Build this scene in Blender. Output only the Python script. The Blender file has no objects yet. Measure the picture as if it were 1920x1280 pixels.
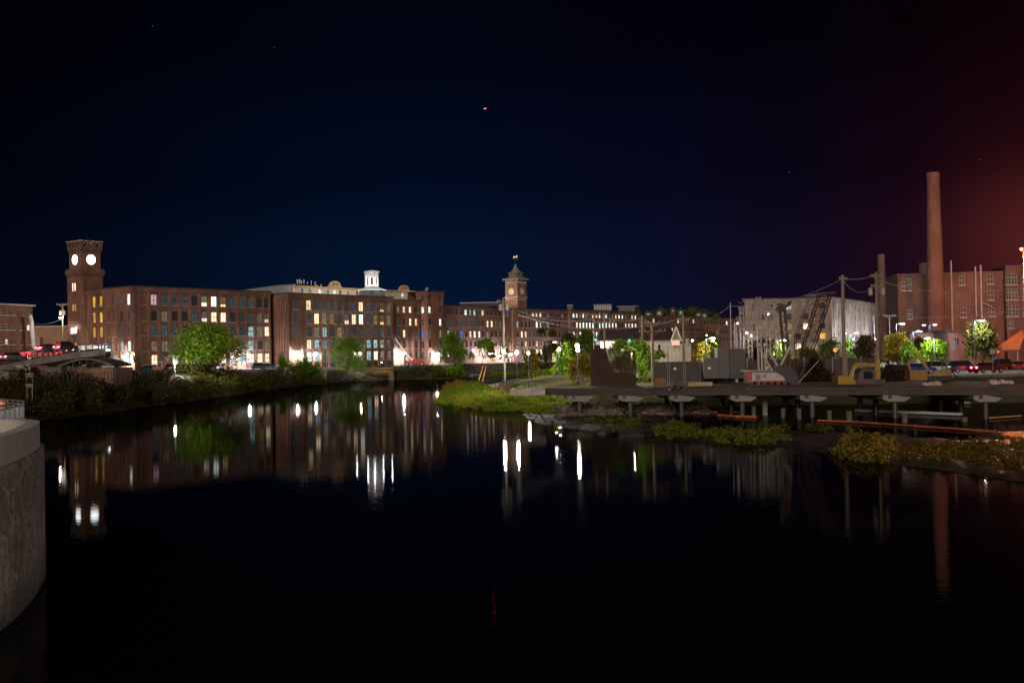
import bpy, math, random
import numpy as np
from mathutils import Vector, Matrix

# ------------------------------------------------------------------ camera
SC = bpy.context.scene
COL = SC.collection
FPX = 2130.0
PITCH = 23.7 / FPX
ROLL = math.atan(0.018)
CAM = Vector((0, 0, 7.0))
_up = Vector((0, -math.sin(PITCH), math.cos(PITCH)))
CF = Vector((0, math.cos(PITCH), math.sin(PITCH)))
CR = Vector((math.cos(ROLL), 0, 0)) - _up * math.sin(ROLL)
CU = Vector((math.sin(ROLL), 0, 0)) + _up * math.cos(ROLL)
cd = bpy.data.cameras.new('camera')
cam = bpy.data.objects.new('camera', cd)
COL.objects.link(cam)
cd.lens = FPX / 1920 * 36
cd.sensor_width = 36
cd.clip_start = 0.5
cd.clip_end = 9000
cam.matrix_world = Matrix(((CR.x, CU.x, -CF.x, CAM.x), (CR.y, CU.y, -CF.y, CAM.y), (CR.z, CU.z, -CF.z, CAM.z), (0, 0, 0, 1)))
SC.camera = cam

# ------------------------------------------------------------------ helpers: pixels -> places
def ray(px, py):
    return CR * ((px - 960) / FPX) + CU * ((640 - py) / FPX) + CF
def P(px, py, Y):
    v = ray(px, py)
    return CAM + v * (Y / v.y)
def hor(px):
    return 664.5 - .018 * (px - 917.5)
def G(px, py, z=0.0):
    v = ray(px, py)
    return CAM + v * ((z - CAM.z) / v.z)
def X(px, Y):
    return P(px, hor(px), Y).x
def Zz(px, py, Y):
    return P(px, py, Y).z

# ------------------------------------------------------------------ world and night light
SC.view_settings.view_transform = 'Standard'
SC.view_settings.look = 'None'
SC.view_settings.exposure = 0
SC.view_settings.gamma = 1
SC.cycles.use_denoising = True
SC.cycles.sample_clamp_indirect = 4
SC.cycles.max_bounces = 6
SC.cycles.caustics_reflective = False
SC.cycles.caustics_refractive = False
W = bpy.data.worlds.new('World')
SC.world = W
W.use_nodes = True
wn, wl = W.node_tree.nodes, W.node_tree.links
bg = wn['Background']
tc = wn.new('ShaderNodeTexCoord')
sp = wn.new('ShaderNodeSeparateXYZ')
wl.new(tc.outputs['Generated'], sp.inputs[0])
def wramp(src, lo, hi, stops):
    m = wn.new('ShaderNodeMapRange')
    m.inputs[1].default_value = lo
    m.inputs[2].default_value = hi
    wl.new(src, m.inputs[0])
    r = wn.new('ShaderNodeValToRGB')
    r.color_ramp.interpolation = 'EASE'
    while len(r.color_ramp.elements) < len(stops):
        r.color_ramp.elements.new(0.5)
    for e, (p, c) in zip(r.color_ramp.elements, stops):
        e.position = p
        e.color = (*c, 1)
    wl.new(m.outputs[0], r.inputs[0])
    return r.outputs[0]
# night sky: navy over the far town, red brown to the east imitating lens flare
az = wramp(sp.outputs[0], -0.45, 0.50, [(0, (.0011, .0022, .0075)), (.40, (.0014, .0080, .029)), (.60, (.0036, .0054, .023)), (.72, (.0060, .0038, .015)), (.81, (.0130, .0033, .0110)), (.87, (.021, .0040, .0085)), (.92, (.030, .0050, .008)), (1, (.03, .005, .008))])
el = wramp(sp.outputs[2], 0.0, 0.36, [(0, (1, 1, 1)), (.22, (.82, .82, .82)), (.45, (.42, .40, .44)), (.75, (.17, .14, .18)), (1, (.04, .03, .05))])
mx = wn.new('ShaderNodeMix')
mx.data_type = 'RGBA'
mx.blend_type = 'MULTIPLY'
mx.inputs[0].default_value = 1
wl.new(az, mx.inputs[6])
wl.new(el, mx.inputs[7])
gd = ray(1935, 450).normalized()  # red radial glow painted into the sky, imitating lens flare
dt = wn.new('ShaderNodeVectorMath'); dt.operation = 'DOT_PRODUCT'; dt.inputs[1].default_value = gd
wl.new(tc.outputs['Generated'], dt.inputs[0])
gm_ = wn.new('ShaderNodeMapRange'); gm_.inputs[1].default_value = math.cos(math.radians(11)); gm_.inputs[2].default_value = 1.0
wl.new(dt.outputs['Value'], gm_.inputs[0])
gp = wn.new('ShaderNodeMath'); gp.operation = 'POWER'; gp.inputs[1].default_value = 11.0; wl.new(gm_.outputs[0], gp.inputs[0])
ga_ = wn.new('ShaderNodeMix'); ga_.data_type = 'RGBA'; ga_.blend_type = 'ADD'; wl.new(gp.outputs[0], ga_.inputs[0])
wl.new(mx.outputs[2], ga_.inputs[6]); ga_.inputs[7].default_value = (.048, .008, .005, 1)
vo = wn.new('ShaderNodeTexVoronoi'); vo.inputs['Scale'].default_value = 42
wl.new(tc.outputs['Generated'], vo.inputs['Vector'])
sr = wn.new('ShaderNodeMapRange'); sr.inputs[1].default_value = .018; sr.inputs[2].default_value = .034; sr.inputs[3].default_value = 1; sr.inputs[4].default_value = 0
wl.new(vo.outputs['Distance'], sr.inputs[0])
sc_ = wn.new('ShaderNodeSeparateColor'); wl.new(vo.outputs['Color'], sc_.inputs[0])
sp_ = wn.new('ShaderNodeMath'); sp_.operation = 'POWER'; wl.new(sc_.outputs[0], sp_.inputs[0]); sp_.inputs[1].default_value = 9
sm = wn.new('ShaderNodeMath'); sm.operation = 'MULTIPLY'; wl.new(sr.outputs[0], sm.inputs[0]); wl.new(sp_.outputs[0], sm.inputs[1])
sa = wn.new('ShaderNodeMix'); sa.data_type = 'RGBA'; sa.blend_type = 'ADD'; sa.inputs[0].default_value = 1
s3 = wn.new('ShaderNodeMath'); s3.operation = 'MULTIPLY'; s3.inputs[1].default_value = .16; wl.new(sm.outputs[0], s3.inputs[0])
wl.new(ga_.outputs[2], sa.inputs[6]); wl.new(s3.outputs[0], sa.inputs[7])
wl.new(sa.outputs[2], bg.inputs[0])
bg.inputs[1].default_value = 1.0

def look_rot(d):
    return Vector(d).to_track_quat('-Z', 'Y').to_euler()
sd_ = bpy.data.lights.new('sun', 'SUN')
sun = bpy.data.objects.new('sun', sd_)
COL.objects.link(sun)
sd_.energy = 1.6
sd_.angle = math.radians(25)
sd_.color = (1, .80, .66)
sun.rotation_euler = look_rot((.16, .93, -.33))      # weak glow of the town behind the viewer

# ------------------------------------------------------------------ helpers: objects
def tag(o, label=None, cat=None, group=None, kind=None):
    if label: o['label'] = label
    if cat: o['category'] = cat
    if group: o['group'] = group
    if kind: o['kind'] = kind
    return o
def thing(name, label, cat, loc=(0, 0, 0), rz=0, group=None):
    o = bpy.data.objects.new(name, None)
    COL.objects.link(o)
    o.location = loc
    o.rotation_euler = (0, 0, rz)
    o.empty_display_size = .2
    return tag(o, label, cat, group)
def nm(base):
    return base
class MB:
    def __init__(s):
        s.v = []
        s.f = []
        s.m = []
    def add(s, vs, fs, mi=0):
        o = len(s.v)
        s.v += [tuple(v) for v in vs]
        s.f += [tuple(i + o for i in f) for f in fs]
        s.m += [mi] * len(fs)
        return s
    def box(s, c, d, rz=0, mi=0, rx=0, ry=0):
        M = Matrix.Translation(Vector(c)) @ Matrix.Rotation(rz, 4, 'Z') @ Matrix.Rotation(ry, 4, 'Y') @ Matrix.Rotation(rx, 4, 'X')
        vs = [M @ Vector((x * d[0] / 2, y * d[1] / 2, z * d[2] / 2)) for x in (-1, 1) for y in (-1, 1) for z in (-1, 1)]
        return s.add(vs, [(0, 1, 3, 2), (4, 6, 7, 5), (0, 4, 5, 1), (2, 3, 7, 6), (0, 2, 6, 4), (1, 5, 7, 3)], mi)
    def beam(s, a, b, w, h=None, mi=0):
        a, b = Vector(a), Vector(b)
        h = h or w
        d = (b - a).normalized()
        u = d.cross(Vector((0, 0, 1)))
        if u.length < 1e-4: u = Vector((1, 0, 0))
        u.normalize()
        t = u.cross(d)
        vs = [p + u * x * w / 2 + t * y * h / 2 for p in (a, b) for x, y in ((-1, -1), (1, -1), (1, 1), (-1, 1))]
        return s.add(vs, [(3, 2, 1, 0), (4, 5, 6, 7), (0, 1, 5, 4), (1, 2, 6, 5), (2, 3, 7, 6), (3, 0, 4, 7)], mi)
    def tube(s, a, b, r0, r1=None, n=10, mi=0, cap=True):
        a, b = Vector(a), Vector(b)
        r1 = r0 if r1 is None else r1
        d = (b - a).normalized()
        u = d.cross(Vector((0, 0, 1)))
        if u.length < 1e-4: u = Vector((1, 0, 0))
        u.normalize()
        t = d.cross(u)
        vs = []
        for p, r in ((a, r0), (b, r1)):
            for k in range(n):
                q = 2 * math.pi * k / n
                vs.append(p + (u * math.cos(q) + t * math.sin(q)) * r)
        fs = [(k, (k + 1) % n, n + (k + 1) % n, n + k) for k in range(n)]
        if cap: fs += [tuple(range(n - 1, -1, -1)), tuple(range(n, 2 * n))]
        return s.add(vs, fs, mi)
    def path(s, pts, r, n=6, mi=0):
        for a, b in zip(pts[:-1], pts[1:]):
            s.tube(a, b, r, r, n, mi, False)
        return s
    def lathe(s, c, prof, n=16, mi=0):
        vs = []
        for r, z in prof:
            for k in range(n):
                q = 2 * math.pi * k / n
                vs.append((c[0] + r * math.cos(q), c[1] + r * math.sin(q), c[2] + z))
        fs = []
        for i in range(len(prof) - 1):
            for k in range(n):
                fs.append((i * n + k, i * n + (k + 1) % n, (i + 1) * n + (k + 1) % n, (i + 1) * n + k))
        fs.append(tuple(range(n - 1, -1, -1)))
        L = (len(prof) - 1) * n
        fs.append(tuple(range(L, L + n)))
        return s.add(vs, fs, mi)
    def prism(s, poly, z0, z1, mi=0):
        n = len(poly)
        vs = [(x, y, z0) for x, y in poly] + [(x, y, z1) for x, y in poly]
        fs = [tuple(range(n - 1, -1, -1)), tuple(range(n, 2 * n))] + [(k, (k + 1) % n, n + (k + 1) % n, n + k) for k in range(n)]
        return s.add(vs, fs, mi)
    def slab(s, prof, a, b, axis=1, mi=0):
        # prof in (x, z), extruded along y from a to b
        n = len(prof)
        vs = [(x, a, z) for x, z in prof] + [(x, b, z) for x, z in prof]
        fs = [tuple(range(n)), tuple(range(2 * n - 1, n - 1, -1))] + [((k + 1) % n, k, n + k, n + (k + 1) % n) for k in range(n)]
        return s.add(vs, fs, mi)
    def mesh(s, name, mats, off=(0, 0, 0), smooth=False):
        me = bpy.data.meshes.new(name)
        ox, oy, oz = off
        me.from_pydata([(x - ox, y - oy, z - oz) for x, y, z in s.v], [], s.f)
        if not isinstance(mats, (list, tuple)): mats = [mats]
        for m in mats: me.materials.append(m)
        if len(mats) > 1: me.polygons.foreach_set('material_index', s.m)
        if smooth: me.polygons.foreach_set('use_smooth', [True] * len(s.f))
        return me
    def build(s, name, mats, parent=None, local=False, smooth=False):
        """world coordinates by default; local=True keeps them as the parent's own"""
        off = (0, 0, 0)
        if parent is not None and not local:
            q = parent
            off = Vector((0, 0, 0))
            while q is not None:
                off = off + Vector(q.location)
                q = q.parent
        o = bpy.data.objects.new(name, s.mesh(name, mats, off, smooth))
        COL.objects.link(o)
        if parent is not None: o.parent = parent
        return o
def inst(name, me, parent, loc=(0, 0, 0), rz=0):
    o = bpy.data.objects.new(name, me)
    COL.objects.link(o)
    if parent is not None: o.parent = parent
    o.location = loc
    o.rotation_euler = (0, 0, rz)
    return o
KIDS = {}
def copy_tree(o, parent=None):
    c = o.copy()
    COL.objects.link(c)
    c.parent = parent
    for ch in [k for k in bpy.data.objects if k.parent == o]:
        copy_tree(ch, c)
    return c
LK = 3.0
def plight(name, loc, power, color, parent=None, r=.15, kind='POINT', aim=None, spot=120, blend=.6):
    ld = bpy.data.lights.new(name, kind)
    ld.energy = power * LK
    ld.color = color
    if kind in ('POINT', 'SPOT'): ld.shadow_soft_size = r
    if kind == 'SPOT':
        ld.spot_size = math.radians(spot)
        ld.spot_blend = blend
    o = bpy.data.objects.new(name, ld)
    COL.objects.link(o)
    loc = Vector(loc)
    if parent is not None:
        q = parent
        while q is not None:
            loc = loc - Vector(q.location)
            q = q.parent
        o.parent = parent
    o.location = loc
    if aim is not None: o.rotation_euler = look_rot(aim)
    return o

# ------------------------------------------------------------------ materials
MATS = {}
def mat(name, col, rough=.7, metal=0, spec=.5, var=0.0, vscale=1.0, col2=None, bump=0.0, bscale=8.0, emit=None, estr=0, trans=0, stretch=(1, 1, 1), rlo=.35, rhi=.65):
    if name in MATS: return MATS[name]
    m = bpy.data.materials.new(name)
    m.use_nodes = True
    nt = m.node_tree
    b = nt.nodes['Principled BSDF']
    b.inputs['Base Color'].default_value = (*col, 1)
    b.inputs['Roughness'].default_value = rough
    b.inputs['Metallic'].default_value = metal
    b.inputs['Specular IOR Level'].default_value = spec
    if var or col2 or bump:
        t = nt.nodes.new('ShaderNodeTexCoord')
        mp = nt.nodes.new('ShaderNodeMapping')
        mp.inputs['Scale'].default_value = stretch
        nt.links.new(t.outputs['Object'], mp.inputs[0])
    if col2 or var:
        n = nt.nodes.new('ShaderNodeTexNoise')
        n.inputs['Scale'].default_value = vscale
        n.inputs['Detail'].default_value = 6
        n.inputs['Roughness'].default_value = .65
        nt.links.new(mp.outputs[0], n.inputs['Vector'])
        r = nt.nodes.new('ShaderNodeValToRGB')
        c2 = col2 or tuple(c * (1 - var) for c in col)
        r.color_ramp.elements[0].position = rlo
        r.color_ramp.elements[1].position = rhi
        r.color_ramp.elements[0].color = (*c2, 1)
        r.color_ramp.elements[1].color = (*(col if col2 else tuple(min(1, c * (1 + var)) for c in col)), 1)
        nt.links.new(n.outputs['Fac'], r.inputs[0])
        nt.links.new(r.outputs[0], b.inputs['Base Color'])
    if bump:
        n2 = nt.nodes.new('ShaderNodeTexNoise')
        n2.inputs['Scale'].default_value = bscale
        n2.inputs['Detail'].default_value = 5
        nt.links.new(mp.outputs[0], n2.inputs['Vector'])
        bp = nt.nodes.new('ShaderNodeBump')
        bp.inputs['Strength'].default_value = bump
        bp.inputs['Distance'].default_value = .1
        nt.links.new(n2.outputs['Fac'], bp.inputs['Height'])
        nt.links.new(bp.outputs[0], b.inputs['Normal'])
    if emit:
        b.inputs['Emission Color'].default_value = (*emit, 1)
        b.inputs['Emission Strength'].default_value = estr
    MATS[name] = m
    return m
def brick(name, c1, c2, mortar=(.22, .17, .14), big=.25):
    """brick courses mapped by height and run of the wall, weathered by large and fine noise"""
    if name in MATS: return MATS[name]
    m = bpy.data.materials.new(name)
    m.use_nodes = True
    nt = m.node_tree
    N, L = nt.nodes, nt.links
    b = N['Principled BSDF']
    b.inputs['Roughness'].default_value = .85
    t = N.new('ShaderNodeTexCoord')
    s = N.new('ShaderNodeSeparateXYZ')
    L.new(t.outputs['Object'], s.inputs[0])
    a = N.new('ShaderNodeMath'); a.operation = 'MULTIPLY_ADD'
    L.new(s.outputs[1], a.inputs[0]); a.inputs[1].default_value = .40
    mu = N.new('ShaderNodeMath'); mu.operation = 'MULTIPLY'
    L.new(s.outputs[0], mu.inputs[0]); mu.inputs[1].default_value = .92
    L.new(mu.outputs[0], a.inputs[2])
    c = N.new('ShaderNodeCombineXYZ')
    L.new(a.outputs[0], c.inputs[0]); L.new(s.outputs[2], c.inputs[1])
    bt = N.new('ShaderNodeTexBrick')
    bt.inputs['Scale'].default_value = 1
    bt.inputs['Brick Width'].default_value = .42
    bt.inputs['Row Height'].default_value = .14
    bt.inputs['Mortar Size'].default_value = .02
    bt.inputs['Color1'].default_value = (*c1, 1)
    bt.inputs['Color2'].default_value = (*c2, 1)
    bt.inputs['Mortar'].default_value = (*mortar, 1)
    L.new(c.outputs[0], bt.inputs['Vector'])
    mp = N.new('ShaderNodeMapping')
    mp.inputs['Scale'].default_value = (1, 1, .45)
    L.new(t.outputs['Object'], mp.inputs[0])
    n = N.new('ShaderNodeTexNoise')
    n.inputs['Scale'].default_value = big
    n.inputs['Detail'].default_value = 8
    n.inputs['Roughness'].default_value = .7
    L.new(mp.outputs[0], n.inputs['Vector'])
    r = N.new('ShaderNodeValToRGB')
    r.color_ramp.elements[0].position = .32
    r.color_ramp.elements[1].position = .68
    r.color_ramp.elements[0].color = (.50, .47, .46, 1)
    r.color_ramp.elements[1].color = (1.3, 1.25, 1.2, 1)
    L.new(n.outputs['Fac'], r.inputs[0])
    x = N.new('ShaderNodeMix'); x.data_type = 'RGBA'; x.blend_type = 'MULTIPLY'
    x.inputs[0].default_value = 1
    L.new(bt.outputs['Color'], x.inputs[6]); L.new(r.outputs[0], x.inputs[7])
    L.new(x.outputs[2], b.inputs['Base Color'])
    bp = N.new('ShaderNodeBump')
    bp.inputs['Strength'].default_value = .3
    bp.inputs['Distance'].default_value = .03
    L.new(bt.outputs['Fac'], bp.inputs['Height']); bp.invert = True
    L.new(bp.outputs[0], b.inputs['Normal'])
    MATS[name] = m
    return m
def leafmat(name, c1, c2, c3=None, sc=.6):
    if name in MATS: return MATS[name]
    m = bpy.data.materials.new(name)
    m.use_nodes = True
    N, L = m.node_tree.nodes, m.node_tree.links
    b = N['Principled BSDF']
    b.inputs['Roughness'].default_value = .55
    b.inputs['Specular IOR Level'].default_value = .3
    t = N.new('ShaderNodeTexCoord')
    n = N.new('ShaderNodeTexNoise')
    n.inputs['Scale'].default_value = sc
    n.inputs['Detail'].default_value = 4
    L.new(t.outputs['Object'], n.inputs['Vector'])
    n2 = N.new('ShaderNodeTexWhiteNoise')
    g = N.new('ShaderNodeNewGeometry')
    L.new(g.outputs['Random Per Island'], n2.inputs['Vector'])
    ad = N.new('ShaderNodeMath'); ad.operation = 'MULTIPLY_ADD'
    L.new(n2.outputs['Value'], ad.inputs[0]); ad.inputs[1].default_value = .35
    L.new(n.outputs['Fac'], ad.inputs[2])
    r = N.new('ShaderNodeValToRGB')
    r.color_ramp.elements[0].position = .45
    r.color_ramp.elements[0].color = (*c1, 1)
    r.color_ramp.elements[1].position = .78
    r.color_ramp.elements[1].color = (*c2, 1)
    if c3:
        e = r.color_ramp.elements.new(.9)
        e.color = (*c3, 1)
    L.new(ad.outputs[0], r.inputs[0])
    L.new(r.outputs[0], b.inputs['Base Color'])
    tr = N.new('ShaderNodeBsdfTranslucent')
    L.new(r.outputs[0], tr.inputs[0])
    mix = N.new('ShaderNodeMixShader')
    mix.inputs[0].default_value = .5
    L.new(b.outputs[0], mix.inputs[1]); L.new(tr.outputs[0], mix.inputs[2])
    L.new(mix.outputs[0], N['Material Output'].inputs[0])
    MATS[name] = m
    return m
def pane(name, c, s, vari=.5, blind=0, lo=0.0, hi=1.0):
    """window glass over a room: the room light varies across and down the opening"""
    if name in MATS: return MATS[name]
    m = bpy.data.materials.new(name)
    m.use_nodes = True
    N, L = m.node_tree.nodes, m.node_tree.links
    b = N['Principled BSDF']
    b.inputs['Base Color'].default_value = (.02, .025, .03, 1)
    b.inputs['Roughness'].default_value = .12
    t = N.new('ShaderNodeTexCoord')
    oi = N.new('ShaderNodeObjectInfo')
    ad = N.new('ShaderNodeVectorMath'); ad.operation = 'MULTIPLY_ADD'
    L.new(oi.outputs['Random'], ad.inputs[0]); ad.inputs[1].default_value = (37, 53, 71)
    L.new(t.outputs['Object'], ad.inputs[2])
    n = N.new('ShaderNodeTexNoise')
    n.inputs['Scale'].default_value = 1.3
    n.inputs['Detail'].default_value = 3
    L.new(ad.outputs[0], n.inputs['Vector'])
    mr = N.new('ShaderNodeMapRange')
    mr.inputs[1].default_value = .3; mr.inputs[2].default_value = .7
    mr.inputs[3].default_value = 1 - vari; mr.inputs[4].default_value = 1 + vari
    L.new(n.outputs['Fac'], mr.inputs[0])
    mr2 = N.new('ShaderNodeMapRange')
    mr2.inputs[3].default_value = .65; mr2.inputs[4].default_value = 1.35
    L.new(oi.outputs['Random'], mr2.inputs[0])
    mm = N.new('ShaderNodeMath'); mm.operation = 'MULTIPLY'
    L.new(mr.outputs[0], mm.inputs[0]); L.new(mr2.outputs[0], mm.inputs[1])
    out = mm.outputs[0]
    if blind:      # blind pulled down: only the lower part of the pane lets the room light out
        s2 = N.new('ShaderNodeSeparateXYZ')
        L.new(t.outputs['Object'], s2.inputs[0])
        lt = N.new('ShaderNodeMapRange')
        lt.inputs[1].default_value = blind; lt.inputs[2].default_value = blind + .08
        lt.inputs[3].default_value = 1; lt.inputs[4].default_value = .10
        L.new(s2.outputs[2], lt.inputs[0])
        m3 = N.new('ShaderNodeMath'); m3.operation = 'MULTIPLY'
        L.new(out, m3.inputs[0]); L.new(lt.outputs[0], m3.inputs[1])
        out = m3.outputs[0]
    m4 = N.new('ShaderNodeMath'); m4.operation = 'MULTIPLY'
    L.new(out, m4.inputs[0]); m4.inputs[1].default_value = s
    b.inputs['Emission Color'].default_value = (*c, 1)
    L.new(m4.outputs[0], b.inputs['Emission Strength'])
    MATS[name] = m
    return m

BR = brick('mill_brick', (.315, .128, .088), (.21, .085, .058))
BR2 = brick('mill_brick_dark', (.19, .095, .068), (.13, .062, .045))
BR3 = brick('salmon_brick', (.42, .20, .13), (.34, .15, .10))
BRR = brick('works_brick', (.20, .058, .028), (.13, .038, .018))
STONE = mat('sill_stone', (.42, .38, .34), .8, var=.2)
CONC = mat('concrete', (.36, .34, .31), .85, var=.25, vscale=.8, bump=.3, bscale=6)
CONCD = mat('concrete_stained', (.17, .145, .12), .9, col2=(.07, .06, .05), vscale=.9, bump=.6, bscale=3)
ASPH = mat('asphalt', (.055, .052, .05), .85, var=.25, vscale=.5)
ROOF = mat('roof_tar', (.05, .05, .052), .9, var=.3)
COPPER = mat('verdigris_copper', (.20, .30, .27), .6, var=.3, vscale=1.2)
CREAM = mat('cream_stucco', (.74, .68, .54), .85, var=.12, vscale=.4)
TRIM = mat('ochre_trim', (.60, .42, .20), .8, var=.15)
WHITE = mat('white_paint', (.78, .77, .74), .5, var=.06)
WOODF = mat('window_frame_dark', (.035, .04, .04), .5)
WOODW = mat('window_frame_white', (.30, .26, .23), .5)
STEEL = mat('galvanised_steel', (.33, .33, .34), .45, .6, var=.15)
STEELD = mat('dark_steel', (.045, .045, .05), .5, .5)
RUST = mat('rusty_steel', (.060, .030, .018), .85, col2=(.028, .016, .010), vscale=1.5, bump=.4)
WOOD = mat('weathered_pole_wood', (.26, .20, .14), .85, col2=(.14, .10, .07), vscale=2, stretch=(3, 3, .3))
TIMBER = mat('timber', (.42, .27, .12), .8, var=.25, vscale=2)
RUBBER = mat('rubber', (.02, .02, .02), .8)
GLASSD = mat('car_glass', (.015, .02, .025), .08)
GOLD = mat('gilded_metal', (.75, .55, .2), .35, .7)
YEL = mat('construction_yellow', (.26, .16, .015), .45, var=.2, vscale=2)
REDP = mat('red_paint', (.42, .03, .03), .4, var=.12)
GREYP = mat('grey_enamel', (.075, .072, .075), .5, var=.12)
ROCK = mat('riprap_rock', (.20, .17, .14), .85, col2=(.09, .075, .06), vscale=1.2, bump=.6)
MUD = mat('wet_mud', (.075, .055, .042), .38, col2=(.03, .024, .02), vscale=.8, bump=1.0, bscale=2.2)
PATHM = mat('pale_gravel_path', (.42, .38, .33), .9, spec=.1, var=.15)
LAWN = mat('mown_grass', (.055, .068, .012), .95, spec=.05, col2=(.085, .07, .02), vscale=.25, bump=.5, bscale=12)
EARTH = mat('bank_earth', (.065, .060, .032), .95, spec=.05, col2=(.035, .04, .018), vscale=.12, bump=.8, bscale=1.5)
WEED = mat('floating_weed', (.05, .045, .028), .6, spec=.25, col2=(.008, .009, .008), vscale=1.6, bump=1, bscale=5, rlo=.45, rhi=.6)
BARK = mat('bark', (.10, .075, .05), .9, var=.3, vscale=3)

BARKP = mat('pale_bark', (.32, .25, .19), .85, var=.2, vscale=3)
LF_MAPLE = leafmat('leaves_maple', (.065, .14, .012), (.17, .29, .018), (.40, .32, .02))
LF_GREEN = leafmat('leaves_green', (.06, .13, .015), (.17, .28, .025))
LF_YEL = leafmat('leaves_yellowing', (.14, .14, .015), (.36, .27, .03))
LF_OLIVE = leafmat('leaves_olive', (.045, .055, .012), (.11, .11, .02), (.18, .13, .02))
LF_BUSH = leafmat('leaves_bank', (.028, .032, .010), (.075, .062, .014), (.13, .085, .014), .3)
LF_LIME = leafmat('leaves_lime', (.10, .22, .012), (.20, .36, .02))
LF_WATER = leafmat('leaves_waterside', (.10, .20, .01), (.30, .38, .015), (.55, .42, .03), .35)
LF_POND = leafmat('leaves_pond', (.05, .08, .01), (.16, .20, .02), (.28, .24, .04), .9)
LF_POND2 = leafmat('leaves_pond_yellow', (.07, .08, .01), (.24, .20, .02), (.40, .22, .05), .9)
LF_POND3 = leafmat('leaves_pond_red', (.06, .05, .012), (.18, .13, .02), (.30, .18, .03), .9)
LF_BROWN = leafmat('leaves_brown', (.035, .02, .008), (.07, .04, .012), (.10, .05, .012), .3)

PANE = {
 'd': pane('pane_dim_teal', (.13, .20, .23), .26, .6), 'k': pane('pane_dark', (.07, .09, .11), .14),
 'g': pane('pane_dim_khaki', (.42, .38, .22), .42), 'w': pane('pane_warm', (1, .76, .48), 1.5, .35),
 'b': pane('pane_cool_white', (.80, 1, .92), 1.6, .4), 'c': pane('pane_cyan', (.42, .72, .76), .7, .8),
 'y': pane('pane_amber', (.95, .50, .06), .7, .5), 'h': pane('pane_half_blind', (1, .88, .72), 1.3, .3, -.45),
 't': pane('pane_low_warm', (1, .72, .30), 1.4, .2, -.8), 'p': pane('pane_pink', (.85, .52, .62), .9, .3),
 'B': pane('pane_blue', (.05, .18, .85), .9, .3), 'G': pane('pane_green', (.05, .55, .40), .7, .3),
 'r': pane('pane_red_dusk', (.35, .10, .08), .14, .5), 'n': pane('pane_pale_dusk', (.42, .20, .14), .12, .4),
}
# ------------------------------------------------------------------ emissive lamp materials
def glow(name, c, s):
    return mat(name, c, .4, emit=c, estr=s)
GL_WHITE = glow('lamp_cool_white', (.95, 1, 1), 40)
GL_WARM = glow('lamp_warm', (1, .86, .70), 30)
GL_BLUE = glow('lamp_blue_white', (.35, .45, 1), 14)
GL_RED = glow('lamp_red', (1, .03, .02), 9)
GL_GREEN = glow('lamp_green', (.02, .9, .45), 3)
GL_CLOCK = glow('clock_glass_lit', (.90, .93, 1), 7)
GL_HEAD = glow('headlamp', (.9, .95, 1), 14)

# ------------------------------------------------------------------ terrain and water
WATER_POLY = [(-15, -60), (-15, 20), (-16.5, 29), (-19, 36), (-23, 40), (-27, 44), (-31, 66), (-48, 95)]
WATER_POLY += [G(40, 792).xy[:], G(85, 786).xy[:], G(180, 776).xy[:], G(300, 758).xy[:], G(400, 746).xy[:], G(480, 734).xy[:], G(560, 724).xy[:], G(640, 716).xy[:], G(690, 713.5).xy[:], G(740, 712).xy[:], G(860, 710).xy[:]]
_b = G(905, 707).xy
WATER_POLY += [(_b[0], _b[1]), (4, 352), (16, 352), (16, 330), (2, 312), G(905, 711).xy[:], G(882, 717).xy[:], G(856, 724).xy[:], G(834, 738).xy[:], G(822, 750).xy[:], G(838, 760).xy[:], G(880, 767).xy[:], G(950, 771).xy[:], G(1020, 771).xy[:], G(1060, 764).xy[:], (11, 140), (24, 143), (48, 141), (85, 135), (130, 129), (240, 100), (300, 60), (300, -60)]
_WP = np.array([tuple(p) for p in WATER_POLY], dtype=float)
def sdf_land(x, y):
    """signed distance to the shore, positive on land"""
    x = np.asarray(x, float); y = np.asarray(y, float)
    d = np.full(x.shape, 1e9)
    inside = np.zeros(x.shape, bool)
    n = len(_WP)
    for i in range(n):
        ax, ay = _WP[i]; bx, by = _WP[(i + 1) % n]
        ex, ey = bx - ax, by - ay
        t = np.clip(((x - ax) * ex + (y - ay) * ey) / (ex * ex + ey * ey + 1e-12), 0, 1)
        d = np.minimum(d, np.hypot(x - ax - t * ex, y - ay - t * ey))
        c = ((ay > y) != (by > y)) & (x < (bx - ax) * (y - ay) / (by - ay + 1e-12) + ax)
        inside ^= c
    return np.where(inside, -d, d)
def sst(a, b, v):
    t = np.clip((v - a) / (b - a), 0, 1)
    return t * t * (3 - 2 * t)
def height(x, y):
    x = np.asarray(x, float); y = np.asarray(y, float)
    s = sdf_land(x, y)
    right = sst(-28, -8, x)
    north = sst(300, 345, y)
    base = 4.2 * (1 - right) + 3.1 * right
    base = base * (1 - north) + 4.0 * north
    near = sst(95, 60, y) * sst(-10, -20, x)
    slope = .42 * (1 - right) + .16 * right
    slope = slope + (3 - slope) * sst(8, 14, x) * sst(180, 160, y)
    slope = slope + 1.2 * sst(330, 345, y) * sst(-14, -6, x)
    slope = slope + 3 * near
    h = np.where(s > 0, np.minimum(s * slope, base), np.maximum(s * .5, -2.5))
    hill = 36 * np.exp(-(((x - 168) / 62.) ** 2 + ((y - 1120) / 150.) ** 2))
    n = .12 * np.sin(x * .31 + y * .17) + .1 * np.sin(x * .11 - y * .23)
    return h + hill + np.where(s > 4, n * .6, 0)
gx = np.concatenate([np.array([-6000, -3000, -1500, -800, -500, -350, -250, -190]), np.arange(-150, 121, 2.0), np.array([130, 145, 165, 190, 220, 260, 320, 420, 600, 900, 1600, 3000, 6000])])
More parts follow.
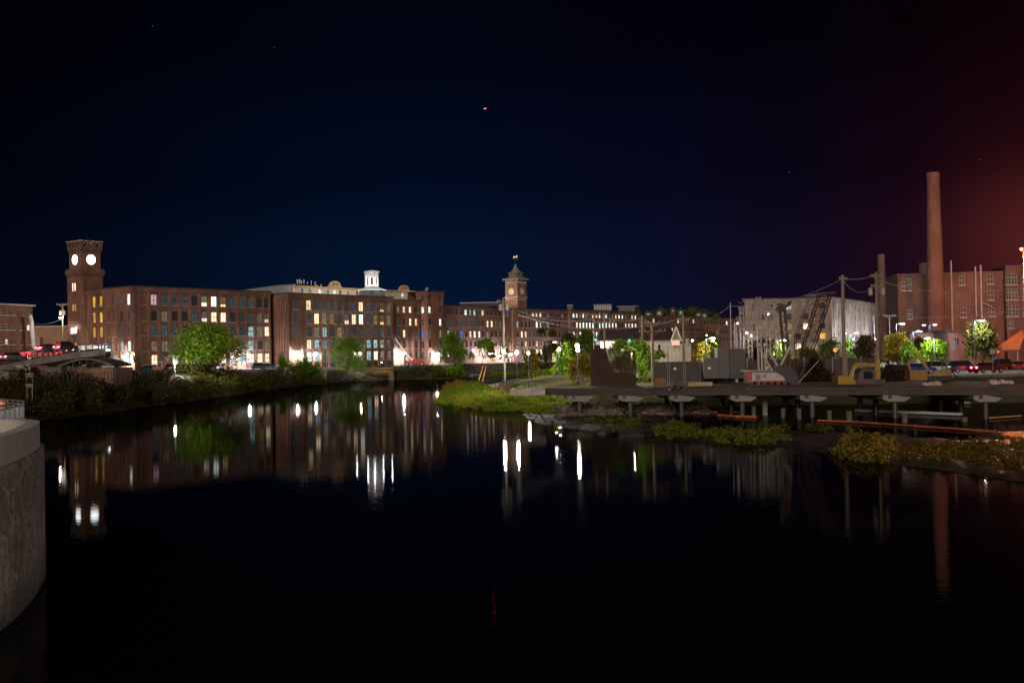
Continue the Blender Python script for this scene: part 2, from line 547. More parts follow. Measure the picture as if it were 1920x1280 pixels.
gy = np.concatenate([np.array([-60, -30, 0]), np.arange(14, 381, 2.0), np.array([390, 410, 440, 480, 540, 620, 720, 800, 860, 920, 980, 1040, 1100, 1160, 1230, 1320, 1500, 2000, 3000, 5000, 8000])])
GXX, GYY = np.meshgrid(gx, gy)
GH = height(GXX, GYY)
NX, NY = len(gx), len(gy)
def hz(x, y):
    i = int(np.clip(np.searchsorted(gx, x) - 1, 0, NX - 2)); j = int(np.clip(np.searchsorted(gy, y) - 1, 0, NY - 2))
    a = (x - gx[i]) / (gx[i + 1] - gx[i]); b = (y - gy[j]) / (gy[j + 1] - gy[j])
    return float((GH[j, i] * (1 - a) + GH[j, i + 1] * a) * (1 - b) + (GH[j + 1, i] * (1 - a) + GH[j + 1, i + 1] * a) * b)
def np_mesh(name, V, F, mats, smooth=True):
    me = bpy.data.meshes.new(name)
    V = np.asarray(V, np.float32); F = np.asarray(F, np.int32)
    me.vertices.add(len(V)); me.vertices.foreach_set('co', V.ravel())
    k = F.shape[1]
    me.loops.add(F.size); me.loops.foreach_set('vertex_index', F.ravel())
    me.polygons.add(len(F)); me.polygons.foreach_set('loop_start', np.arange(len(F)) * k)
    me.polygons.foreach_set('use_smooth', np.full(len(F), smooth))
    me.materials.append(mats)
    me.update(calc_edges=True)
    return me
_V = np.stack([GXX.ravel(), GYY.ravel(), GH.ravel()], 1)
_i = np.arange(NX * NY).reshape(NY, NX)
_F = np.stack([_i[:-1, :-1].ravel(), _i[:-1, 1:].ravel(), _i[1:, 1:].ravel(), _i[1:, :-1].ravel()], 1)
terrain = inst('ground', np_mesh('ground', _V, _F, EARTH), None)
tag(terrain, 'dark earth and rough grass ground around the mill pond', 'ground', kind='structure')
_cx = _V[_F].mean(1)
def in_poly(x, y, poly):
    ins = np.zeros(np.shape(x), bool)
    n = len(poly)
    for i in range(n):
        ax, ay = poly[i][0], poly[i][1]; bx, by = poly[(i + 1) % n][0], poly[(i + 1) % n][1]
        ins ^= ((ay > y) != (by > y)) & (x < (bx - ax) * (y - ay) / (by - ay + 1e-12) + ax)
    return ins
def drape(name, poly, off, m, label, cat):
    k = in_poly(_cx[:, 0], _cx[:, 1], poly) & (sdf_land(_cx[:, 0], _cx[:, 1]) > 1.5)
    F = _F[k]
    u, inv = np.unique(F, return_inverse=True)
    V = _V[u].copy(); V[:, 2] += off
    return tag(inst(name, np_mesh(name, V, inv.reshape(F.shape), m), None), label, cat, kind='structure')
def strip(name, pts, w, off, m, label, cat):
    mb = MB()
    L = []
    fine = []
    for a, b in zip(pts[:-1], pts[1:]):
        k = max(1, int((Vector(b) - Vector(a)).length / 2))
        fine += [Vector(a) + (Vector(b) - Vector(a)) * (i / k) for i in range(k)]
    fine.append(Vector(pts[-1]))
    for i, p in enumerate(fine):
        d = (fine[min(i + 1, len(fine) - 1)] - fine[max(i - 1, 0)]).normalized()
        nrm = Vector((-d.y, d.x))
        for s in (-1, -.5, 0, .5, 1):
            q = p + nrm * s * w / 2
            L.append((q.x, q.y, hz(q.x, q.y) + off))
    fs = [(i * 5 + k, i * 5 + k + 1, i * 5 + k + 6, i * 5 + k + 5) for i in range(len(fine) - 1) for k in range(4)]
    mb.add(L, fs)
    return tag(mb.build(name, m), label, cat, kind='structure')

wm = bpy.data.materials.new('pond_water')
wm.use_nodes = True
N, L = wm.node_tree.nodes, wm.node_tree.links
b = N['Principled BSDF']
b.inputs['Base Color'].default_value = (.0012, .0016, .002, 1)
b.inputs['Roughness'].default_value = .024
b.inputs['IOR'].default_value = 1.33
t = N.new('ShaderNodeTexCoord')
mp = N.new('ShaderNodeMapping'); mp.inputs['Scale'].default_value = (.9, 2.2, 1)
L.new(t.outputs['Object'], mp.inputs[0])
n1 = N.new('ShaderNodeTexNoise'); n1.inputs['Scale'].default_value = 1.3; n1.inputs['Detail'].default_value = 3
L.new(mp.outputs[0], n1.inputs['Vector'])
bp = N.new('ShaderNodeBump'); bp.inputs['Strength'].default_value = .07; bp.inputs['Distance'].default_value = .05
sx = N.new('ShaderNodeSeparateXYZ'); L.new(t.outputs['Object'], sx.inputs[0])
cm = N.new('ShaderNodeMapRange'); cm.interpolation_type = 'SMOOTHSTEP'
cm.inputs[1].default_value = -17.5; cm.inputs[2].default_value = -9; cm.inputs[3].default_value = .42; cm.inputs[4].default_value = 1
L.new(sx.outputs[0], cm.inputs[0])
ns = N.new('ShaderNodeTexNoise'); ns.inputs['Scale'].default_value = .035; ns.inputs['Detail'].default_value = 2
L.new(t.outputs['Object'], ns.inputs['Vector'])
nr = N.new('ShaderNodeMapRange'); nr.inputs[1].default_value = .35; nr.inputs[2].default_value = .65; nr.inputs[3].default_value = .6; nr.inputs[4].default_value = 1.3
L.new(ns.outputs['Fac'], nr.inputs[0])
ml = N.new('ShaderNodeMath'); ml.operation = 'MULTIPLY'; L.new(cm.outputs[0], ml.inputs[0]); L.new(nr.outputs[0], ml.inputs[1])
st_ = N.new('ShaderNodeMath'); st_.operation = 'MULTIPLY'; L.new(ml.outputs[0], st_.inputs[0]); st_.inputs[1].default_value = .085
L.new(st_.outputs[0], bp.inputs['Strength'])
rg_ = N.new('ShaderNodeMath'); rg_.operation = 'MULTIPLY_ADD'; L.new(ml.outputs[0], rg_.inputs[0]); rg_.inputs[1].default_value = .022; rg_.inputs[2].default_value = .008
L.new(rg_.outputs[0], b.inputs['Roughness'])
L.new(n1.outputs['Fac'], bp.inputs['Height']); L.new(bp.outputs[0], b.inputs['Normal'])
dfs = N.new('ShaderNodeBsdfDiffuse'); dfs.inputs[0].default_value = (.0012, .0016, .002, 1)
mxs = N.new('ShaderNodeMixShader'); mxs.inputs[0].default_value = .66
L.new(b.outputs[0], mxs.inputs[1]); L.new(dfs.outputs[0], mxs.inputs[2]); L.new(mxs.outputs[0], N['Material Output'].inputs[0])
mb = MB()
mb.add([(-700, -60, 0), (900, -60, 0), (900, 420, 0), (-700, 420, 0)], [(0, 1, 2, 3)])
tag(mb.build('water', wm), 'still black water of the mill pond', 'water', kind='structure')

# ------------------------------------------------------------------ vegetation
def leafcloud(name, blobs, n, size, m, seed, parent=None, clump=.45, off=(0, 0, 0), flat=1.0, shell=.55):
    """clusters of small leaf faces spread through the given ellipsoids"""
    rng = np.random.default_rng(seed)
    vol = np.array([max(.05, b[3] * b[4] * b[5]) ** .67 for b in blobs]); vol /= vol.sum()
    per = 14
    nc = max(1, n // per)
    bi = rng.choice(len(blobs), nc, p=vol)
    B = np.array(blobs, float)[bi]
    d = rng.normal(size=(nc, 3)); d /= np.linalg.norm(d, axis=1)[:, None]
    rr = shell + (1 - shell) * rng.random(nc) ** .6
    rr *= 1 + .24 * rng.normal(size=nc)
    C = B[:, :3] + d * B[:, 3:6] * rr[:, None]
    cs = np.cbrt(B[:, 3] * B[:, 4] * B[:, 5]) * clump * (.5 + rng.random(nc))
    c = np.repeat(C, per, 0) + rng.normal(size=(nc * per, 3)) * np.repeat(cs, per)[:, None] * .42
    k = len(c)
    a = rng.normal(size=(k, 3)); a /= np.linalg.norm(a, axis=1)[:, None]
    bq = np.cross(a, rng.normal(size=(k, 3))); bq /= np.linalg.norm(bq, axis=1)[:, None]
    s = (size * (.55 + .9 * rng.random(k)))[:, None]
    a[:, 2] *= flat
    V = np.stack([c - a * s, c + bq * s * .55, c + a * s, c - bq * s * .55], 1).reshape(-1, 3) - np.array(off)
    F = np.arange(k * 4).reshape(-1, 4)
    o = inst(name, np_mesh(name, V, F, m, False), parent)
    return o
def tree(name, label, px, ytop, Y, wpx, leafm, n, seed, shape='round', group=None, trunkm=None, leaf=.17, base=None, low=.25, ntop=4):
    rnd = random.Random(seed)
    x = X(px, Y); zb = base if base is not None else hz(x, Y) - .1
    zt = Zz(px, ytop, Y); H = zt - zb; w = wpx * Y / FPX / 2 * 1.13
    t = thing(name, label, 'tree' if 'tree' in name or 'maple' in name else 'bush', (x, Y, zb), 0, group)
    mb = MB()
    tr = max(.07, H * .022)
    mb.tube((0, 0, -.3), (rnd.uniform(-.2, .2), 0, H * .45), tr, tr * .6, 8)
    blobs = []
    if shape == 'round':
        K = 9
        for i in range(K):
            q = 2 * math.pi * i / K + rnd.random()
            r = w * rnd.uniform(.35, .78)
            hh = H * (low + (1 - low) * rnd.uniform(.18, .72))
            blobs.append((r * math.cos(q), r * math.sin(q), hh, w * rnd.uniform(.22, .42), w * rnd.uniform(.22, .42), H * rnd.uniform(.09, .18)))
        for i in range(ntop):
            blobs.append((rnd.uniform(-.3, .3) * w, rnd.uniform(-.3, .3) * w, H * rnd.uniform(.72, .86), w * rnd.uniform(.3, .45), w * .4, H * .14))
        blobs.append((0, 0, H * .6, w * .55, w * .55, H * .28))
    elif shape == 'column':
        for i in range(9):
            f = i / 8
            blobs.append((rnd.uniform(-.25, .25) * w, rnd.uniform(-.2, .2) * w, H * (low + (1 - low) * (.08 + .84 * f)), w * (1 - .5 * f) * rnd.uniform(.6, .95), w * (1 - .5 * f) * .8, H * .12))
    elif shape == 'open':
        for i in range(12):
            q = rnd.uniform(0, 6.28)
            r = w * rnd.uniform(.2, .85)
            blobs.append((r * math.cos(q), r * math.sin(q), H * (low + (1 - low) * rnd.uniform(.1, .92)), w * rnd.uniform(.16, .32), w * rnd.uniform(.16, .32), H * rnd.uniform(.06, .12)))
    elif shape == 'bush':
        for i in range(10):
            q = rnd.uniform(0, 6.28)
            r = w * rnd.uniform(.1, .75)
            blobs.append((r * math.cos(q), r * math.sin(q), H * rnd.uniform(.22, .75), w * rnd.uniform(.3, .45), w * rnd.uniform(.3, .45), H * rnd.uniform(.15, .28)))
    for b_ in blobs[:12]:
        z0 = H * rnd.uniform(.15, .42)
        mid = Vector((b_[0] * .45, b_[1] * .45, (z0 + b_[2]) / 2))
        mb.tube((0, 0, z0), mid, tr * .5, tr * .3, 5, cap=False)
        mb.tube(mid, b_[:3], tr * .3, tr * .1, 5, cap=False)
    mb.build('trunk', trunkm or BARK, t, local=True)
    leafcloud('crown', blobs, n, leaf, leafm, seed, t)
    return t

# bank growth: masses nobody could count
def bank_mass(name, label, pts, n, size, m, seed, hgt=(.6, 1.4), spread=3.0, cat='undergrowth', kind='stuff', rad=(.9, 1.9)):
    rng = random.Random(seed)
    blobs = []
    tot = 0
    for (a, b_) in zip(pts[:-1], pts[1:]):
        a = Vector(a[:2]); b_ = Vector(b_[:2])
        Ln = (b_ - a).length
        for i in range(max(1, int(Ln / 1.1))):
            p = a + (b_ - a) * rng.random()
            p += Vector((rng.uniform(-1, 1), rng.uniform(-1, 1))) * spread
            z = hz(p.x, p.y)
            if z < -.4: continue
            r = rng.uniform(*rad); h = rng.uniform(*hgt)
            blobs.append((p.x, p.y, max(z, 0) + h * .4, r, r, h * .7))
    o = leafcloud(name, blobs, n, size, m, seed, None, .5)
    return tag(o, label, cat, kind=kind)

# ------------------------------------------------------------------ building kit
DF = Vector((.6115, .7913)); NF = Vector((.7913, -.6115))       # main fronts run this way; NF faces the pond
DS = Vector((-.7913, .6115)); NS = Vector((-.6115, -.7913))     # end walls
class Wl:
    def __init__(s, o, d, n):
        s.o = Vector((o[0], o[1])); s.d = Vector(d); s.n = Vector(n)
    def u(s, px):
        v = ray(px, hor(px)); a = Vector((v.x, v.y))
        det = -s.d.x * a.y + s.d.y * a.x
        # o + u d = t a
        return (s.o.x * a.y - s.o.y * a.x) / det
    def z(s, px, py):
        p = s.at(s.u(px)); t_ = ray(px, py)
        return CAM.z + t_.z * (p.y / t_.y)
    def at(s, u, off=0):
        return s.o + s.d * u + s.n * off
    def p(s, u, z, off=0):
        q = s.at(u, off)
        return (q.x, q.y, z)
    def box(s, mb, u0, u1, z0, z1, o0, o1, mi=0):
        vs = [s.p(u, z, o) for u in (u0, u1) for o in (o0, o1) for z in (z0, z1)]
        mb.add(vs, [(0, 1, 3, 2), (4, 6, 7, 5), (0, 4, 5, 1), (2, 3, 7, 6), (0, 2, 6, 4), (1, 5, 7, 3)], mi)
    def rz(s):
        return math.atan2(s.d.y, s.d.x)
def wall_holes(mb, w, u0, u1, z0, z1, ops, depth=.28, arch=True):
    us = sorted(set([u0, u1] + [o[0] for o in ops] + [o[1] for o in ops]))
    zs = sorted(set([z0, z1] + [o[2] for o in ops] + [o[3] for o in ops]))
    us = [u for u in us if u0 - 1e-6 <= u <= u1 + 1e-6]; zs = [z for z in zs if z0 - 1e-6 <= z <= z1 + 1e-6]
    for i in range(len(us) - 1):
        uc = (us[i] + us[i + 1]) / 2
        col = [o for o in ops if o[0] < uc < o[1]]
        j = 0
        while j < len(zs) - 1:
            zc = (zs[j] + zs[j + 1]) / 2
            if any(o[2] < zc < o[3] for o in col):
                j += 1; continue
            k = j
            while k + 1 < len(zs) - 1 and not any(o[2] < (zs[k + 1] + zs[k + 2]) / 2 < o[3] for o in col): k += 1
            mb.add([w.p(us[i], zs[j]), w.p(us[i + 1], zs[j]), w.p(us[i + 1], zs[k + 1]), w.p(us[i], zs[k + 1])], [(0, 1, 2, 3)])
            j = k + 1
    for a, b_, c, d in ops:
        q = [w.p(a, c), w.p(b_, c), w.p(b_, d), w.p(a, d)] + [w.p(a, c, -depth), w.p(b_, c, -depth), w.p(b_, d, -depth), w.p(a, d, -depth)]
        mb.add(q, [(0, 4, 5, 1), (1, 5, 6, 2), (2, 6, 7, 3), (3, 7, 4, 0)])
        if arch:
            h = min(.32, (b_ - a) * .2)
            for s_ in (0, 1):
                e = a if s_ == 0 else b_
                m_ = (a + b_) / 2
                e2 = e + (m_ - e) * .45
                tri = [w.p(e, d, -.02), w.p(e2, d, -.02), w.p(e + (m_ - e) * .12, d - h * .55, -.02), w.p(e, d - h, -.02)]
                mb.add(tri, [(0, 1, 2, 3)])
WCACHE = {}
def window(parent, w, uc, zc, ww, wh, code, style='dark', grid=(1, 3), sill=True):
    key = (round(ww, 1), round(wh, 1), style, grid)
    ww, wh = key[0], key[1]
    if key not in WCACHE:
        f = MB(); t_ = .07 if style == 'dark' else .11
        f.box((0, 0, wh / 2 - t_ / 2), (ww, .1, t_)); f.box((0, 0, -wh / 2 + t_ / 2), (ww, .1, t_))
        for s_ in (-1, 1): f.box((s_ * (ww / 2 - t_ / 2), .002, 0), (t_, .1, wh - 2 * t_))
        for i in range(grid[0]):
            f.box((-ww / 2 + ww * (i + 1) / (grid[0] + 1), .004, 0), (t_ * 1.1, .08, wh - 2 * t_))
        for i in range(grid[1]):
            th = t_ * (1.6 if i == grid[1] // 2 else .7)
            f.box((0, .007, -wh / 2 + wh * (i + 1) / (grid[1] + 1)), (ww - 2 * t_, .07, th))
        pn = MB(); pn.box((0, 0, 0), (ww - .04, .02, wh - .04))
        sl = MB(); sl.box((0, 0, 0), (ww + .3, .34, .17))
        WCACHE[key] = (f.mesh('window', WOODF if style == 'dark' else WOODW), pn, {}, sl.mesh('sill', STONE))
    fm, pn, pc, slm = WCACHE[key]
    if code not in pc: pc[code] = pn.mesh('pane', PANE[code])
    q = w.at(uc, -.16)
    base = Vector(parent.location)
    win = inst('window', fm, parent, (q.x - base.x, q.y - base.y, zc - base.z), w.rz())
    o = inst('pane', pc[code], win, (0, .06, 0))
    if sill: inst('sill', slm, win, (0, -.17, -wh / 2 - .085))
    if code == 'B': win['label'] = 'window glowing deep blue'
    return win
def block(name, label, w, u0, u1, z0, z1, depth, cols, rows, codes, ww, brickm=BR, piers=True, cornice=True, parent=None, style='dark', grid=(1, 3), narrow=None, sides=(True, True), cat='mill building', pier_off=.22, roofm=ROOF, extra=None):
    """cols: pixel columns on wall w; rows: (z low, z high); codes: one string per row"""
    root = parent
    if root is None:
        q = w.at((u0 + u1) / 2, -depth / 2)
        root = thing(name, label, cat, (q.x, q.y, z0))
    ops = []; wins = []
    for ri, (za, zb) in enumerate(rows):
        for ci, px in enumerate(cols):
            c = codes[ri][ci] if ci < len(codes[ri]) else '.'
            if c == '.': continue
            uc = w.u(px); wd = (narrow or {}).get(ci, ww)
            if uc - wd / 2 < u0 + .2 or uc + wd / 2 > u1 - .2: continue
            wr = round(wd, 1); hr = round(zb - za, 1); zc = (za + zb) / 2
            ops.append((uc - wr / 2, uc + wr / 2, zc - hr / 2, zc + hr / 2))
            if c != 'x': wins.append((uc, zc, wr, hr, c))
            else: ops[-1] = ops[-1] + ('x',)
    mb = MB()
    o4 = [o[:4] for o in ops]
    wall_holes(mb, w, u0, u1, z0 - 1, z1, o4)
    for o in ops:
        if len(o) == 5:
            mb.add([w.p(o[0], o[2], -.2), w.p(o[1], o[2], -.2), w.p(o[1], o[3], -.2), w.p(o[0], o[3], -.2)], [(0, 1, 2, 3)])
            w.box(mb, o[0] - .1, o[1] + .1, o[2] - .17, o[2], -.05, .1, 1)
    for s_, uu in ((0, u0), (1, u1)):
        if sides[s_]:
            mb.add([w.p(uu, z0 - 1, 0), w.p(uu, z0 - 1, -depth), w.p(uu, z1, -depth), w.p(uu, z1, 0)], [(0, 1, 2, 3)])
    mb.add([w.p(u0, z0 - 1, -depth), w.p(u1, z0 - 1, -depth), w.p(u1, z1, -depth), w.p(u0, z1, -depth)], [(0, 3, 2, 1)])
    if piers:
        us = sorted(w.u(px) for px in cols)
        cen = [u0 + .45] + [(a + b_) / 2 for a, b_ in zip(us[:-1], us[1:])] + [u1 - .45]
        for c in cen:
            if c < u0 or c > u1: continue
            hw = .36
            for a, b_ in zip(us[:-1], us[1:]):
                if abs(c - (a + b_) / 2) < 1e-6: hw = min(.42, max(.16, ((b_ - a) - ww) / 2 - .12))
            w.box(mb, c - hw, c + hw, z0 - 1, z1 - 1.35, -.02, pier_off)
    mb.build('wall', [brickm, STONE], root)
    if cornice:
        mb = MB()
        w.box(mb, u0 - .02, u1 + .02, z1 - 1.3, z1 - .75, -.03, .26)
        w.box(mb, u0 - .04, u1 + .04, z1 - .75, z1 - .2, -.04, .40)
        u = u0 + .4
        while u < u1 - .3:
            w.box(mb, u, u + .28, z1 - 1.62, z1 - 1.3, -.02, .2); u += .75
        mb.build('cornice', brickm, root)
    mb = MB()
    a, b_, c, d = w.p(u0 - .3, 0, .55), w.p(u1 + .3, 0, .55), w.p(u1 + .3, 0, -depth), w.p(u0 - .3, 0, -depth)
    mb.prism([a[:2], b_[:2], c[:2], d[:2]], z1 - .2 + .003, z1 + .12)
    mb.build('roof', roofm, root)
    for (uc, zc, wr, hr, c) in wins:
        window(root, w, uc, zc, wr, hr, c, style, grid)
    return root
def rnd_codes(ncol, nrow, seed, pool='kkkddddgwbc'):
    r = random.Random(seed)
    return [''.join(r.choice(pool) for _ in range(ncol)) for _ in range(nrow)]

# --- main mill, end block
Y0 = FPX * 19.6 / 140.5
C0 = (X(250, Y0), Y0)
WM = Wl(C0, DF, NF); WS = Wl(C0, DS, NS)
R = 26.6
def rows_from(w, px, ys):
    return [(w.z(px, b_), w.z(px, a)) for a, b_ in ys]
ROWS = rows_from(WM, 290, [(551.9, 571.6), (582.8, 601.6), (610.5, 629.2), (639.3, 657.8), (665.3, 683.3)])
cA = [272, 290.3, 310, 329.3, 348, 366.6, 385, 402.8, 420.3, 437.9, 455.3, 471.8, 488.1, 502.0]
codesA = ['xpdddkhbtdddkk', 'xkgkkdhwwkddgh', 'xdddkddddddcgw', 'xggdddkddddckg', 'xwdbwccdwccbww']
u1A = WM.u(508.5)
mill = block('brick_mill', 'long brick mill block joined to the crenellated clock tower', WM, 0, u1A, 4.0, R, 16, cA, ROWS, codesA, 1.95, sides=(False, True))
uS = WS.u(160)
cS = [177.8, 190.9, 205.6, 215.9, 229.4, 242.9]
codesS = ['yyxxdb', 'yyxxkd', 'yyxxdd', 'ddxxcb', 'ddxxcc']
for c in (0,):
    base_w = WS
    # the end wall is seen from its outer side; its u runs away from the corner
    block('end', None, WS, 0, uS, 4.0, R, 8, cS, ROWS, codesS, 1.25, parent=mill, sides=(False, False), narrow={2: 1.2, 3: 1.2})
for o in [o for o in bpy.data.objects if o.parent == mill and o.name.startswith('wall.')]: pass

# --- left clock tower with crenellated crown
def tower_face(w, u0, u1, z0, z1, ops, mb):
    wall_holes(mb, w, u0, u1, z0, z1, ops)
TY = Y0 + 8.5
tc_ = WS.at(WS.u(165)) - DF * 1.75
tw = thing('clock_tower', 'tall square brick clock tower with stepped battlements and two glowing white dials', 'clock tower', (tc_.x, tc_.y, 4.0))
WT_F = Wl(tc_, DF, NF); WT_S = Wl(tc_, DS, NS)
TW = 6.5
zz = lambda y: WT_S.z(148, y)
mb = MB()
opsS = []; winT = []
for (ya, yb, kind_) in ((530, 545, 'w'), (569.5, 582, 'y'), (600, 612, 'g')):
    for du in (-.55, .55):
        uc = TW / 2 + .35 + du; za, zb = zz(yb), zz(ya); hr = round(zb - za, 1)
        zc = (za + zb) / 2
        opsS.append((uc - .35, uc + .35, zc - hr / 2, zc + hr / 2)); winT.append((uc, zc, .7, hr, kind_))
ua, ub = zz(640), zz(629)
hr = round(ub - ua, 1); zc = (ua + ub) / 2
opsS.append((TW / 2 - .6, TW / 2 + .6, zc - hr / 2, zc + hr / 2)); winT.append((TW / 2, zc, 1.2, hr, 'd'))
zl = zz(512)
wall_holes(mb, WT_S, 0, TW, 3, zl, opsS)
wall_holes(mb, WT_F, 0, TW, 3, zl, [])
for wq in (WT_F, WT_S):
    mb.add([wq.p(TW, 3), wq.p(TW, 3, -TW), wq.p(TW, zl, -TW), wq.p(TW, zl)], [(0, 1, 2, 3)])
    for u_ in (.5, TW - .5):
        wq.box(mb, u_ - .5, u_ + .5, 3, zl - .8, -.02, .2)
mb.build('lower_shaft', BR, tw)
for (uc, zc, wr, hr, c) in winT:
    window(tw, WT_S, uc, zc, wr, hr, c, 'dark', (0, 1))
def sq_ring(mb, c, half, z0, z1, mi=0):
    """square block aligned to the mill, centred on c"""
    pts = []
    for a, b_ in ((-1, -1), (1, -1), (1, 1), (-1, 1)):
        q = Vector(c) + DF * a * half + DS * b_ * half
        pts.append((q.x, q.y))
    mb.prism(pts, z0, z1, mi)
tcen = Vector(tc_) + DF * TW / 2 + DS * TW / 2
mb = MB()
sq_ring(mb, tcen, TW / 2 + .35, zl - .6, zl - .1); sq_ring(mb, tcen, TW / 2 + .5, zl - .1, zl + .9); sq_ring(mb, tcen, TW / 2 + .25, zl + .9, zl + 1.3)
mb.build('string_course', BR2, tw)
zt = zz(464)
mb = MB()
hu = TW / 2 - .32
sq_ring(mb, tcen, hu, zl + 1.3, zt - 1.3)
mb.build('belfry', BR, tw)
mb = MB()
sq_ring(mb, tcen, hu + .15, zt - 1.3, zt - .7); sq_ring(mb, tcen, hu + .38, zt - .7, zt + .25)
zm = zz(450.5)
for wd in range(4):
    for k in range(4):
        f = -1 + 2 * k / 3.0
        a = (f, -1) if wd == 0 else (1, f) if wd == 1 else (-f, 1) if wd == 2 else (-1, -f)
        if wd > 0 and k == 0: continue
        if wd == 3 and k == 3: continue
        q = tcen + DF * a[0] * (hu + .02) + DS * a[1] * (hu + .02)
        mb.box((q.x, q.y, (zt + .25 + zm - .3) / 2), (.75, .75, zm - .3 - zt - .25), math.atan2(DF.y, DF.x))
        mb.box((q.x, q.y, zm - .15), (1.1, 1.1, .3), math.atan2(DF.y, DF.x), 1)
mb.build('battlement', [BR2, STONE], tw)
def dial(parent, cen2, n, z, r, m, name='clock_face', rim=STONE, hands=True, marks=True):
    n3 = Vector((n.x, n.y, 0))
    c = Vector((cen2.x, cen2.y, z))
    mb = MB(); mb.tube(c - n3 * .05, c + n3 * .1, r, r, 32)
    o = mb.build(name, m, parent)
    mb = MB()
    side = Vector((-n.y, n.x, 0))
    for k in range(32):
        a, b_ = 2 * math.pi * k / 32, 2 * math.pi * (k + 1) / 32
        pa = c + (side * math.cos(a) + Vector((0, 0, 1)) * math.sin(a)) * (r + .08)
        pb = c + (side * math.cos(b_) + Vector((0, 0, 1)) * math.sin(b_)) * (r + .08)
        mb.beam(pa, pb, .18, .3)
    mb.build('rim', rim, o)
    mb = MB()
    if marks:
        for k in range(12):
            a = math.pi * k / 6
            d_ = side * math.sin(a) + Vector((0, 0, 1)) * math.cos(a)
            mb.beam(c + n3 * .11 + d_ * r * .74, c + n3 * .11 + d_ * r * .93, r * .07, .02)
    if hands:
        for a, l, w_ in ((math.radians(-40), .55, .09), (math.radians(150), .82, .06)):
            d_ = side * math.sin(a) + Vector((0, 0, 1)) * math.cos(a)
            mb.beam(c + n3 * .12, c + n3 * .12 + d_ * r * l, r * w_, .02)
        mb.build('hands', STEELD, o)
    return o
zc_ = zz(486)
dial(tw, tcen + NS * (hu + .02), NS, zc_, 1.32, GL_CLOCK, marks=False, hands=False)
dial(tw, tcen + NF * (hu + .02), NF, zc_, 1.32, GL_CLOCK, marks=False, hands=False)
# lit sign board over the tower door
sg = MB(); WT_S.box(sg, TW / 2 - 1.5, TW / 2 + 1.5, zz(625.5), zz(615), .28, .42)
so = tag(sg.build('sign_board', WHITE), 'white board fixed to the tower foot, lit from above', 'sign')
for du, gl_ in ((-.9, 'gooseneck lamp over the sign, nearest the brick warehouse'), (0, 'middle gooseneck lamp over the tower sign'), (.9, 'gooseneck lamp over the sign, nearest the mill')):
    mb = MB(); q0 = Vector(WT_S.p(TW / 2 + du, zz(613), .2)); q1 = Vector(WT_S.p(TW / 2 + du, zz(612), 1.0))
    mb.tube(q0, q1, .04, .04, 6); mb.tube(q1, q1 + Vector((0, 0, -.25)), .05, .16, 8)
    l = tag(mb.build('gooseneck_lamp', STEELD), gl_, 'lamp', 'gooseneck lamps over the sign')
    plight('gooseneck_light', q1 + Vector((0, 0, -.35)), 55, (1, .85, .75), None, .08)

# --- middle block, projecting towards the pond
WP = Wl(WM.at(0, 5.3), DF, NF)
u5 = WP.u(540.5)
cB = [555, 580.5, 595.3, 609.8, 624, 638, 651.6, 665, 678.4, 692.3, 705, 717.6, 730]
rB = rows_from(WP, 580, [(562.8, 580.8), (587.2, 606.6), (613, 631), (636.9, 653.2), (659.4, 677.2), (680.5, 692)])
codesB = ['dwddddddwddtg', 'ddwggdhwbdgtg', 'ddgcdgddddddd', '.wccdddgdccgd', '.bcdddddgcwgg', '.dkkddkkkkkkk']
RB = WP.z(580, 550.5)
u6 = WP.u(737.5)
midb = block('brick_mill', 'projecting middle mill block with faded company lettering and a white cupola above it', WP, u5, u6, 3.4, RB, 19, cB, rB, codesB, 1.95, piers=True)
# the blank banded end of the projecting block
wq = Wl(WP.at(u5), DS, NS)
mb = MB()
Lq = 6.6
mb.add([wq.p(.001, 3, .02), wq.p(Lq, 3, .02), wq.p(Lq, RB, .02), wq.p(.001, RB, .02)], [(0, 1, 2, 3)])
for k in range(5): wq.box(mb, .25 + k * 1.08, .75 + k * 1.08, 3, RB - 1.4, 0, .38)
mb.build('pilasters', BR, midb)
# faded painted letters
def text_on(name, s, w, u, z, size, m, off=.24, parent=None, extr=.01):
    cu = bpy.data.curves.new(name, 'FONT')
    cu.body = s; cu.size = size; cu.extrude = extr; cu.align_x = 'CENTER'; cu.align_y = 'CENTER'
    cu.space_character = 1.18
    ob = bpy.data.objects.new(name, cu); COL.objects.link(ob)
    bpy.context.view_layer.update()
    me = bpy.data.meshes.new_from_object(ob.evaluated_get(bpy.context.evaluated_depsgraph_get()))
    bpy.data.objects.remove(ob)
    me.materials.clear(); me.materials.append(m)
    o = bpy.data.objects.new(name, me); COL.objects.link(o)
    q = Vector(w.p(u, z, off)); 
    if parent is not None:
        o.parent = parent; q = q - Vector(parent.location)
    o.location = q; o.rotation_euler = (math.pi / 2, 0, w.rz())
    wd_ = max(v.co.x for v in me.vertices) - min(v.co.x for v in me.vertices)
    o.scale = ((w.u(706) - w.u(584)) / wd_, 1, 1)
    return o
GHOST = mat('faded_lettering', (.62, .56, .50), .9, col2=(.30, .20, .15), vscale=1.2)
zt1 = (rB[0][0] + rB[1][1]) / 2 - .1
text_on('lettering', 'NASHUA MANUFACTURING COMPANY', WP, (WP.u(584) + WP.u(706)) / 2, zt1, 1.4, GHOST, .235, midb)

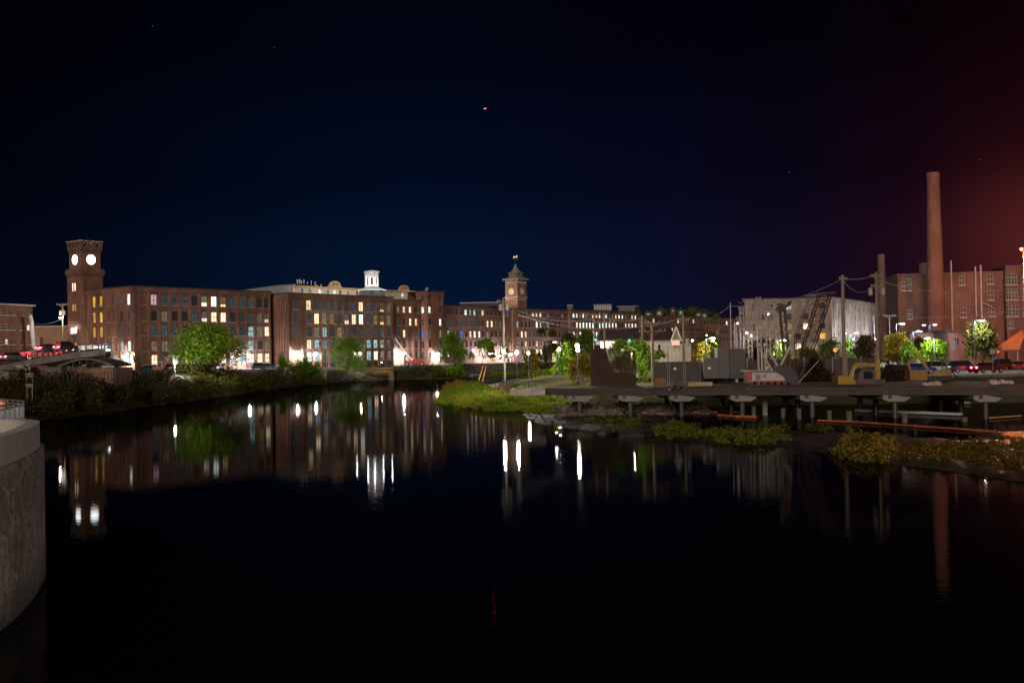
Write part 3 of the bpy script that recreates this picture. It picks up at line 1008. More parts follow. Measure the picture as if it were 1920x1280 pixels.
# --- lower recessed section and the round-cornered stair tower
WA = Wl(WM.at(0, 1.2), DF, NF)
RA = WA.z(760, 562)
cC = [748.1, 759, 770.6, 781.4]
rC = rows_from(WA, 760, [(574.8, 586), (596.6, 610), (618.4, 631.7), (640, 652.5), (660.5, 672.5)])
block('brick_mill', 'narrow recessed brick section between the middle block and the stair tower', WA, u6 - .6, WA.u(788), 3.4, RA, 14, cC, rC, ['gwwk', 'dkww', 'dw.d', 'dkgk', 'ddkd'], 1.25, grid=(0, 1))
WB = Wl(WM.at(0, 4.2), DF, NF)
ub0, ub1 = WB.u(803), WB.u(833.5)
RBt = WB.z(806, 545.5)
rT = rows_from(WB, 806, [(552.4, 563.6), (574.8, 586.5), (597, 610), (618.5, 631.7), (639, 652), (660, 672.8)])
st = block('stair_tower', 'tallest flat topped brick stair tower with one blue lit window', WB, ub0, ub1, 3.4, RBt, 9, [807, 826.8], rT, ['kk', 'bk', 'kw', 'gg', 'kk', 'db'], 1.25, grid=(0, 1), sides=(False, True), cat='tower', piers=False)
wq = Wl(WB.at(ub0), DS, NS)
block('x', None, wq, 0, 5.0, 3.4, RBt, .5, [793.5], rT, ['k', 'b', 'd', 'B', 'k', 'd'], 1.2, parent=st, grid=(0, 1), piers=False, sides=(False, False))
mb = MB()
for k in range(3):
    mb.tube(WB.p(ub0 + 1.5 + k * .5, RBt, -2), WB.p(ub0 + 1.5 + k * .5, RBt + 1.0 + .2 * k, -2), .1, .1, 8)
mb.build('vent_pipe', WHITE, st)

# --- long wing in three lengths
WW = Wl(WM.at(0, 0), DF, NF)
RW = WW.z(850, 572.6)
rW = rows_from(WW, 870, [(578.6, 590.2), (600.6, 612.4), (620.6, 632.2), (640, 650.6), (656.2, 668)])
cD = [780 + u / 4.922 for u in (303, 347, 387, 430, 467, 508, 547, 590, 624, 668, 706, 743, 783, 818, 853)]
codesD = ['kkkkbccdwkkkkkB', 'ddddddddkwwggk.', 'wkkBkwwbkgkkkkg', 'dkdkkdkdkkkddkg', 'wdkbdkbkwddbdkw']
w1 = WW.u(960)
block('brick_mill', 'five storey brick wing with narrow arched windows directly beyond the stair tower', WW, WW.u(833), w1, 3.4, RW, 16, cD, rW, codesD, 1.25, grid=(0, 1), piers=False)
WW2 = Wl(WM.at(0, .8), DF, NF)
cE = [780 + u / 4.922 for u in (907, 943, 982, 1018, 1053, 1088, 1121, 1156, 1192, 1225, 1262, 1297, 1330, 1358, 1390)]
codesE = ['wkkkkwwwkBkkkgk', 'kckkkdbcdGkkkdd', 'kkwwdddkkdkkkdd', 'kgkwkkwgkkdkkdk', 'kkdkdkwbkkwkkkd']
block('brick_mill', 'brick mill wing below the pyramid roofed clock tower', WW2, w1, WW2.u(1070), 3.4, WW2.z(1000, 579.6), 16, cE, rW, codesE, 1.25, grid=(0, 1), piers=False)
WW3 = Wl(WM.at(0, 1.8), DF, NF)
cF = [1077 + 6.1 * i for i in range(20)]
RW3 = WW3.z(1120, 582.5)
cdF = rnd_codes(20, 4, 5, 'kdbwbgbwgbb')
block('brick_mill', 'far brick wing of the mill above the white roadside building, small lit windows', WW3, WW3.u(1070), WW3.u(1200.5), 3.4, RW3, 16, cF, rW[:4], cdF, 1.25, grid=(0, 1), piers=False)
# downpipes on the wings
for px, w_, dsc in ((887, WW, 'first'), (919.5, WW, 'second'), (990, WW2, 'third'), (1013, WW2, 'fourth')):
    pass

# roof plant on the wing
for (px, ya, yb, wd, lab) in ((1070, 572, 579, 2.2, 'small pale vent box standing on the wing roof'), (1131, 571.5, 581, 7.5, 'long louvred cooling unit on the wing roof'), (1176, 574.5, 582, 7, 'flat canopied roof hut near the far end of the wing roof'), (900, 567.5, 571.5, 14, 'low dark skylight house on the roof of the near wing')):
    Yq = WW3.at(WW3.u(px), -7).y if px > 1060 else WW.at(WW.u(px), -6).y
    za, zb = Zz(px, yb, Yq) - .6, Zz(px, ya, Yq)
    t = thing('roof_unit', lab, 'roof unit', (X(px, Yq), Yq, za))
    mb = MB(); mb.box((0, 0, (zb - za) / 2), (wd, 3, zb - za - .1)); mb.build('housing', GREYP if px != 900 else ROOF, t, local=True)
    mb = MB(); mb.box((0, 0, zb - za), (wd + (1.6 if px == 1176 else .2), 3.4, .18)); 
    if px == 1131:
        for k in range(7): mb.box((-wd / 2 + .6 + k * 1.05, -1.53, (zb - za) * .55), (.55, .06, (zb - za) * .6))
    mb.build('lid', STEEL, t, local=True)

# --- cream building with curved gables behind the middle block
WC = Wl(WM.at(0, -19), DF, NF)
zr = WC.z(600, 537.5); zwin = WC.z(600, 546)
zmx = WC.z(560, 533)
cb = thing('gabled_building', 'cream walled building with two curved ochre gables rising behind the middle mill block', 'building', (*WC.at(WC.u(640), -6), RB - 3))
mb = MB()
ua_, ub_ = WC.u(555), WC.u(807)
colsG = [569, 583, 602, 617, 630, 640, 655, 672, 764 - 7, 772, 783]
opsG = [(WC.u(p_) - .55, WC.u(p_) + .55, zwin - .65, zwin + .65) for p_ in colsG]
wall_holes(mb, WC, ua_, ub_, RB - 3, zr, opsG, arch=False)
mb.add([WC.p(ua_, RB - 3), WC.p(ua_, RB - 3, -12), WC.p(ua_, zr, -12), WC.p(ua_, zr)], [(0, 1, 2, 3)])
mb.add([WC.p(ub_, RB - 3), WC.p(ub_, RB - 3, -12), WC.p(ub_, zr, -12), WC.p(ub_, zr)], [(0, 1, 2, 3)])
WC.box(mb, ua_, ub_, RB - 3, zr - .02, -12.3, -12)
mb.build('wall', CREAM, cb)
mb = MB(); WC.box(mb, ua_ - .2, ub_ + .2, zr - .55, zr + .1, -12, .25); mb.build('roof', TRIM, cb)
for i_, p_ in enumerate(colsG): window(cb, WC, WC.u(p_), zwin, 1.1, 1.3, 'dgbgbkgdbbb'[i_], 'white', (0, 1), False)
for pxa, pxb, yt in ((621, 640, 527), (752, 768, 535)):
    ga, gb = WC.u(pxa), WC.u(pxb); hh = WC.z((pxa + pxb) / 2, yt) - zr
    prof = [(ga - .9, 0), (ga - .2, hh * .25), (ga + .1, hh * .62), (ga + (gb - ga) * .15, hh * .80), (ga + (gb - ga) * .3, hh * .95), ((ga + gb) / 2, hh), (ga + (gb - ga) * .7, hh * .95), (ga + (gb - ga) * .85, hh * .80), (gb - .1, hh * .62), (gb + .2, hh * .25), (gb + .9, 0)]
    vs = [WC.p(u_, zr + .1 + z_, .2) for u_, z_ in prof] + [WC.p(u_, zr + .1 + z_, -.5) for u_, z_ in prof]
    n_ = len(prof)
    mb = MB(); mb.add(vs, [tuple(range(n_)), tuple(range(2 * n_ - 1, n_ - 1, -1))] + [(k, n_ + k, n_ + k + 1, k + 1) for k in range(n_ - 1)])
    gg = mb.build('gable', TRIM, cb)
    mb = MB()
    for f in (.36, .64):
        u_ = ga + (gb - ga) * f
        WC.box(mb, u_ - .35, u_ + .35, zr + hh * .42, zr + hh * .68, .18, .24)
    mb.build('window', PANE['k'], gg)
# pale roof slope to its near side
mb = MB()
pa, pb = Vector(P(480, 543, 352)), Vector(P(555, 532.5, 368))
ws_ = Wl((pa.x, pa.y), ((pb - pa).xy).normalized(), (((pb - pa).xy).normalized().y, -((pb - pa).xy).normalized().x))
Ls = (pb - pa).xy.length
zlo = R + .1
mb.add([ws_.p(0, zlo), ws_.p(Ls, zlo), ws_.p(Ls, pb.z), ws_.p(0, pa.z), ws_.p(0, zlo, -8), ws_.p(Ls, zlo, -8), ws_.p(Ls, pb.z, -8), ws_.p(0, pa.z, -8)], [(0, 1, 2, 3), (7, 6, 5, 4), (3, 2, 6, 7), (1, 5, 6, 2), (0, 3, 7, 4), (0, 4, 5, 1)])
tag(mb.build('roof_screen', mat('pale_grey_metal', (.48, .5, .5), .6, var=.1)), 'pale grey sloping roof screen leading up to the cream building', 'roof screen')
# antennas
for i_, (px, ya, yb, wd) in enumerate(((571.7, 523, 530, .32), (576, 522.8, 531, .5), (579.8, 525, 530, .28), (584, 523, 530.3, .34), (590.5, 527, 531, .16), (597.6, 525.5, 534, .06), (605, 527, 535, .28), (608.5, 532.5, 537, .22), (616, 531.6, 537.6, .3))):
    q = WC.at(WC.u(px), -3); zb_ = zr; za = WC.z(px, ya); z2 = max(zb_, WC.z(px, yb))
    t = thing('panel_antenna', ['first pale panel antenna on the cream roof, nearest the pale slope', 'widest yellowish panel antenna on the cream roof', 'short panel antenna between two taller ones on the cream roof', 'slim white panel antenna closing the group of four', 'small dark antenna stub standing alone on the cream roof', 'thin whip antenna on the cream roof', 'pale antenna before the curved gable', 'low white antenna beside the curved gable', 'white antenna touching the curved gable'][i_], 'antenna', (q.x, q.y, zb_), 0, 'antennas on the cream roof')
    mb = MB(); mb.tube((0, 0, 0), (0, 0, za - zb_), .04, .04, 6); mb.build('mast', STEEL, t, local=True)
    mb = MB(); mb.box((0, -.1, (za + z2) / 2 - zb_), (wd, .15, max(.6, za - z2)), WC.rz()); mb.build('panel', WHITE, t, local=True)

for px_ in (600, 655, 790):  # lamps added on the roof to brighten the cream wall
    q = WC.at(WC.u(px_), 7.5)
    mb = MB(); mb.box((q.x, q.y, RB + .5), (.7, .4, .3)); mb.tube((q.x, q.y, RB), (q.x, q.y, RB + .4), .06, None, 6)
    tag(mb.build('added_roof_floodlight', STEELD), {600: 'added roof floodlight brightening the cream wall beside the antennas', 655: 'added roof floodlight brightening the cream wall past the big gable', 790: 'added roof floodlight brightening the cream wall end by the stair tower'}[px_], 'floodlight', 'added roof floodlights')
    plight('added_roof_flood', (q.x, q.y, RB + .9), 260, (1, .95, .82), None, .2, 'SPOT', Vector((-NF.x, -NF.y, .3)), 140)
# --- cupola
cu2 = WP.at(WP.u(699) , -7)
Yc = WP.at(WP.u(699)).y + 10.5; cx_ = X(699.5, Yc)
q = lambda y: Zz(700, y, Yc)
m_px = Yc / FPX
cup = thing('cupola', 'brilliantly lit white open cupola with arches over a conical grey roof', 'cupola', (cx_, Yc, RB))
mb = MB(); mb.lathe((cx_, Yc, RB - .5), [(24.5 * m_px, 0), (24.5 * m_px, q(545) - RB + .4)], 16); mb.build('drum', ROOF, cup)
mb = MB(); mb.lathe((cx_, Yc, q(545.5)), [(27.5 * m_px, 0), (27 * m_px, .15), (14.5 * m_px, q(539) - q(545.5)), (13 * m_px, q(538.2) - q(545.5))], 16); mb.build('roof', mat('grey_zinc', (.45, .47, .47), .5, .2, var=.1), cup)
zb_, zc2 = q(538.5), q(514)
mb = MB()
rc = 11.8 * m_px
for k in range(8):
    a = 2 * math.pi * (k + .5) / 8
    a2 = 2 * math.pi * (k + 1.5) / 8
    p0 = Vector((cx_ + rc * math.cos(a), Yc + rc * math.sin(a), 0)); p1 = Vector((cx_ + rc * math.cos(a2), Yc + rc * math.sin(a2), 0))
    mb.beam(p0 + Vector((0, 0, zb_)), p0 + Vector((0, 0, zc2)), .42, .42)
    Ha = (zc2 - zb_)
    # arch between posts
    pr = [p0.lerp(p1, .5 - .5 * math.cos(math.pi * j / 8)) + Vector((0, 0, zb_ + Ha * .60 + Ha * .24 * math.sin(math.pi * j / 8))) for j in range(9)]
    for a_, b_ in zip(pr[:-1], pr[1:]): mb.beam(a_, b_, .2, .3)
    for j in range(8):
        a_, b_ = pr[j], pr[j + 1]
        mb.add([a_, b_, (b_.x, b_.y, zc2), (a_.x, a_.y, zc2)], [(0, 1, 2, 3)])
    mb.beam(p0 + Vector((0, 0, zb_ + Ha * .1)), p1 + Vector((0, 0, zb_ + Ha * .1)), .25, Ha * .2)
mb.build('arcade', WHITE, cup)
mb = MB(); mb.lathe((cx_, Yc, zc2), [(12 * m_px, 0), (13.5 * m_px, .35), (15 * m_px, .6), (15 * m_px, .85), (12 * m_px, 1.0), (3 * m_px, 1.35)], 16); mb.build('cornice', WHITE, cup)
plight('cupola_light', (cx_, Yc, zb_ + (zc2 - zb_) * .45), 160, (.95, .98, 1), None, .3)
for a in (-2.6, -1.8, -1.0, -.3):
    plight('cupola_flood', (cx_ + 6.2 * math.cos(a), Yc + 6.2 * math.sin(a), q(541)), 130, (.95, .98, 1), None, .15)

# --- pyramid roofed clock tower behind the wing
T2Y = 430.0
tc2 = Vector((X(972.2, T2Y), T2Y)); TW2 = 22.7 * T2Y / FPX / .79
WT2F = Wl(tc2, DF, NF); WT2S = Wl(tc2, DS, NS)
q = lambda y: Zz(966, y, T2Y)
cen = tc2 + DF * TW2 / 2 + DS * TW2 / 2
ct = thing('clock_tower', 'salmon brick clock tower with a green pyramid spire and gilded weathervane, pale dials', 'clock tower', (cen.x, cen.y, 18))
mb = MB(); sq_ring(mb, cen, TW2 / 2, 14, q(524.5)); mb.build('shaft', BR3, ct)
mb = MB(); sq_ring(mb, cen, TW2 / 2 + .28, q(557.5), q(555.5))
for wq in (WT2F, WT2S):
    u_ = .35
    while u_ < TW2 - .4:
        wq.box(mb, u_, u_ + .2, q(531), q(526.5), -.01, .16); wq.box(mb, u_, u_ + .2, q(562), q(558.5), -.01, .14); u_ += .5
mb.build('corbel', STONE, ct)
for wq in (WT2S, WT2F):
    cc = wq.at(TW2 / 2 , .02)
    dial(ct, wq.at(TW2 / 2), wq.n, q(546), 1.12, mat('dial_cream', (.80, .78, .62), .5))
    for du in (-.95, .95):
        for yy in (536.3,):
            mb = MB(); c3 = Vector(wq.p(TW2 / 2 + du, q(yy), 0)); n3 = Vector((wq.n.x, wq.n.y, 0))
            mb.tube(c3 - n3 * .02, c3 + n3 * .1, .58, .58, 16); o = mb.build('round_window', STONE, ct)
            mb = MB(); mb.tube(c3 + n3 * .1, c3 + n3 * .13, .42, .42, 16); mb.build('pane', PANE['k'], o)
mb = MB(); sq_ring(mb, cen, TW2 / 2 + .75, q(524.5), q(521.5)); mb.build('eaves', COPPER, ct)
zb_ = q(521.5)
mb = MB()
def pyr(mb, cen, h0, z0, h1, z1):
    vs = []
    for h, z in ((h0, z0), (h1, z1)):
        for a, b_ in ((-1, -1), (1, -1), (1, 1), (-1, 1)):
            p_ = cen + DF * a * h + DS * b_ * h
            vs.append((p_.x, p_.y, z))
    mb.add(vs, [(0, 1, 5, 4), (1, 2, 6, 5), (2, 3, 7, 6), (3, 0, 4, 7), (4, 5, 6, 7), (3, 2, 1, 0)])
pyr(mb, cen, TW2 / 2 + .6, zb_, TW2 * .33, q(518)); mb.build('skirt_roof', COPPER, ct)
mb = MB(); sq_ring(mb, cen, TW2 * .32, q(518.2), q(511.5)); mb.build('lantern', BR3, ct)
mb = MB()
prof = [(TW2 * .40, q(511.5)), (TW2 * .36, q(510.5)), (TW2 * .24, q(508.5)), (TW2 * .14, q(504.5)), (TW2 * .07, q(499)), (.1, q(493))]
for (a, za), (b_, zb2) in zip(prof[:-1], prof[1:]): pyr(mb, cen, a, za, b_, zb2)
mb.build('spire', COPPER, ct)
mb = MB(); mb.tube((cen.x, cen.y, q(493.5)), (cen.x, cen.y, q(477)), .06, .04, 6); 
mb.box((cen.x, cen.y, q(486)), (1.5, .06, .06)); mb.tube((cen.x - .75, cen.y, q(486.1)), (cen.x - .75, cen.y, q(485)), .16, .16, 8); mb.tube((cen.x + .75, cen.y, q(486.1)), (cen.x + .75, cen.y, q(485)), .16, .16, 8)
vn = mb.build('weathervane', STEELD, ct)
mb = MB()
zc = q(480.2)
prof = [(-.85, -.25), (-.8, .35), (-.35, .15), (.2, .25), (.65, .75), (.8, .7), (.6, .1), (.75, -.6), (.45, -.2), (-.35, -.2), (-.6, -.55)]
mb.slab([(cen.x + x_, zc + z_) for x_, z_ in prof], cen.y - .06, cen.y + .06); mb.build('vane_figure', GOLD, vn)
aimp = Vector((cen.x, cen.y, q(540)))
for (lx, ly) in ((-9, -10),):
    src = Vector((tc2.x, tc2.y, RW + 1)) + Vector((-7, -8, 0))
    plight('tower_flood', src, 1500, (1, .82, .62), None, .2, 'SPOT', aimp - src + Vector((-.6, 0, 1)), 70)
    mb = MB(); mb.box(src + Vector((-.3, -.4, -.3)), (.5, .4, .4), .6); mb.tube(src + Vector((-.3, -.4, -2)), src + Vector((-.3, -.4, -.5)), .05, .05, 6)
    tag(mb.build('floodlight', STEELD), 'floodlight on the wing roof aimed at the pyramid roofed tower', 'floodlight')

# --- far mill buildings and hill houses
def simple_far(name, label, px0, px1, ytop, Y, d, rowsy, code_pool, seed, brickm=BR2, ncol=16, depth=14, ww=1.2, pxr=None):
    d = Vector(d).normalized(); n = Vector((d.y, -d.x))
    w = Wl((X(px0, Y), Y), d, n)
    z1 = w.z(px0, ytop); u1 = w.u(px1)
    cols = [px0 + (px1 - px0) * (i + .7) / (ncol + .4) for i in range(ncol)]
    rows = rows_from(w, (px0 + px1) / 2, rowsy)
    return block(name, label, w, 0, u1, 4.0, z1, depth, cols, rows, rnd_codes(ncol, len(rows), seed, code_pool), ww, brickm, piers=False, grid=(0, 1))
simple_far('brick_mill', 'far dark brick mill with two visible window rows, roof line under the hill houses', 1200, 1317, 591, 560, (.72, .69), [(598, 605), (615, 622), (632, 638)], 'kkkkkbwkkkdkwk', 11, BR2, 20)
simple_far('brick_mill', 'far reddish brick mill beyond the chain link compound, few lit windows', 1318, 1398, 596, 600, (.80, .60), [(602, 609), (619, 626), (633, 640)], 'kkkkkkwkkgkkkk', 12, BR, 13)
HOUSES = [(1216, 584, 592, 'pale green cottage among the hill trees', (.35, .45, .42)), (1237, 581.5, 590, 'white gabled house high on the wooded hill', (.5, .58, .58)), (1277, 580, 590, 'turquoise front house at the top of the hill', (.22, .42, .42)), (1262, 577, 586, 'small dark red house near the hill crest', (.3, .08, .07)), (1311, 585, 593, 'low white house beneath the round hill trees', (.5, .55, .55)), (1321, 586.5, 594, 'narrow grey house at the foot of the round hill trees', (.35, .4, .42))]
for i_, (px, ya, yb, lab, c) in enumerate(HOUSES):
    Yh = 1010 - i_ * 8
    zb_, zt_ = Zz(px, yb, Yh), Zz(px, ya, Yh); x_ = X(px, Yh)
    t = thing('hill_house', lab, 'house', (x_, Yh, zb_ - 3))
    hh = zt_ - zb_
    mb = MB(); mb.box((0, 0, (hh * .7 + 3) / 2), (4.6, 6, hh * .7 + 3)); mb.build('wall', mat('house_wall_%d' % i_, tuple(v * .5 for v in c), .8, var=.08), t, local=True)
    mb = MB(); e = hh * .7 + 3; mb.slab([(-3, e), (3, e), (0, e + hh * .5)], -3.3, 3.3); mb.build('roof', ROOF, t, local=True)
    for k in range(3):
        mb = MB(); mb.box((-1.6 + 1.6 * k, -3.02, e - 1.3), (.8, .06, 1.1)); mb.build('window', PANE['dck'[k]], t, local=True)
HT = [(1198, 577, 18), (1209, 578, 20), (1222, 581, 16), (1232, 577, 22), (1243, 573, 24), (1254, 575, 20), (1268, 577, 14), (1290, 579, 20), (1300, 576, 24), (1312, 576.5, 28), (1324, 580, 22), (1335, 583, 20), (1343, 587, 16), (1283, 583, 14)]
hl = ['first low tree on the near shoulder of the hill', 'broad tree beside the pale green cottage', 'dark tree before the green cottage and white house', 'tall tree close behind the white gabled house', 'highest crowned tree on the near half of the hill', 'tree between the white gabled house and the red house', 'small tree rising over the red house', 'tree between the turquoise house and the round crowns', 'big round crowned tree starting the dense clump', 'broadest crown in the clump over the low white house', 'sloping crown above the narrow grey house', 'tree stepping down the far end of the hill', 'last and lowest tree at the far foot of the hill', 'small dark tree beneath the turquoise house']
for i_, (px, yt, wp) in enumerate(HT):
    tree('hill_tree', hl[i_], px, yt, 1040 + 12 * (i_ % 4), wp * 1.15, [LF_GREEN, LF_OLIVE][i_ % 2], 1300, 100 + i_, 'round', 'trees on the hill', leaf=.75, low=.1)

# --- pale mill far to the east
YE = 385.0
ce = Vector((X(1560, YE), YE))
dR = Vector((.485, .875)).normalized(); nR = Vector((dR.y, -dR.x)); dL = Vector((-dR.y, dR.x)); nL = Vector((-dR.x, -dR.y))
WE = Wl(ce, dR, nR); WEl = Wl(ce, dL, nL)
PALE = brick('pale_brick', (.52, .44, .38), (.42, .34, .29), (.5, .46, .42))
RE = WE.z(1562, 556)
rE = [(RE - 3.9 - 3.45 * k, RE - 1.9 - 3.45 * k) for k in range(5)]
ncE = 13
cE2 = [1565 + 97 * (1 - (1 - (i / 12.0)) ** 1.0) for i in range(ncE)]
codE = rnd_codes(ncE, 5, 21, 'kkddkgbkdc')
codE = [''.join('w' if j in (4, 11) else c for j, c in enumerate(r_)) for r_ in codE]
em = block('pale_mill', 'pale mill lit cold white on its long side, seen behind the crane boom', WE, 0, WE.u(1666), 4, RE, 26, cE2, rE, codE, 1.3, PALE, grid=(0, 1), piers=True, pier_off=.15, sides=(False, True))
cL = [1412, 1430, 1446, 1463, 1480, 1497, 1512, 1527, 1543]
rL = rE
codL = ['..k...g..', '.kd...k..', '.k..k.w..', 'g.g.gk.g.', '.k.d.w.g.']
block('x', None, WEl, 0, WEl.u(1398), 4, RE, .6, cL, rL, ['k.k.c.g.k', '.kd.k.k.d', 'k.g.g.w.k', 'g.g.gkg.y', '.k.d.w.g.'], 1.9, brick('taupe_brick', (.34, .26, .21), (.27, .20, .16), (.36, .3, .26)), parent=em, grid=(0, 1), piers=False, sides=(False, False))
mb = MB()
for k in range(10):
    px = 1500 + k * 16; 
    qx = WE.at(k * 3.2, -5 - (k % 3) * 2)
    mb.box((qx.x, qx.y, RE + .7), (2.2, 1.6, .6 + .3 * (k % 3)), .5)
mb.build('roof_plant', STEEL, em)
for k in range(4):
    q0 = WE.at(4 + k * 17, 6.5)
    mbp = MB(); mbp.tube((q0.x, q0.y, 3), (q0.x, q0.y, 10), .1, .07, 8)
    t = thing('floodlight', ['floodlight mast at the near corner of the pale mill', 'second floodlight mast along the pale mill side', 'third floodlight mast along the pale mill side', 'last floodlight mast at the far end of the pale mill'][k], 'floodlight', (q0.x, q0.y, 3), 0, 'floodlights of the pale mill')
    mbp.build('mast', STEEL, t)
    mbp = MB(); mbp.box((q0.x, q0.y, 10.1), (.6, .4, .3)); mbp.build('lamp_head', GL_WHITE, t)
    plight('flood', (q0.x + nR.x * .4, q0.y + nR.y * .4, 10.4), 1300, (.86, .92, 1), None, .3, 'SPOT', Vector((-nR.x, -nR.y, .55)), 150)

# --- chimneys
def stack(name, label, px0, px1, ytop, ybase, w0, w1, Y, m):
    xb, xt = X(px1, Y), X(px0, Y); r1, r0 = w0 * Y / FPX / 2, w1 * Y / FPX / 2
    zt_ = Zz(px0, ytop, Y)
    t = thing(name, label, 'chimney', ((xb + xt) / 2, Y, 3))
    mb = MB(); H = zt_ - 3
    mb.lathe((0, 0, 0), [(r0, 0), (r0 * .88 + r1 * .12, H * .15), (r1 * 1.0, H * .93), (r1 * .98, H * .955)], 28)
    mb.build('shaft', m, t, local=True, smooth=False)
    mb = MB(); mb.lathe((0, 0, H * .955), [(r1 * 1.0, 0), (r1 * 1.03, H * .006), (r1 * 1.03, H * .04), (r1 * .97, H * .045)], 28); mb.build('cap', m, t, local=True)
    for k in range(7):
        mb = MB(); f = .2 + .1 * k; rr = r0 * .88 + (r1 - r0 * .88) * min(1, (f - .0) / .93) + .03
        mb.lathe((0, 0, H * f), [(rr, 0), (rr, .12)], 28); mb.build('iron_band', RUST, t, local=True)
    return t
stack('brick_chimney', 'very tall tapering brick chimney rising in front of the red lit works', 1756, 1757, 324, 640, 23, 36, 243, BRR)
stack('brick_chimney', 'short slim chimney behind the transformer pole, next to the pale mill', 1656, 1656, 477, 640, 13, 19, 330, BR2)

# --- works building on the far east side
YR = 252.0
WRo = Vector((X(1686, YR), YR))
dRR = Vector((.985, -.17)).normalized()
WR = Wl(WRo, dRR, (dRR.y, -dRR.x))
uR = WR.u(1884); RR = WR.z(1686, 516.5)
rb = thing('works_building', 'dark red brick works with white framed windows behind the tall chimney', 'building', (*WR.at(uR / 2, -8), 3))
winR = [(1698, 528, 545, 1.1), (1707, 522, 545, 1.1), (1707.5, 580, 598, 1.1), (1806.5, 515.7, 534.5, 1.2), (1808, 577, 595, 1.2), (1859.8, 513.5, 532.3, 1.3), (1860, 543.5, 562.5, 1.3), (1861, 576.5, 593, 1.3)]
opsR = []; wl_ = []
for px, ya, yb, wd in winR:
    u_ = WR.u(px); za, zb_ = WR.z(px, yb), WR.z(px, ya); hr = round(zb_ - za, 1); zc = (za + zb_) / 2; wd = round(wd, 1)
    opsR.append((u_ - wd / 2, u_ + wd / 2, zc - hr / 2, zc + hr / 2)); wl_.append((u_, zc, wd, hr))
mb = MB(); wall_holes(mb, WR, 0, uR, 2, RR, opsR, arch=False)
mb.add([WR.p(0, 2), WR.p(0, 2, -18), WR.p(0, RR, -18), WR.p(0, RR)], [(0, 1, 2, 3)])
mb.build('wall', BRR, rb)
mb = MB(); WR.box(mb, -.2, uR + .1, RR, RR + .35, -18, .2); mb.build('parapet', BR2, rb)
for (u_, zc, wd, hr) in wl_: window(rb, WR, u_, zc, wd, hr, 'n', 'white', (1, 1))
for px, ya, yb, wpx in ((1785.7, 489, 620, 3.2), (1831, 500, 594, 3.4), (1841, 497, 596, 4)):
    u_ = WR.u(px); mb = MB()
    mb.tube(WR.p(u_, WR.z(px, yb), .45), WR.p(u_, WR.z(px, ya), .45), wpx / 2 * YR / FPX, None, 12)
    if px == 1841: mb.tube(WR.p(u_, WR.z(px, 566), .45), WR.p(u_ + 2.3, WR.z(px, 577), .45), .14, None, 8)
    for k in range(3): WR.box(mb, u_ - .3, u_ + .3, RR - 3.5 - 3.4 * k, RR - 3.3 - 3.4 * k, -.02, .4)
    mb.build('flue_pipe', mat('flue_pink', (.42, .32, .30), .6, .2, var=.15), rb)
WR2 = Wl(WR.at(uR, 2.2), dRR, (dRR.y, -dRR.x))
uE = WR2.u(1965)
R2 = WR2.z(1900, 500.5)
rx = [(1893.2, 512.8, 533.5), (1904.8, 512.8, 533.5), (1893.5, 541, 562), (1905, 541, 562), (1893.8, 572, 593), (1905.5, 572, 593), (1895.5, 602, 615), (1925, 512.8, 533.5), (1925, 541, 562), (1925, 572, 593)]
rb2 = thing('works_building', 'brick works wing with paired white windows, glowing orange under the red lamp', 'building', (*WR2.at(uE / 2, -8), 3))
opsR = []; wl_ = []
for px, ya, yb in rx:
    u_ = WR2.u(px); za, zb_ = WR2.z(px, yb), WR2.z(px, ya); hr = round(zb_ - za, 1); zc = (za + zb_) / 2
    opsR.append((u_ - .6, u_ + .6, zc - hr / 2, zc + hr / 2)); wl_.append((u_, zc, 1.2, hr))
mb = MB(); wall_holes(mb, WR2, 0, uE, 2, R2, opsR, arch=False)
mb.add([WR2.p(0, 2), WR2.p(0, 2, -18), WR2.p(0, R2, -18), WR2.p(0, R2)], [(0, 1, 2, 3)])
mb.build('wall', BRR, rb2)
mb = MB(); WR2.box(mb, -.1, uE, R2, R2 + .35, -18, .2); mb.build('parapet', BR2, rb2)
for (u_, zc, wd, hr) in wl_: window(rb2, WR2, u_, zc, wd, hr, 'n', 'white', (1, 2))
mb = MB(); mb.box((X(1735, 262), 262, RR + 1.6), (1.5, 1.5, 3.6)); mb.build('roof_vent', GREYP, rb)
# low annex and lit sloping canopy
def box_house(name, label, px0, px1, ytop, Y, m, roofm, depth=8, zb=3.0, cat='building', over=.3, wins=()):
    x0, x1 = X(px0, Y), X(px1, Y); zt_ = Zz((px0 + px1) / 2, ytop, Y)
    t = thing(name, label, cat, ((x0 + x1) / 2, Y + depth / 2, zb))
    w_ = Wl((x0, Y), (1, 0), (0, -1))
    ops = []
    for (pa, pb, ya, yb) in wins:
        ops.append((w_.u(pa), w_.u(pb), w_.z((pa + pb) / 2, yb), w_.z((pa + pb) / 2, ya)))
    mb = MB(); wall_holes(mb, w_, 0, x1 - x0, zb - 1, zt_, ops, arch=False)
    for uu in (0, x1 - x0): mb.add([w_.p(uu, zb - 1), w_.p(uu, zb - 1, -depth), w_.p(uu, zt_, -depth), w_.p(uu, zt_)], [(0, 1, 2, 3)])
    w_.box(mb, 0, x1 - x0, zb - 1, zt_, -depth - .2, -depth)
    mb.build('wall', m, t)
    for o in ops:
        mb = MB(); w_.box(mb, o[0], o[1], o[2], o[3], -.25, -.2); fr = mb.build('window', PANE['k'], t)
        mb = MB(); w_.box(mb, (o[0] + o[1]) / 2 - .04, (o[0] + o[1]) / 2 + .04, o[2], o[3], -.2, -.12); mb.build('mullion', WOODW, fr)
    mb = MB(); w_.box(mb, -over, x1 - x0 + over, zt_, zt_ + .35, -depth - over, over); mb.build('roof', roofm, t)
    return t
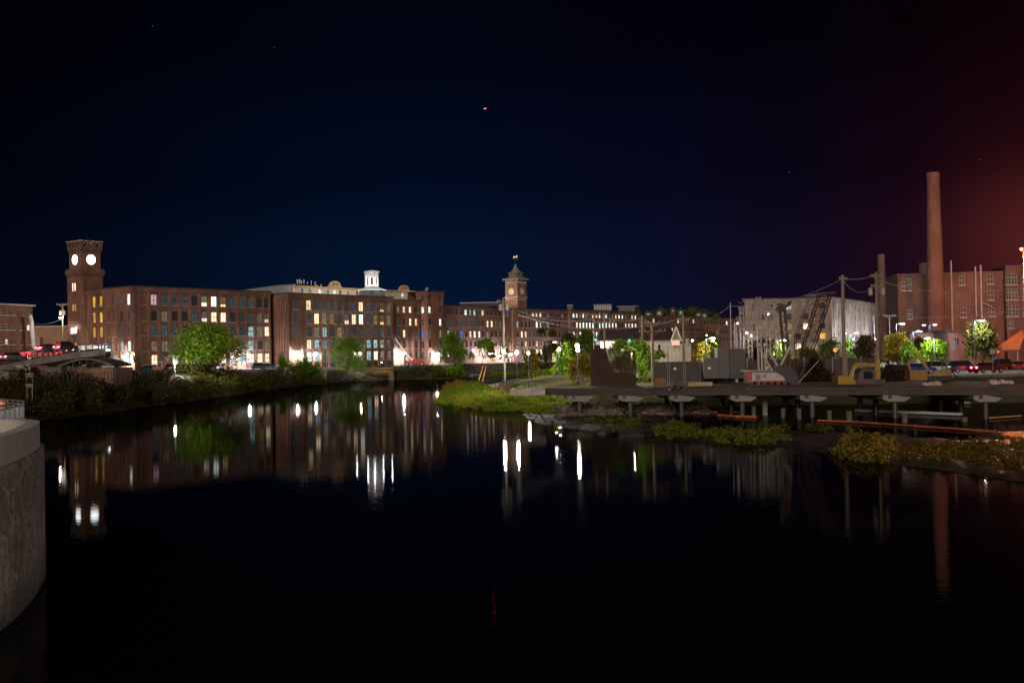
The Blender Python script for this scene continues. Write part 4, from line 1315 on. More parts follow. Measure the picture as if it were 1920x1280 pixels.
box_house('annex', 'low dark annex between the tall chimney and the red canopy', 1779, 1850, 622, 225, BR2, ROOF, 8, wins=((1790, 1798, 634, 646), (1818, 1828, 634, 646)))
box_house('annex', 'small pale lean-to behind the clipped lime tree', 1707, 1762, 624, 236, mat('khaki_render', (.22, .22, .14), .8, var=.2), ROOF, 6, wins=((1740, 1746, 634, 646),))
t = thing('entrance_canopy', 'sloping orange lit canopy beside the works entrance', 'canopy', (X(1885, 210), 210, 3))
mb = MB()
a, b_, c, d = P(1862, 655, 208), P(1912, 655, 208), P(1926, 612, 220), P(1905, 625, 220)
mb.add([a, b_, c, d, a - Vector((0, 0, .3)), b_ - Vector((0, 0, .3)), c - Vector((0, 0, .3)), d - Vector((0, 0, .3))], [(0, 1, 2, 3), (7, 6, 5, 4), (0, 4, 5, 1), (1, 5, 6, 2), (2, 6, 7, 3), (3, 7, 4, 0)])
mb.build('canopy_roof', mat('canopy_sheet', (.18, .10, .07), .6, var=.15), t)
for px in (1865, 1908):
    mb = MB(); pp = P(px, 656, 208.3); mb.tube((pp.x, pp.y, 2.8), pp, .1, None, 8); mb.build('post', STEEL, t)

# --- west side: houses, low wall, bridge
dH = Vector((.30, .954)).normalized(); WH = Wl((X(-30, 222), 222), dH, (dH.y, -dH.x))
zH = WH.z(30, 571)
cH = [3, 13.7, 24.5, 41, 55]
rH = rows_from(WH, 25, [(580.5, 590.5), (608, 618.5), (635.5, 646)])
lh = block('brick_house', 'three storey red brick house with pale window frames at the edge of the view', WH, 0, WH.u(62.5), 3.5, zH, 14, cH, rH, ['nnknn', 'rnknw', 'nwkrn'], 1.0, BRR, piers=False, cornice=False, style='white', grid=(0, 1), cat='house', roofm=STONE)
mb = MB()
pts = [Vector(P(56, 590, 231)), Vector(P(59.5, 603, 232)), Vector(P(61.5, 635, 232)), Vector(P(65, 668, 232))]
for a_, b2 in zip(pts[:-1], pts[1:]): mb.tube(a_, b2, .38, .42, 8, cap=False)
tag(mb.build('rubble_chute', mat('pale_plastic', (.55, .55, .58), .6, var=.2)), 'pale curving rubble chute hanging down the corner of the brick house', 'chute')
box_house('warehouse', 'long low tan walled warehouse between the brick house and the clock tower', 63, 134, 613, 322, mat('tan_render', (.34, .19, .11), .85, var=.15, vscale=.3), mat('pale_metal_roof', (.35, .35, .36), .5, .3), 20, wins=((76, 81, 632, 646),))

# bridge deck as a curved ribbon
near = [(-70, 178, 5.6), (0, 183, 6.65), (50, 188, 7.4), (100, 193, 8.1), (150, 198, 8.7), (185, 201, 9.05), (203, 204, 9.2), (210, 209, 9.3)]
far_ = [(-70, 196, 6.9), (0, 206, 7.75), (50, 210, 8.4), (85, 213, 9.05), (120, 216, 9.3), (165, 218, 9.4), (195, 217, 9.4), (207, 213, 9.35)]
NE = [Vector((X(p_, y_), y_, z_)) for p_, y_, z_ in near]; FE = [Vector((X(p_, y_), y_, z_)) for p_, y_, z_ in far_]
br = thing('road_bridge', 'curving concrete road bridge ramp with dark railings crossing towards the clock tower', 'bridge', (X(100, 200), 200, 3.5))
mb = MB(); n_ = len(NE)
vs = [v for v in NE] + [v for v in FE] + [v - Vector((0, 0, 1.0)) for v in NE] + [v - Vector((0, 0, 1.0)) for v in FE]
fs = []
for i in range(n_ - 1):
    fs += [(i, i + 1, n_ + i + 1, n_ + i), (2 * n_ + i + 1, 2 * n_ + i, 3 * n_ + i, 3 * n_ + i + 1), (i, 2 * n_ + i, 2 * n_ + i + 1, i + 1), (n_ + i + 1, 3 * n_ + i + 1, 3 * n_ + i, n_ + i)]
fs.append((n_ - 1, 3 * n_ - 1, 4 * n_ - 1, 2 * n_ - 1))
mb.add(vs, fs); mb.build('deck', CONC, br)
mb = MB()
vs = [a.lerp(b2, .08) + Vector((0, 0, .03)) for a, b2 in zip(NE, FE)] + [a.lerp(b2, .92) + Vector((0, 0, .03)) for a, b2 in zip(NE, FE)]
mb.add(vs, [(i, i + 1, n_ + i + 1, n_ + i) for i in range(n_ - 1)]); mb.build('road_surface', ASPH, br)
for E in (NE, FE):
    mb = MB()
    pts = []
    for a, b2 in zip(E[:-1], E[1:]):
        k = max(1, round((b2 - a).length / 1.1)); pts += [a.lerp(b2, j / k) for j in range(k)]
    pts.append(E[-1])
    for p_ in pts: mb.beam(p_, p_ + Vector((0, 0, 1.15)), .16)
    for h in (.25, .7, 1.12): mb.path([p_ + Vector((0, 0, h)) for p_ in pts], .05, 5)
    mb.build('railing', STEELD, br)
mb = MB()
for i in range(n_ - 1):
    a, b2 = NE[i].lerp(FE[i], .93), NE[i + 1].lerp(FE[i + 1], .93)
    mb.beam(a + Vector((0, 0, .35)), b2 + Vector((0, 0, .35)), .3, .7)
mb.build('beam_catch_barrier', CONC, br)  # low barrier added to catch the blue headlight beams
mb = MB()
for i in range(n_ - 1):
    a, b2 = NE[i].lerp(FE[i], .12), NE[i + 1].lerp(FE[i + 1], .12)
    f0 = .9 + .9 * (i / n_); 
    mb.beam(a - Vector((0, 0, 1.0 + f0 / 2)), b2 - Vector((0, 0, 1.0 + f0 / 2)), .5, f0)
mb.build('girder', CONCD, br)
mb = MB()
for i in range(n_ - 1):
    f0 = .9 + .9 * (i / n_)
    a, b2 = NE[i].lerp(FE[i], .85), NE[i + 1].lerp(FE[i + 1], .85)
    mb.beam(a - Vector((0, 0, 1.0 + f0 / 2)), b2 - Vector((0, 0, 1.0 + f0 / 2)), .5, f0)
mb.build('girder', CONCD, br)
mb = MB()
pc = NE[6].lerp(FE[6], .3)
mb.slab([(pc.x - 3.5, pc.z - 1.0), (pc.x + .3, pc.z - 1.0), (pc.x + .3, pc.z - 2.6), (pc.x - .8, pc.z - 3.1), (pc.x - 1.2, 3), (pc.x - 3.4, 3)], pc.y - .6, pc.y + 5)
mb.build('pier', CONC, br)
mb = MB(); pc2 = NE[1]; mb.box((pc2.x - 3, pc2.y + 8, 4.3), (1.4, 10, 3.0)); mb.build('pier', CONC, br)

# arched roof shed in front of the bridge
YS = 172
sh = thing('arched_shed', 'brick walled shed with a low arched truss roof beneath the bridge end', 'shed', (X(172, YS), YS + 4, 3.6))
x0, x1 = X(132, YS), X(213, YS)
mb = MB(); mb.box(((x0 + x1) / 2, YS, (3 + Zz(170, 690, YS)) / 2), (x1 - x0, .4, Zz(170, 690, YS) - 3)); mb.box((x0, YS + 4, (3 + Zz(170, 690, YS)) / 2), (.4, 7.6, Zz(170, 690, YS) - 3)); mb.box((x1, YS + 4, (3 + Zz(170, 690, YS)) / 2), (.4, 7.6, Zz(170, 690, YS) - 3))
mb.build('wall', brick('shed_brick', (.26, .14, .11), (.20, .10, .08)), sh)
mb = MB()
xa, xb = X(112, YS), X(214, YS); zc0 = Zz(165, 684, YS); rise = Zz(165, 671.5, YS) - zc0
arc = [(xa + (xb - xa) * k / 16, zc0 + rise * math.sin(math.pi * k / 16)) for k in range(17)]
up = arc; dn = [(x_, z_ - .28) for x_, z_ in arc][::-1]
for k in range(16):
    (xA, zA), (xB, zB) = arc[k], arc[k + 1]
    mb.add([(xA, YS - .6, zA), (xB, YS - .6, zB), (xB, YS + 8, zB), (xA, YS + 8, zA), (xA, YS - .6, zA - .25), (xB, YS - .6, zB - .25), (xB, YS + 8, zB - .25), (xA, YS + 8, zA - .25)], [(0, 1, 2, 3), (7, 6, 5, 4), (0, 4, 5, 1), (3, 2, 6, 7)])
mb.build('roof', mat('brown_sheet_roof', (.10, .075, .075), .6, var=.2), sh)
mb = MB()
for k in range(0, 17, 2):
    mb.beam((arc[k][0], YS - .2, arc[k][1] - .2), (arc[k][0], YS - .2, zc0 - .5), .08)
for k in range(0, 16, 2):
    mb.beam((arc[k][0], YS - .2, arc[k][1] - .25), (arc[k + 2][0], YS - .2, zc0 - .45), .06)
mb.beam((xa, YS - .2, zc0 - .45), (xb, YS - .2, zc0 - .45), .1)
mb.build('roof_truss', STEELD, sh)

# clutter under the bridge
def crate(name, label, px0, px1, ya, yb, Y, depth, m, cat, rz=0, ribs=6):
    p0 = P((px0 + px1) / 2, yb, Y); zt_ = Zz((px0 + px1) / 2, ya, Y); w_ = (px1 - px0) * Y / FPX; h = zt_ - p0.z
    t = thing(name, label, cat, (p0.x, Y, p0.z), rz)
    mb = MB(); mb.box((0, depth / 2, h / 2), (w_, depth, h - .1))
    for k in range(ribs): mb.box((-w_ / 2 + w_ * (k + .5) / ribs, -.03, h / 2), (w_ / ribs * .45, .08, h * .8))
    mb.build('body', m, t, local=True)
    mb = MB()
    for z_ in (.05, h - .05): mb.box((0, depth / 2, z_), (w_ + .06, depth + .08, .12))
    for s_ in (-1, 1): mb.box((s_ * w_ / 2, -.02, h / 2), (.12, .14, h - .2))
    mb.build('frame', m, t, local=True)
    return t
crate('box_trailer', 'dull white box trailer parked under the bridge ramp', 30, 57, 684, 702, 160, 2.4, mat('dull_white', (.30, .28, .24), .7, var=.2), 'trailer')
crate('shipping_container', 'dark red container beside the white box trailer', 57, 76, 686, 700, 162, 2.4, REDP, 'container')
crate('shipping_container', 'grey brown container close to the arched shed', 78, 114, 688, 706, 160, 2.4, mat('brown_grey', (.11, .09, .085), .7, var=.2), 'container')
crate('site_hut', 'low cream site hut at the very edge of the view under the bridge', -10, 16, 697, 712, 150, 3, mat('hut_cream', (.24, .2, .13), .7, var=.2), 'hut')
def board(name, label, px0, px1, ya, yb, Y, m, cat='sign', posts=2, mi2=None, gz=None):
    p0 = P((px0 + px1) / 2, (ya + yb) / 2, Y); w_ = (px1 - px0) * Y / FPX; h = (yb - ya) * Y / FPX
    g = gz if gz is not None else hz(p0.x, Y)
    t = thing(name, label, cat, (p0.x, Y, g))
    mb = MB(); mb.box((0, 0, p0.z - g), (w_, .06, h)); mb.build('panel', m, t, local=True)
    mb = MB()
    for k in range(posts): mb.tube((0 if posts == 1 else (-.35 + .7 * k) * w_, .06, -.2), (0 if posts == 1 else (-.35 + .7 * k) * w_, .06, p0.z - g + h * .4), .035, None, 6)
    mb.build('post', STEEL, t, local=True)
    return t
board('notice_board', 'pinkish notice board in front of the red container', 47.5, 63, 699, 707, 152, mat('faded_board', (.22, .15, .13), .8, var=.2))
board('barricade', 'pair of pale orange construction panels below the notice board', 48, 62, 719, 726, 140, mat('pale_orange', (.20, .12, .09), .8, var=.3))

def rootwall():
    m = mat('root_traced_concrete', (.33, .30, .25), .95, col2=(.14, .12, .095), vscale=.7, bump=.8, bscale=3, stretch=(1, 1, .6))
    N, L = m.node_tree.nodes, m.node_tree.links
    b = N['Principled BSDF']; t = N.new('ShaderNodeTexCoord')
    n = N.new('ShaderNodeTexNoise'); n.inputs['Scale'].default_value = 1.6; n.inputs['Detail'].default_value = 4
    L.new(t.outputs['Object'], n.inputs['Vector'])
    ad = N.new('ShaderNodeVectorMath'); ad.operation = 'MULTIPLY_ADD'; L.new(n.outputs['Color'], ad.inputs[0]); ad.inputs[1].default_value = (1.4, 1.4, 1.4); L.new(t.outputs['Object'], ad.inputs[2])
    cur = b.inputs['Base Color'].links[0].from_socket
    for sc, w_, c_, f_ in ((.9, .07, (.46, .42, .36, 1), .8), (1.9, .075, (.06, .05, .04, 1), .8), (.35, .04, (.36, .33, .28, 1), .5)):
        v = N.new('ShaderNodeTexVoronoi'); v.feature = 'DISTANCE_TO_EDGE'; v.inputs['Scale'].default_value = sc
        L.new(ad.outputs[0], v.inputs['Vector'])
        r = N.new('ShaderNodeMapRange'); r.inputs[1].default_value = 0; r.inputs[2].default_value = w_; r.inputs[3].default_value = f_; r.inputs[4].default_value = 0
        L.new(v.outputs['Distance'], r.inputs[0])
        x = N.new('ShaderNodeMix'); x.data_type = 'RGBA'; L.new(r.outputs[0], x.inputs[0]); L.new(cur, x.inputs[6]); x.inputs[7].default_value = c_
        cur = x.outputs[2]
    # tide line and drips
    s_ = N.new('ShaderNodeSeparateXYZ'); L.new(t.outputs['Object'], s_.inputs[0])
    wv = N.new('ShaderNodeMath'); wv.operation = 'MULTIPLY_ADD'; L.new(n.outputs['Fac'], wv.inputs[0]); wv.inputs[1].default_value = -1.2; L.new(s_.outputs[2], wv.inputs[2])
    r = N.new('ShaderNodeMapRange'); r.inputs[1].default_value = -.5; r.inputs[2].default_value = .6; r.inputs[3].default_value = .25; r.inputs[4].default_value = 1
    L.new(wv.outputs[0], r.inputs[0])
    x = N.new('ShaderNodeMix'); x.data_type = 'RGBA'; x.blend_type = 'MULTIPLY'; x.inputs[0].default_value = 1; L.new(cur, x.inputs[6]); L.new(r.outputs[0], x.inputs[7])
    L.new(x.outputs[2], b.inputs['Base Color'])
    return m
# ------------------------------------------------------------------ foreground retaining wall
fg = [(-11.6, 6), (-12.2, 14), (-12.9, 22), (-13.4, 29.8), (-14.25, 33.7), (-15.35, 37.2), (-15.9, 38.6), (-16.9, 40.0), (-18.4, 40.9), (-21, 41.4), (-26, 41.6)]
def offs(pl, d):
    out = []
    for i, p_ in enumerate(pl):
        a = Vector(pl[max(i - 1, 0)]); b2 = Vector(pl[min(i + 1, len(pl) - 1)])
        t_ = (b2 - a).normalized(); n2 = Vector((t_.y, -t_.x))
        out.append((p_[0] + n2.x * d, p_[1] + n2.y * d))
    return out
def refine(pl, it=2):
    for _ in range(it):
        q_ = [pl[0]]
        for a, b2 in zip(pl[:-1], pl[1:]):
            q_ += [(a[0] * .75 + b2[0] * .25, a[1] * .75 + b2[1] * .25), (a[0] * .25 + b2[0] * .75, a[1] * .25 + b2[1] * .75)]
        q_.append(pl[-1]); pl = q_
    return pl
fg = refine([(a - .17, b) for a, b in fg], 2)
def ring(mb, outer, inner, z0, z1, mi=0):
    n_ = len(outer)
    vs = [(x_, y_, z1) for x_, y_ in outer] + [(x_, y_, z1) for x_, y_ in inner] + [(x_, y_, z0) for x_, y_ in outer] + [(x_, y_, z0) for x_, y_ in inner]
    fs = []
    for i in range(n_ - 1):
        fs += [(i, i + 1, n_ + i + 1, n_ + i), (i, 2 * n_ + i, 2 * n_ + i + 1, i + 1), (n_ + i, n_ + i + 1, 3 * n_ + i + 1, 3 * n_ + i)]
    fs += [(0, n_, 3 * n_, 2 * n_), (n_ - 1, 3 * n_ - 1, 4 * n_ - 1, 2 * n_ - 1)]
    mb.add(vs, fs, mi)
rw = thing('retaining_wall', 'curved stained concrete retaining wall with a smooth pale parapet rim beside the water', 'wall', (-16, 30, 0))
mb = MB(); ring(mb, offs(fg, .13), offs(fg, -1.6), -2, 4.24); mb.build('base_wall', rootwall(), rw, smooth=False)
mb = MB(); ring(mb, fg, offs(fg, -.42), 4.24, 5.03); mb.build('parapet', mat('board_marked_concrete', (.46, .44, .40), .85, col2=(.34, .325, .29), vscale=1.6, bump=.4, bscale=6, stretch=(2.5, 2.5, .5)), rw)
mb = MB(); inn = offs(fg, -.42)
mb.prism([tuple(p_) for p_ in inn] + [(-60, 41.6), (-60, 6)], 4.0, 4.36)
tag(mb.build('walkway', mat('mossy_concrete', (.27, .26, .19), .9, var=.15)), 'flat concrete walkway behind the curved parapet', 'walkway', kind='structure')
mb = MB(); mb.prism([(-20.3, 41.7), (-20.9, 45), (X(45, 55) + .25, 55.1), (X(-40, 64), 64.3), (-70, 66), (-70, 41.7)], -1, 4.2); tag(mb.build('embankment', CONCD), 'raised dark embankment carrying the railing', 'embankment', kind='structure')
# railing meeting in a corner
rl = thing('walkway_railing', 'galvanised steel railing with dark infill panels behind the parapet', 'railing', (-23.6, 55, 4.25))
Rc = Vector((X(45, 55), 55, 0)); Ra = Vector((X(-45, 45), 45, 0)); Rb = Vector((X(-40, 64), 64, 0))
zt_, zb_ = Zz(45, 752, 55), 4.24
for A in (Ra, Rb):
    mb = MB()
    d_ = (A - Rc); Ln = d_.length; d_.normalize()
    for h in (zt_, zt_ - .16, zb_ + .08): mb.tube(Rc + Vector((0, 0, h)), A + Vector((0, 0, h)), .035, None, 8)
    k = 0.25
    while k < Ln:
        p_ = Rc + d_ * k; mb.tube(p_ + Vector((0, 0, zb_)), p_ + Vector((0, 0, zt_)), .03, None, 6); k += 1.15
    mb.build('rail', mat('bright_steel', (.32, .31, .30), .35, .5), rl)
    mb = MB(); p_ = Rc + d_ * Ln / 2; mb.box((p_.x, p_.y, (zb_ + zt_) / 2 - .05), (Ln - .1, .015, zt_ - zb_ - .34), math.atan2(d_.y, d_.x))
    mb.build('infill_panel', mat('panel_mesh', (.03, .03, .038), .4, .3, var=.2), rl)
t = thing('traffic_barrel', 'orange traffic barrel behind the steel railing', 'barrel', (X(0.5, 58), 58, 4.22), 0)
mb = MB(); mb.lathe((0, 0, 0), [(.36, 0), (.36, .1), (.29, .12), (.29, .35), (.27, .36), (.27, .6), (.25, .62), (.25, .9), (.22, .94)], 16); mb.build('body', mat('barrel_orange', (.75, .14, .02), .5), t, local=True)
mb = MB()
for z_ in (.4, .68): mb.lathe((0, 0, z_), [(.278 if z_ < .5 else .258, 0), (.278 if z_ < .5 else .258, .12)], 16)
mb.build('reflective_band', WHITE, t, local=True)

# ------------------------------------------------------------------ pier deck on pile caps
dk = thing('pier_deck', 'long low concrete pier deck on pale pile caps crossing the pond edge', 'pier', (30, 118, 0))
def dy(px): return 123.0 - (px - 1180) * (123 - 108) / 665.0
pts = [(1020, dy(1020) + 2), (1180, dy(1180)), (1400, dy(1400)), (1620, dy(1620)), (1845, dy(1845)), (1990, dy(1990))]
E0 = [(X(p_, y_), y_) for p_, y_ in pts]; E1 = [(x_ + .9, y_ + d_) for (x_, y_), d_ in zip(E0, (4, 14, 21, 21, 21, 21))]
mb = MB(); ring(mb, E0, E1, 2.75, 3.08); mb.build('slab', mat('deck_concrete', (.055, .043, .034), .85, var=.25, vscale=.7, bump=.3), dk)
mb = MB()
for a, b2 in zip(E0[:-1], E0[1:]):
    mb.beam((a[0], a[1] + .25, 2.52), (b2[0], b2[1] + .25, 2.52), .35, .44)
    mb.beam((a[0], a[1] + 7, 2.52), (b2[0], b2[1] + 7, 2.52), .35, .44)
mb.build('edge_beam', mat('beam_grey', (.045, .042, .04), .8, var=.2), dk)
CAPM = mat('cap_concrete', (.20, .195, .18), .8, var=.12)
for px in (1085, 1180, 1276, 1390, 1521, 1676, 1846):
    Yq = dy(px) + .6; w_ = 2.75; x_ = X(px, Yq)
    mb = MB(); mb.slab([(x_ - w_ / 2, 2.28), (x_ + w_ / 2, 2.28), (x_ + w_ / 2, 1.98), (x_ + w_ * .28, 1.66), (x_ - w_ * .28, 1.66), (x_ - w_ / 2, 1.86)], Yq - .55, Yq + 12)
    mb.box((x_ - w_ * .25, Yq - .56, 2.12), (.34, .04, .3), 0, 1)
    c = mb.build('pile_cap', [CAPM, STEELD], dk)
    for dyy in (.1, 6, 11.4):
        mb = MB(); mb.tube((x_, Yq + dyy, -2), (x_, Yq + dyy, 1.66), .27, None, 12); mb.build('pile', mat('pile_steel', (.06, .06, .065), .5, .3, var=.2), c)
# freestanding short piles
for i_, (px, ya, yb, w_, lab) in enumerate(((1434, 743, 760, 20, 'wide capped pile between two pier supports'), (1326, 759, 770, 9, 'short pale pile stub below the first pipe boom'), (1413, 761, 779, 9, 'pale pile stub standing near the broken pipe boom'), (1468, 766, 783, 9, 'dim pile stub between the two broken booms'), (1498, 766, 785, 10, 'twin banded pile stub beside the tall support'), (1555, 770, 788, 10, 'dim pile stub right of the tall support'), (1592, 771, 790, 12, 'pale banded pile at the near end of the floating beam'), (1696, 776, 792, 12, 'pale pile under the middle of the floating beam'), (1808, 782, 790, 13, 'low pile stump at the far end of the floating beam'))):
    Yq = G(px, yb, 0).y if px != 1434 else 121
    p_ = P(px, ya, Yq); r_ = w_ / 2 * Yq / FPX
    t = thing('pile', lab, 'pile', (p_.x, Yq, 0))
    if px == 1434:
        mb = MB(); mb.tube((0, 0, -1.5), (0, 0, p_.z - .5), r_ * .5, None, 12); mb.build('shaft', CAPM, t, local=True)
        mb = MB(); mb.lathe((0, 0, p_.z - .5), [(r_ * .6, 0), (r_ * 1.9, .35), (r_ * 2.0, .5)], 14); mb.build('cap', CAPM, t, local=True)
    else:
        mb = MB(); mb.tube((0, 0, -1.5), (0, 0, p_.z), r_ * .85, None, 12); mb.build('shaft', mat('stub_concrete', (.11, .09, .08), .8, var=.3), t, local=True)
        mb = MB(); mb.tube((0, 0, p_.z * .35), (0, 0, p_.z * .5), r_ * .95, None, 12); mb.tube((0, 0, p_.z * .8), (0, 0, p_.z * 1.03), r_ * .95, None, 12); mb.build('collar', MATS['stub_concrete'], t, local=True)
def floater(name, label, pix, r, m, z=.12, square=False, cat='beam'):
    mb = MB(); pp = [G(a, b2, z) for a, b2 in pix]
    if square:
        for a, b2 in zip(pp[:-1], pp[1:]): mb.beam(a, b2, r * 2.4, r * 1.6)
    else:
        mb.path(pp, r, 8)
    return tag(mb.build(name, m), label, cat)
PIPE = mat('orange_boom', (.42, .13, .06), .6, var=.3, vscale=1)
floater('pipe_boom', 'long rust orange floating boom nearest the pile stubs of the first supports', [(1210, 767), (1250, 771), (1300, 774), (1345, 772.5)], .12, PIPE, cat='boom')
floater('pipe_boom', 'short rust orange boom alongside the tall support', [(1346, 778), (1380, 780.5), (1418, 781.5)], .13, PIPE, cat='boom')
floater('pipe_boom', 'middle rust orange boom lying between the other two', [(1352, 769.5), (1372, 771.5), (1392, 774)], .12, PIPE, cat='boom')
floater('pipe_boom', 'longest dull red boom curving in front of the white beam', [(1533, 788), (1600, 790.5), (1660, 794.5), (1740, 800), (1870, 809)], .09, PIPE, cat='boom')
floater('floating_beam', 'long pale beam floating under the pier beyond the red boom', [(1605, 769), (1700, 772.5), (1803, 776)], .16, WHITE, .2, True)
floater('floating_beam', 'short pale beam close under the end of the pier', [(1743, 751), (1778, 754), (1818, 755)], .12, STONE, .2, True)
floater('floating_beam', 'thin orange tinted board afloat near the edge of the view', [(1855, 783), (1915, 779)], .06, TIMBER, .15, True)

# ------------------------------------------------------------------ mud flats and islands
def mound(name, label, pix, h, m, kind='structure', cat='mud bank', seed=1):
    poly = [G(a, b2, 0).xy for a, b2 in pix]
    xs = [p_[0] for p_ in poly]; ys = [p_[1] for p_ in poly]
    step = max(.5, (max(ys) - min(ys)) / 60, (max(xs) - min(xs)) / 110)
    ax = np.arange(min(xs), max(xs) + step, step); ay = np.arange(min(ys), max(ys) + step, step)
    Xg, Yg = np.meshgrid(ax, ay)
    ins = in_poly(Xg, Yg, poly)
    d = np.full(Xg.shape, 1e9); n_ = len(poly)
    for i in range(n_):
        a_, b2 = poly[i], poly[(i + 1) % n_]
        ex, ey = b2[0] - a_[0], b2[1] - a_[1]
        t_ = np.clip(((Xg - a_[0]) * ex + (Yg - a_[1]) * ey) / (ex * ex + ey * ey + 1e-9), 0, 1)
        d = np.minimum(d, np.hypot(Xg - a_[0] - t_ * ex, Yg - a_[1] - t_ * ey))
    rng = np.random.default_rng(seed)
    nz = sum(np.sin(Xg * f + rng.uniform(0, 6)) * np.sin(Yg * f * 1.3 + rng.uniform(0, 6)) / (1 + k) for k, f in enumerate((.7, 1.7, 3.1, 5.3)))
    Z = np.where(ins, np.minimum(d * .25, h) * (1 + .35 * nz) + .02 * nz, -np.minimum(d * .3, .5) - .03)
    V = np.stack([Xg.ravel(), Yg.ravel(), Z.ravel()], 1); I = np.arange(V.shape[0]).reshape(Xg.shape)
    F = np.stack([I[:-1, :-1].ravel(), I[:-1, 1:].ravel(), I[1:, 1:].ravel(), I[1:, :-1].ravel()], 1)
    keep = (d < step * 3)[:-1, :-1].ravel() | ins[:-1, :-1].ravel()
    return tag(inst(name, np_mesh(name, V, F[keep], m), None), label, cat, kind=kind)
mound('mud_bank', 'muddy strip running out from the near east shore', [(1470, 822), (1560, 812), (1640, 818), (1700, 822), (1800, 826), (2050, 830), (2050, 925), (1920, 904), (1840, 893), (1760, 880), (1690, 872), (1600, 862), (1560, 850)], .22, MUD, seed=3)
mound('mud_bank', 'bare pinkish silt patch beneath the pier end', [(1815, 812), (1870, 806), (2000, 800), (2000, 826), (1880, 824)], .18, MUD, seed=4)
mound('weed_raft', 'glistening mat of floating weed off the point of the park', [(975, 776), (1060, 770), (1120, 764), (1200, 768), (1250, 780), (1300, 800), (1260, 812), (1170, 812), (1080, 806), (1010, 795)], .06, WEED, 'stuff', 'weed', 5)
mound('weed_raft', 'thin dark weed mat linking the low green islands', [(1215, 800), (1300, 806), (1400, 815), (1480, 806), (1570, 816), (1560, 852), (1480, 840), (1400, 838), (1300, 828), (1230, 822)], .05, WEED, 'stuff', 'weed', 6)
def clump(name, label, pix, n, size, m, seed, h, cat='water plants', dens=9):
    rng = random.Random(seed); poly = [G(a, b2, 0).xy for a, b2 in pix]
    xs = [p_[0] for p_ in poly]; ys = [p_[1] for p_ in poly]; blobs = []
    while len(blobs) < dens * 11:
        x_, y_ = rng.uniform(min(xs), max(xs)), rng.uniform(min(ys), max(ys))
        if in_poly(np.array(x_), np.array(y_), poly):
            r_ = rng.uniform(.2, .6); hh = h * rng.choice((.25, .4, .6, .8, 1.15))
            blobs.append((x_, y_, hh * .45, r_, r_, hh * .5))
    return tag(leafcloud(name, blobs, n, size, m, seed, None, .5), label, cat, kind='stuff')
clump('water_plants', 'leafy green island clump nearest the park point', [(1230, 806), (1260, 800), (1300, 803), (1325, 812), (1310, 824), (1250, 824), (1228, 816)], 7000, .10, LF_POND, 31, .6)
clump('water_plants', 'wide leafy green clump in the middle of the pond', [(1325, 812), (1360, 810), (1400, 812), (1440, 812), (1468, 816), (1478, 828), (1440, 836), (1380, 837), (1335, 828)], 10000, .10, LF_POND, 32, .65)
clump('water_plants', 'low green clump behind the wide middle one', [(1410, 805), (1450, 802), (1482, 807), (1465, 813), (1420, 812)], 2500, .09, LF_OLIVE, 33, .5)
clump('water_plants', 'tall yellow green plant island with reddish stems', [(1568, 842), (1600, 830), (1640, 830), (1675, 838), (1685, 855), (1660, 870), (1600, 868), (1572, 858)], 12000, .10, LF_POND2, 34, .95, dens=14)
clump('water_plants', 'long reddish brown weed growth along the muddy strip', [(1680, 846), (1750, 842), (1830, 836), (1920, 842), (1990, 846), (1990, 892), (1900, 888), (1800, 874), (1700, 868)], 24000, .09, LF_POND3, 35, .75, dens=34)
clump('water_plants', 'two small dark tufts rising behind the island clumps', [(1505, 806), (1530, 803), (1560, 806), (1540, 812)], 1500, .09, LF_OLIVE, 36, .6)
# point of the park
PEN = [(826, 752), (850, 742), (880, 728), (905, 716), (940, 726), (980, 736), (1035, 738), (1062, 752), (1040, 764), (960, 766), (890, 763), (845, 759)]
def pen_mass(name, label, pix, n, size, m, seed, h, dens):
    rng = random.Random(seed); poly = [G(a, b2, 0.4).xy for a, b2 in pix]
    xs = [p_[0] for p_ in poly]; ys = [p_[1] for p_ in poly]; blobs = []
    while len(blobs) < dens:
        x_, y_ = rng.uniform(min(xs), max(xs)), rng.uniform(min(ys), max(ys))
        if in_poly(np.array(x_), np.array(y_), poly):
            r_ = rng.uniform(.5, 1.2); hh = h * rng.uniform(.4, 1.2)
            blobs.append((x_, y_, max(hz(x_, y_), 0) + hh * .4, r_, r_, hh * .5))
    return tag(leafcloud(name, blobs, n, size, m, seed, None, .5), label, 'undergrowth', kind='stuff')
def field(name, label, poly, n, size, m, seed, h, dens, rr=(.3, .8)):
    rng = random.Random(seed); xs = [p_[0] for p_ in poly]; ys = [p_[1] for p_ in poly]; blobs = []
    while len(blobs) < dens:
        x_, y_ = rng.uniform(min(xs), max(xs)), rng.uniform(min(ys), max(ys))
        if in_poly(np.array(x_), np.array(y_), poly):
            r_ = rng.uniform(*rr); hh = h * rng.uniform(.35, 1.2)
            blobs.append((x_, y_, max(hz(x_, y_), 0) + hh * .4, r_, r_, hh * .5))
    return tag(leafcloud(name, blobs, n, size, m, seed, None, .5), label, 'undergrowth', kind='stuff')
field('waterside_plants', 'yellow green creeping plants covering the tip of the park point', [(-12.3, 178), (-10.5, 162), (-6.5, 148), (0, 137), (7, 136), (9.5, 140), (8, 147), (2, 158), (-2, 172), (-6, 185), (-9, 190)], 34000, .10, LF_WATER, 41, .75, 420)
field('waterside_plants', 'tall bright green grasses along the crest of the park point', [(-12.5, 182), (-8, 186), (-3, 176), (-4, 192), (-6, 205), (-7, 235), (-9, 240), (-12, 205)], 14000, .11, LF_LIME, 42, 1.0, 170)
field('waterside_plants', 'brown seed headed reeds beside the leaning orange guards', [(-13, 205), (-9.5, 205), (-9, 232), (-12.5, 236)], 5000, .11, LF_YEL, 43, 1.9, 45)
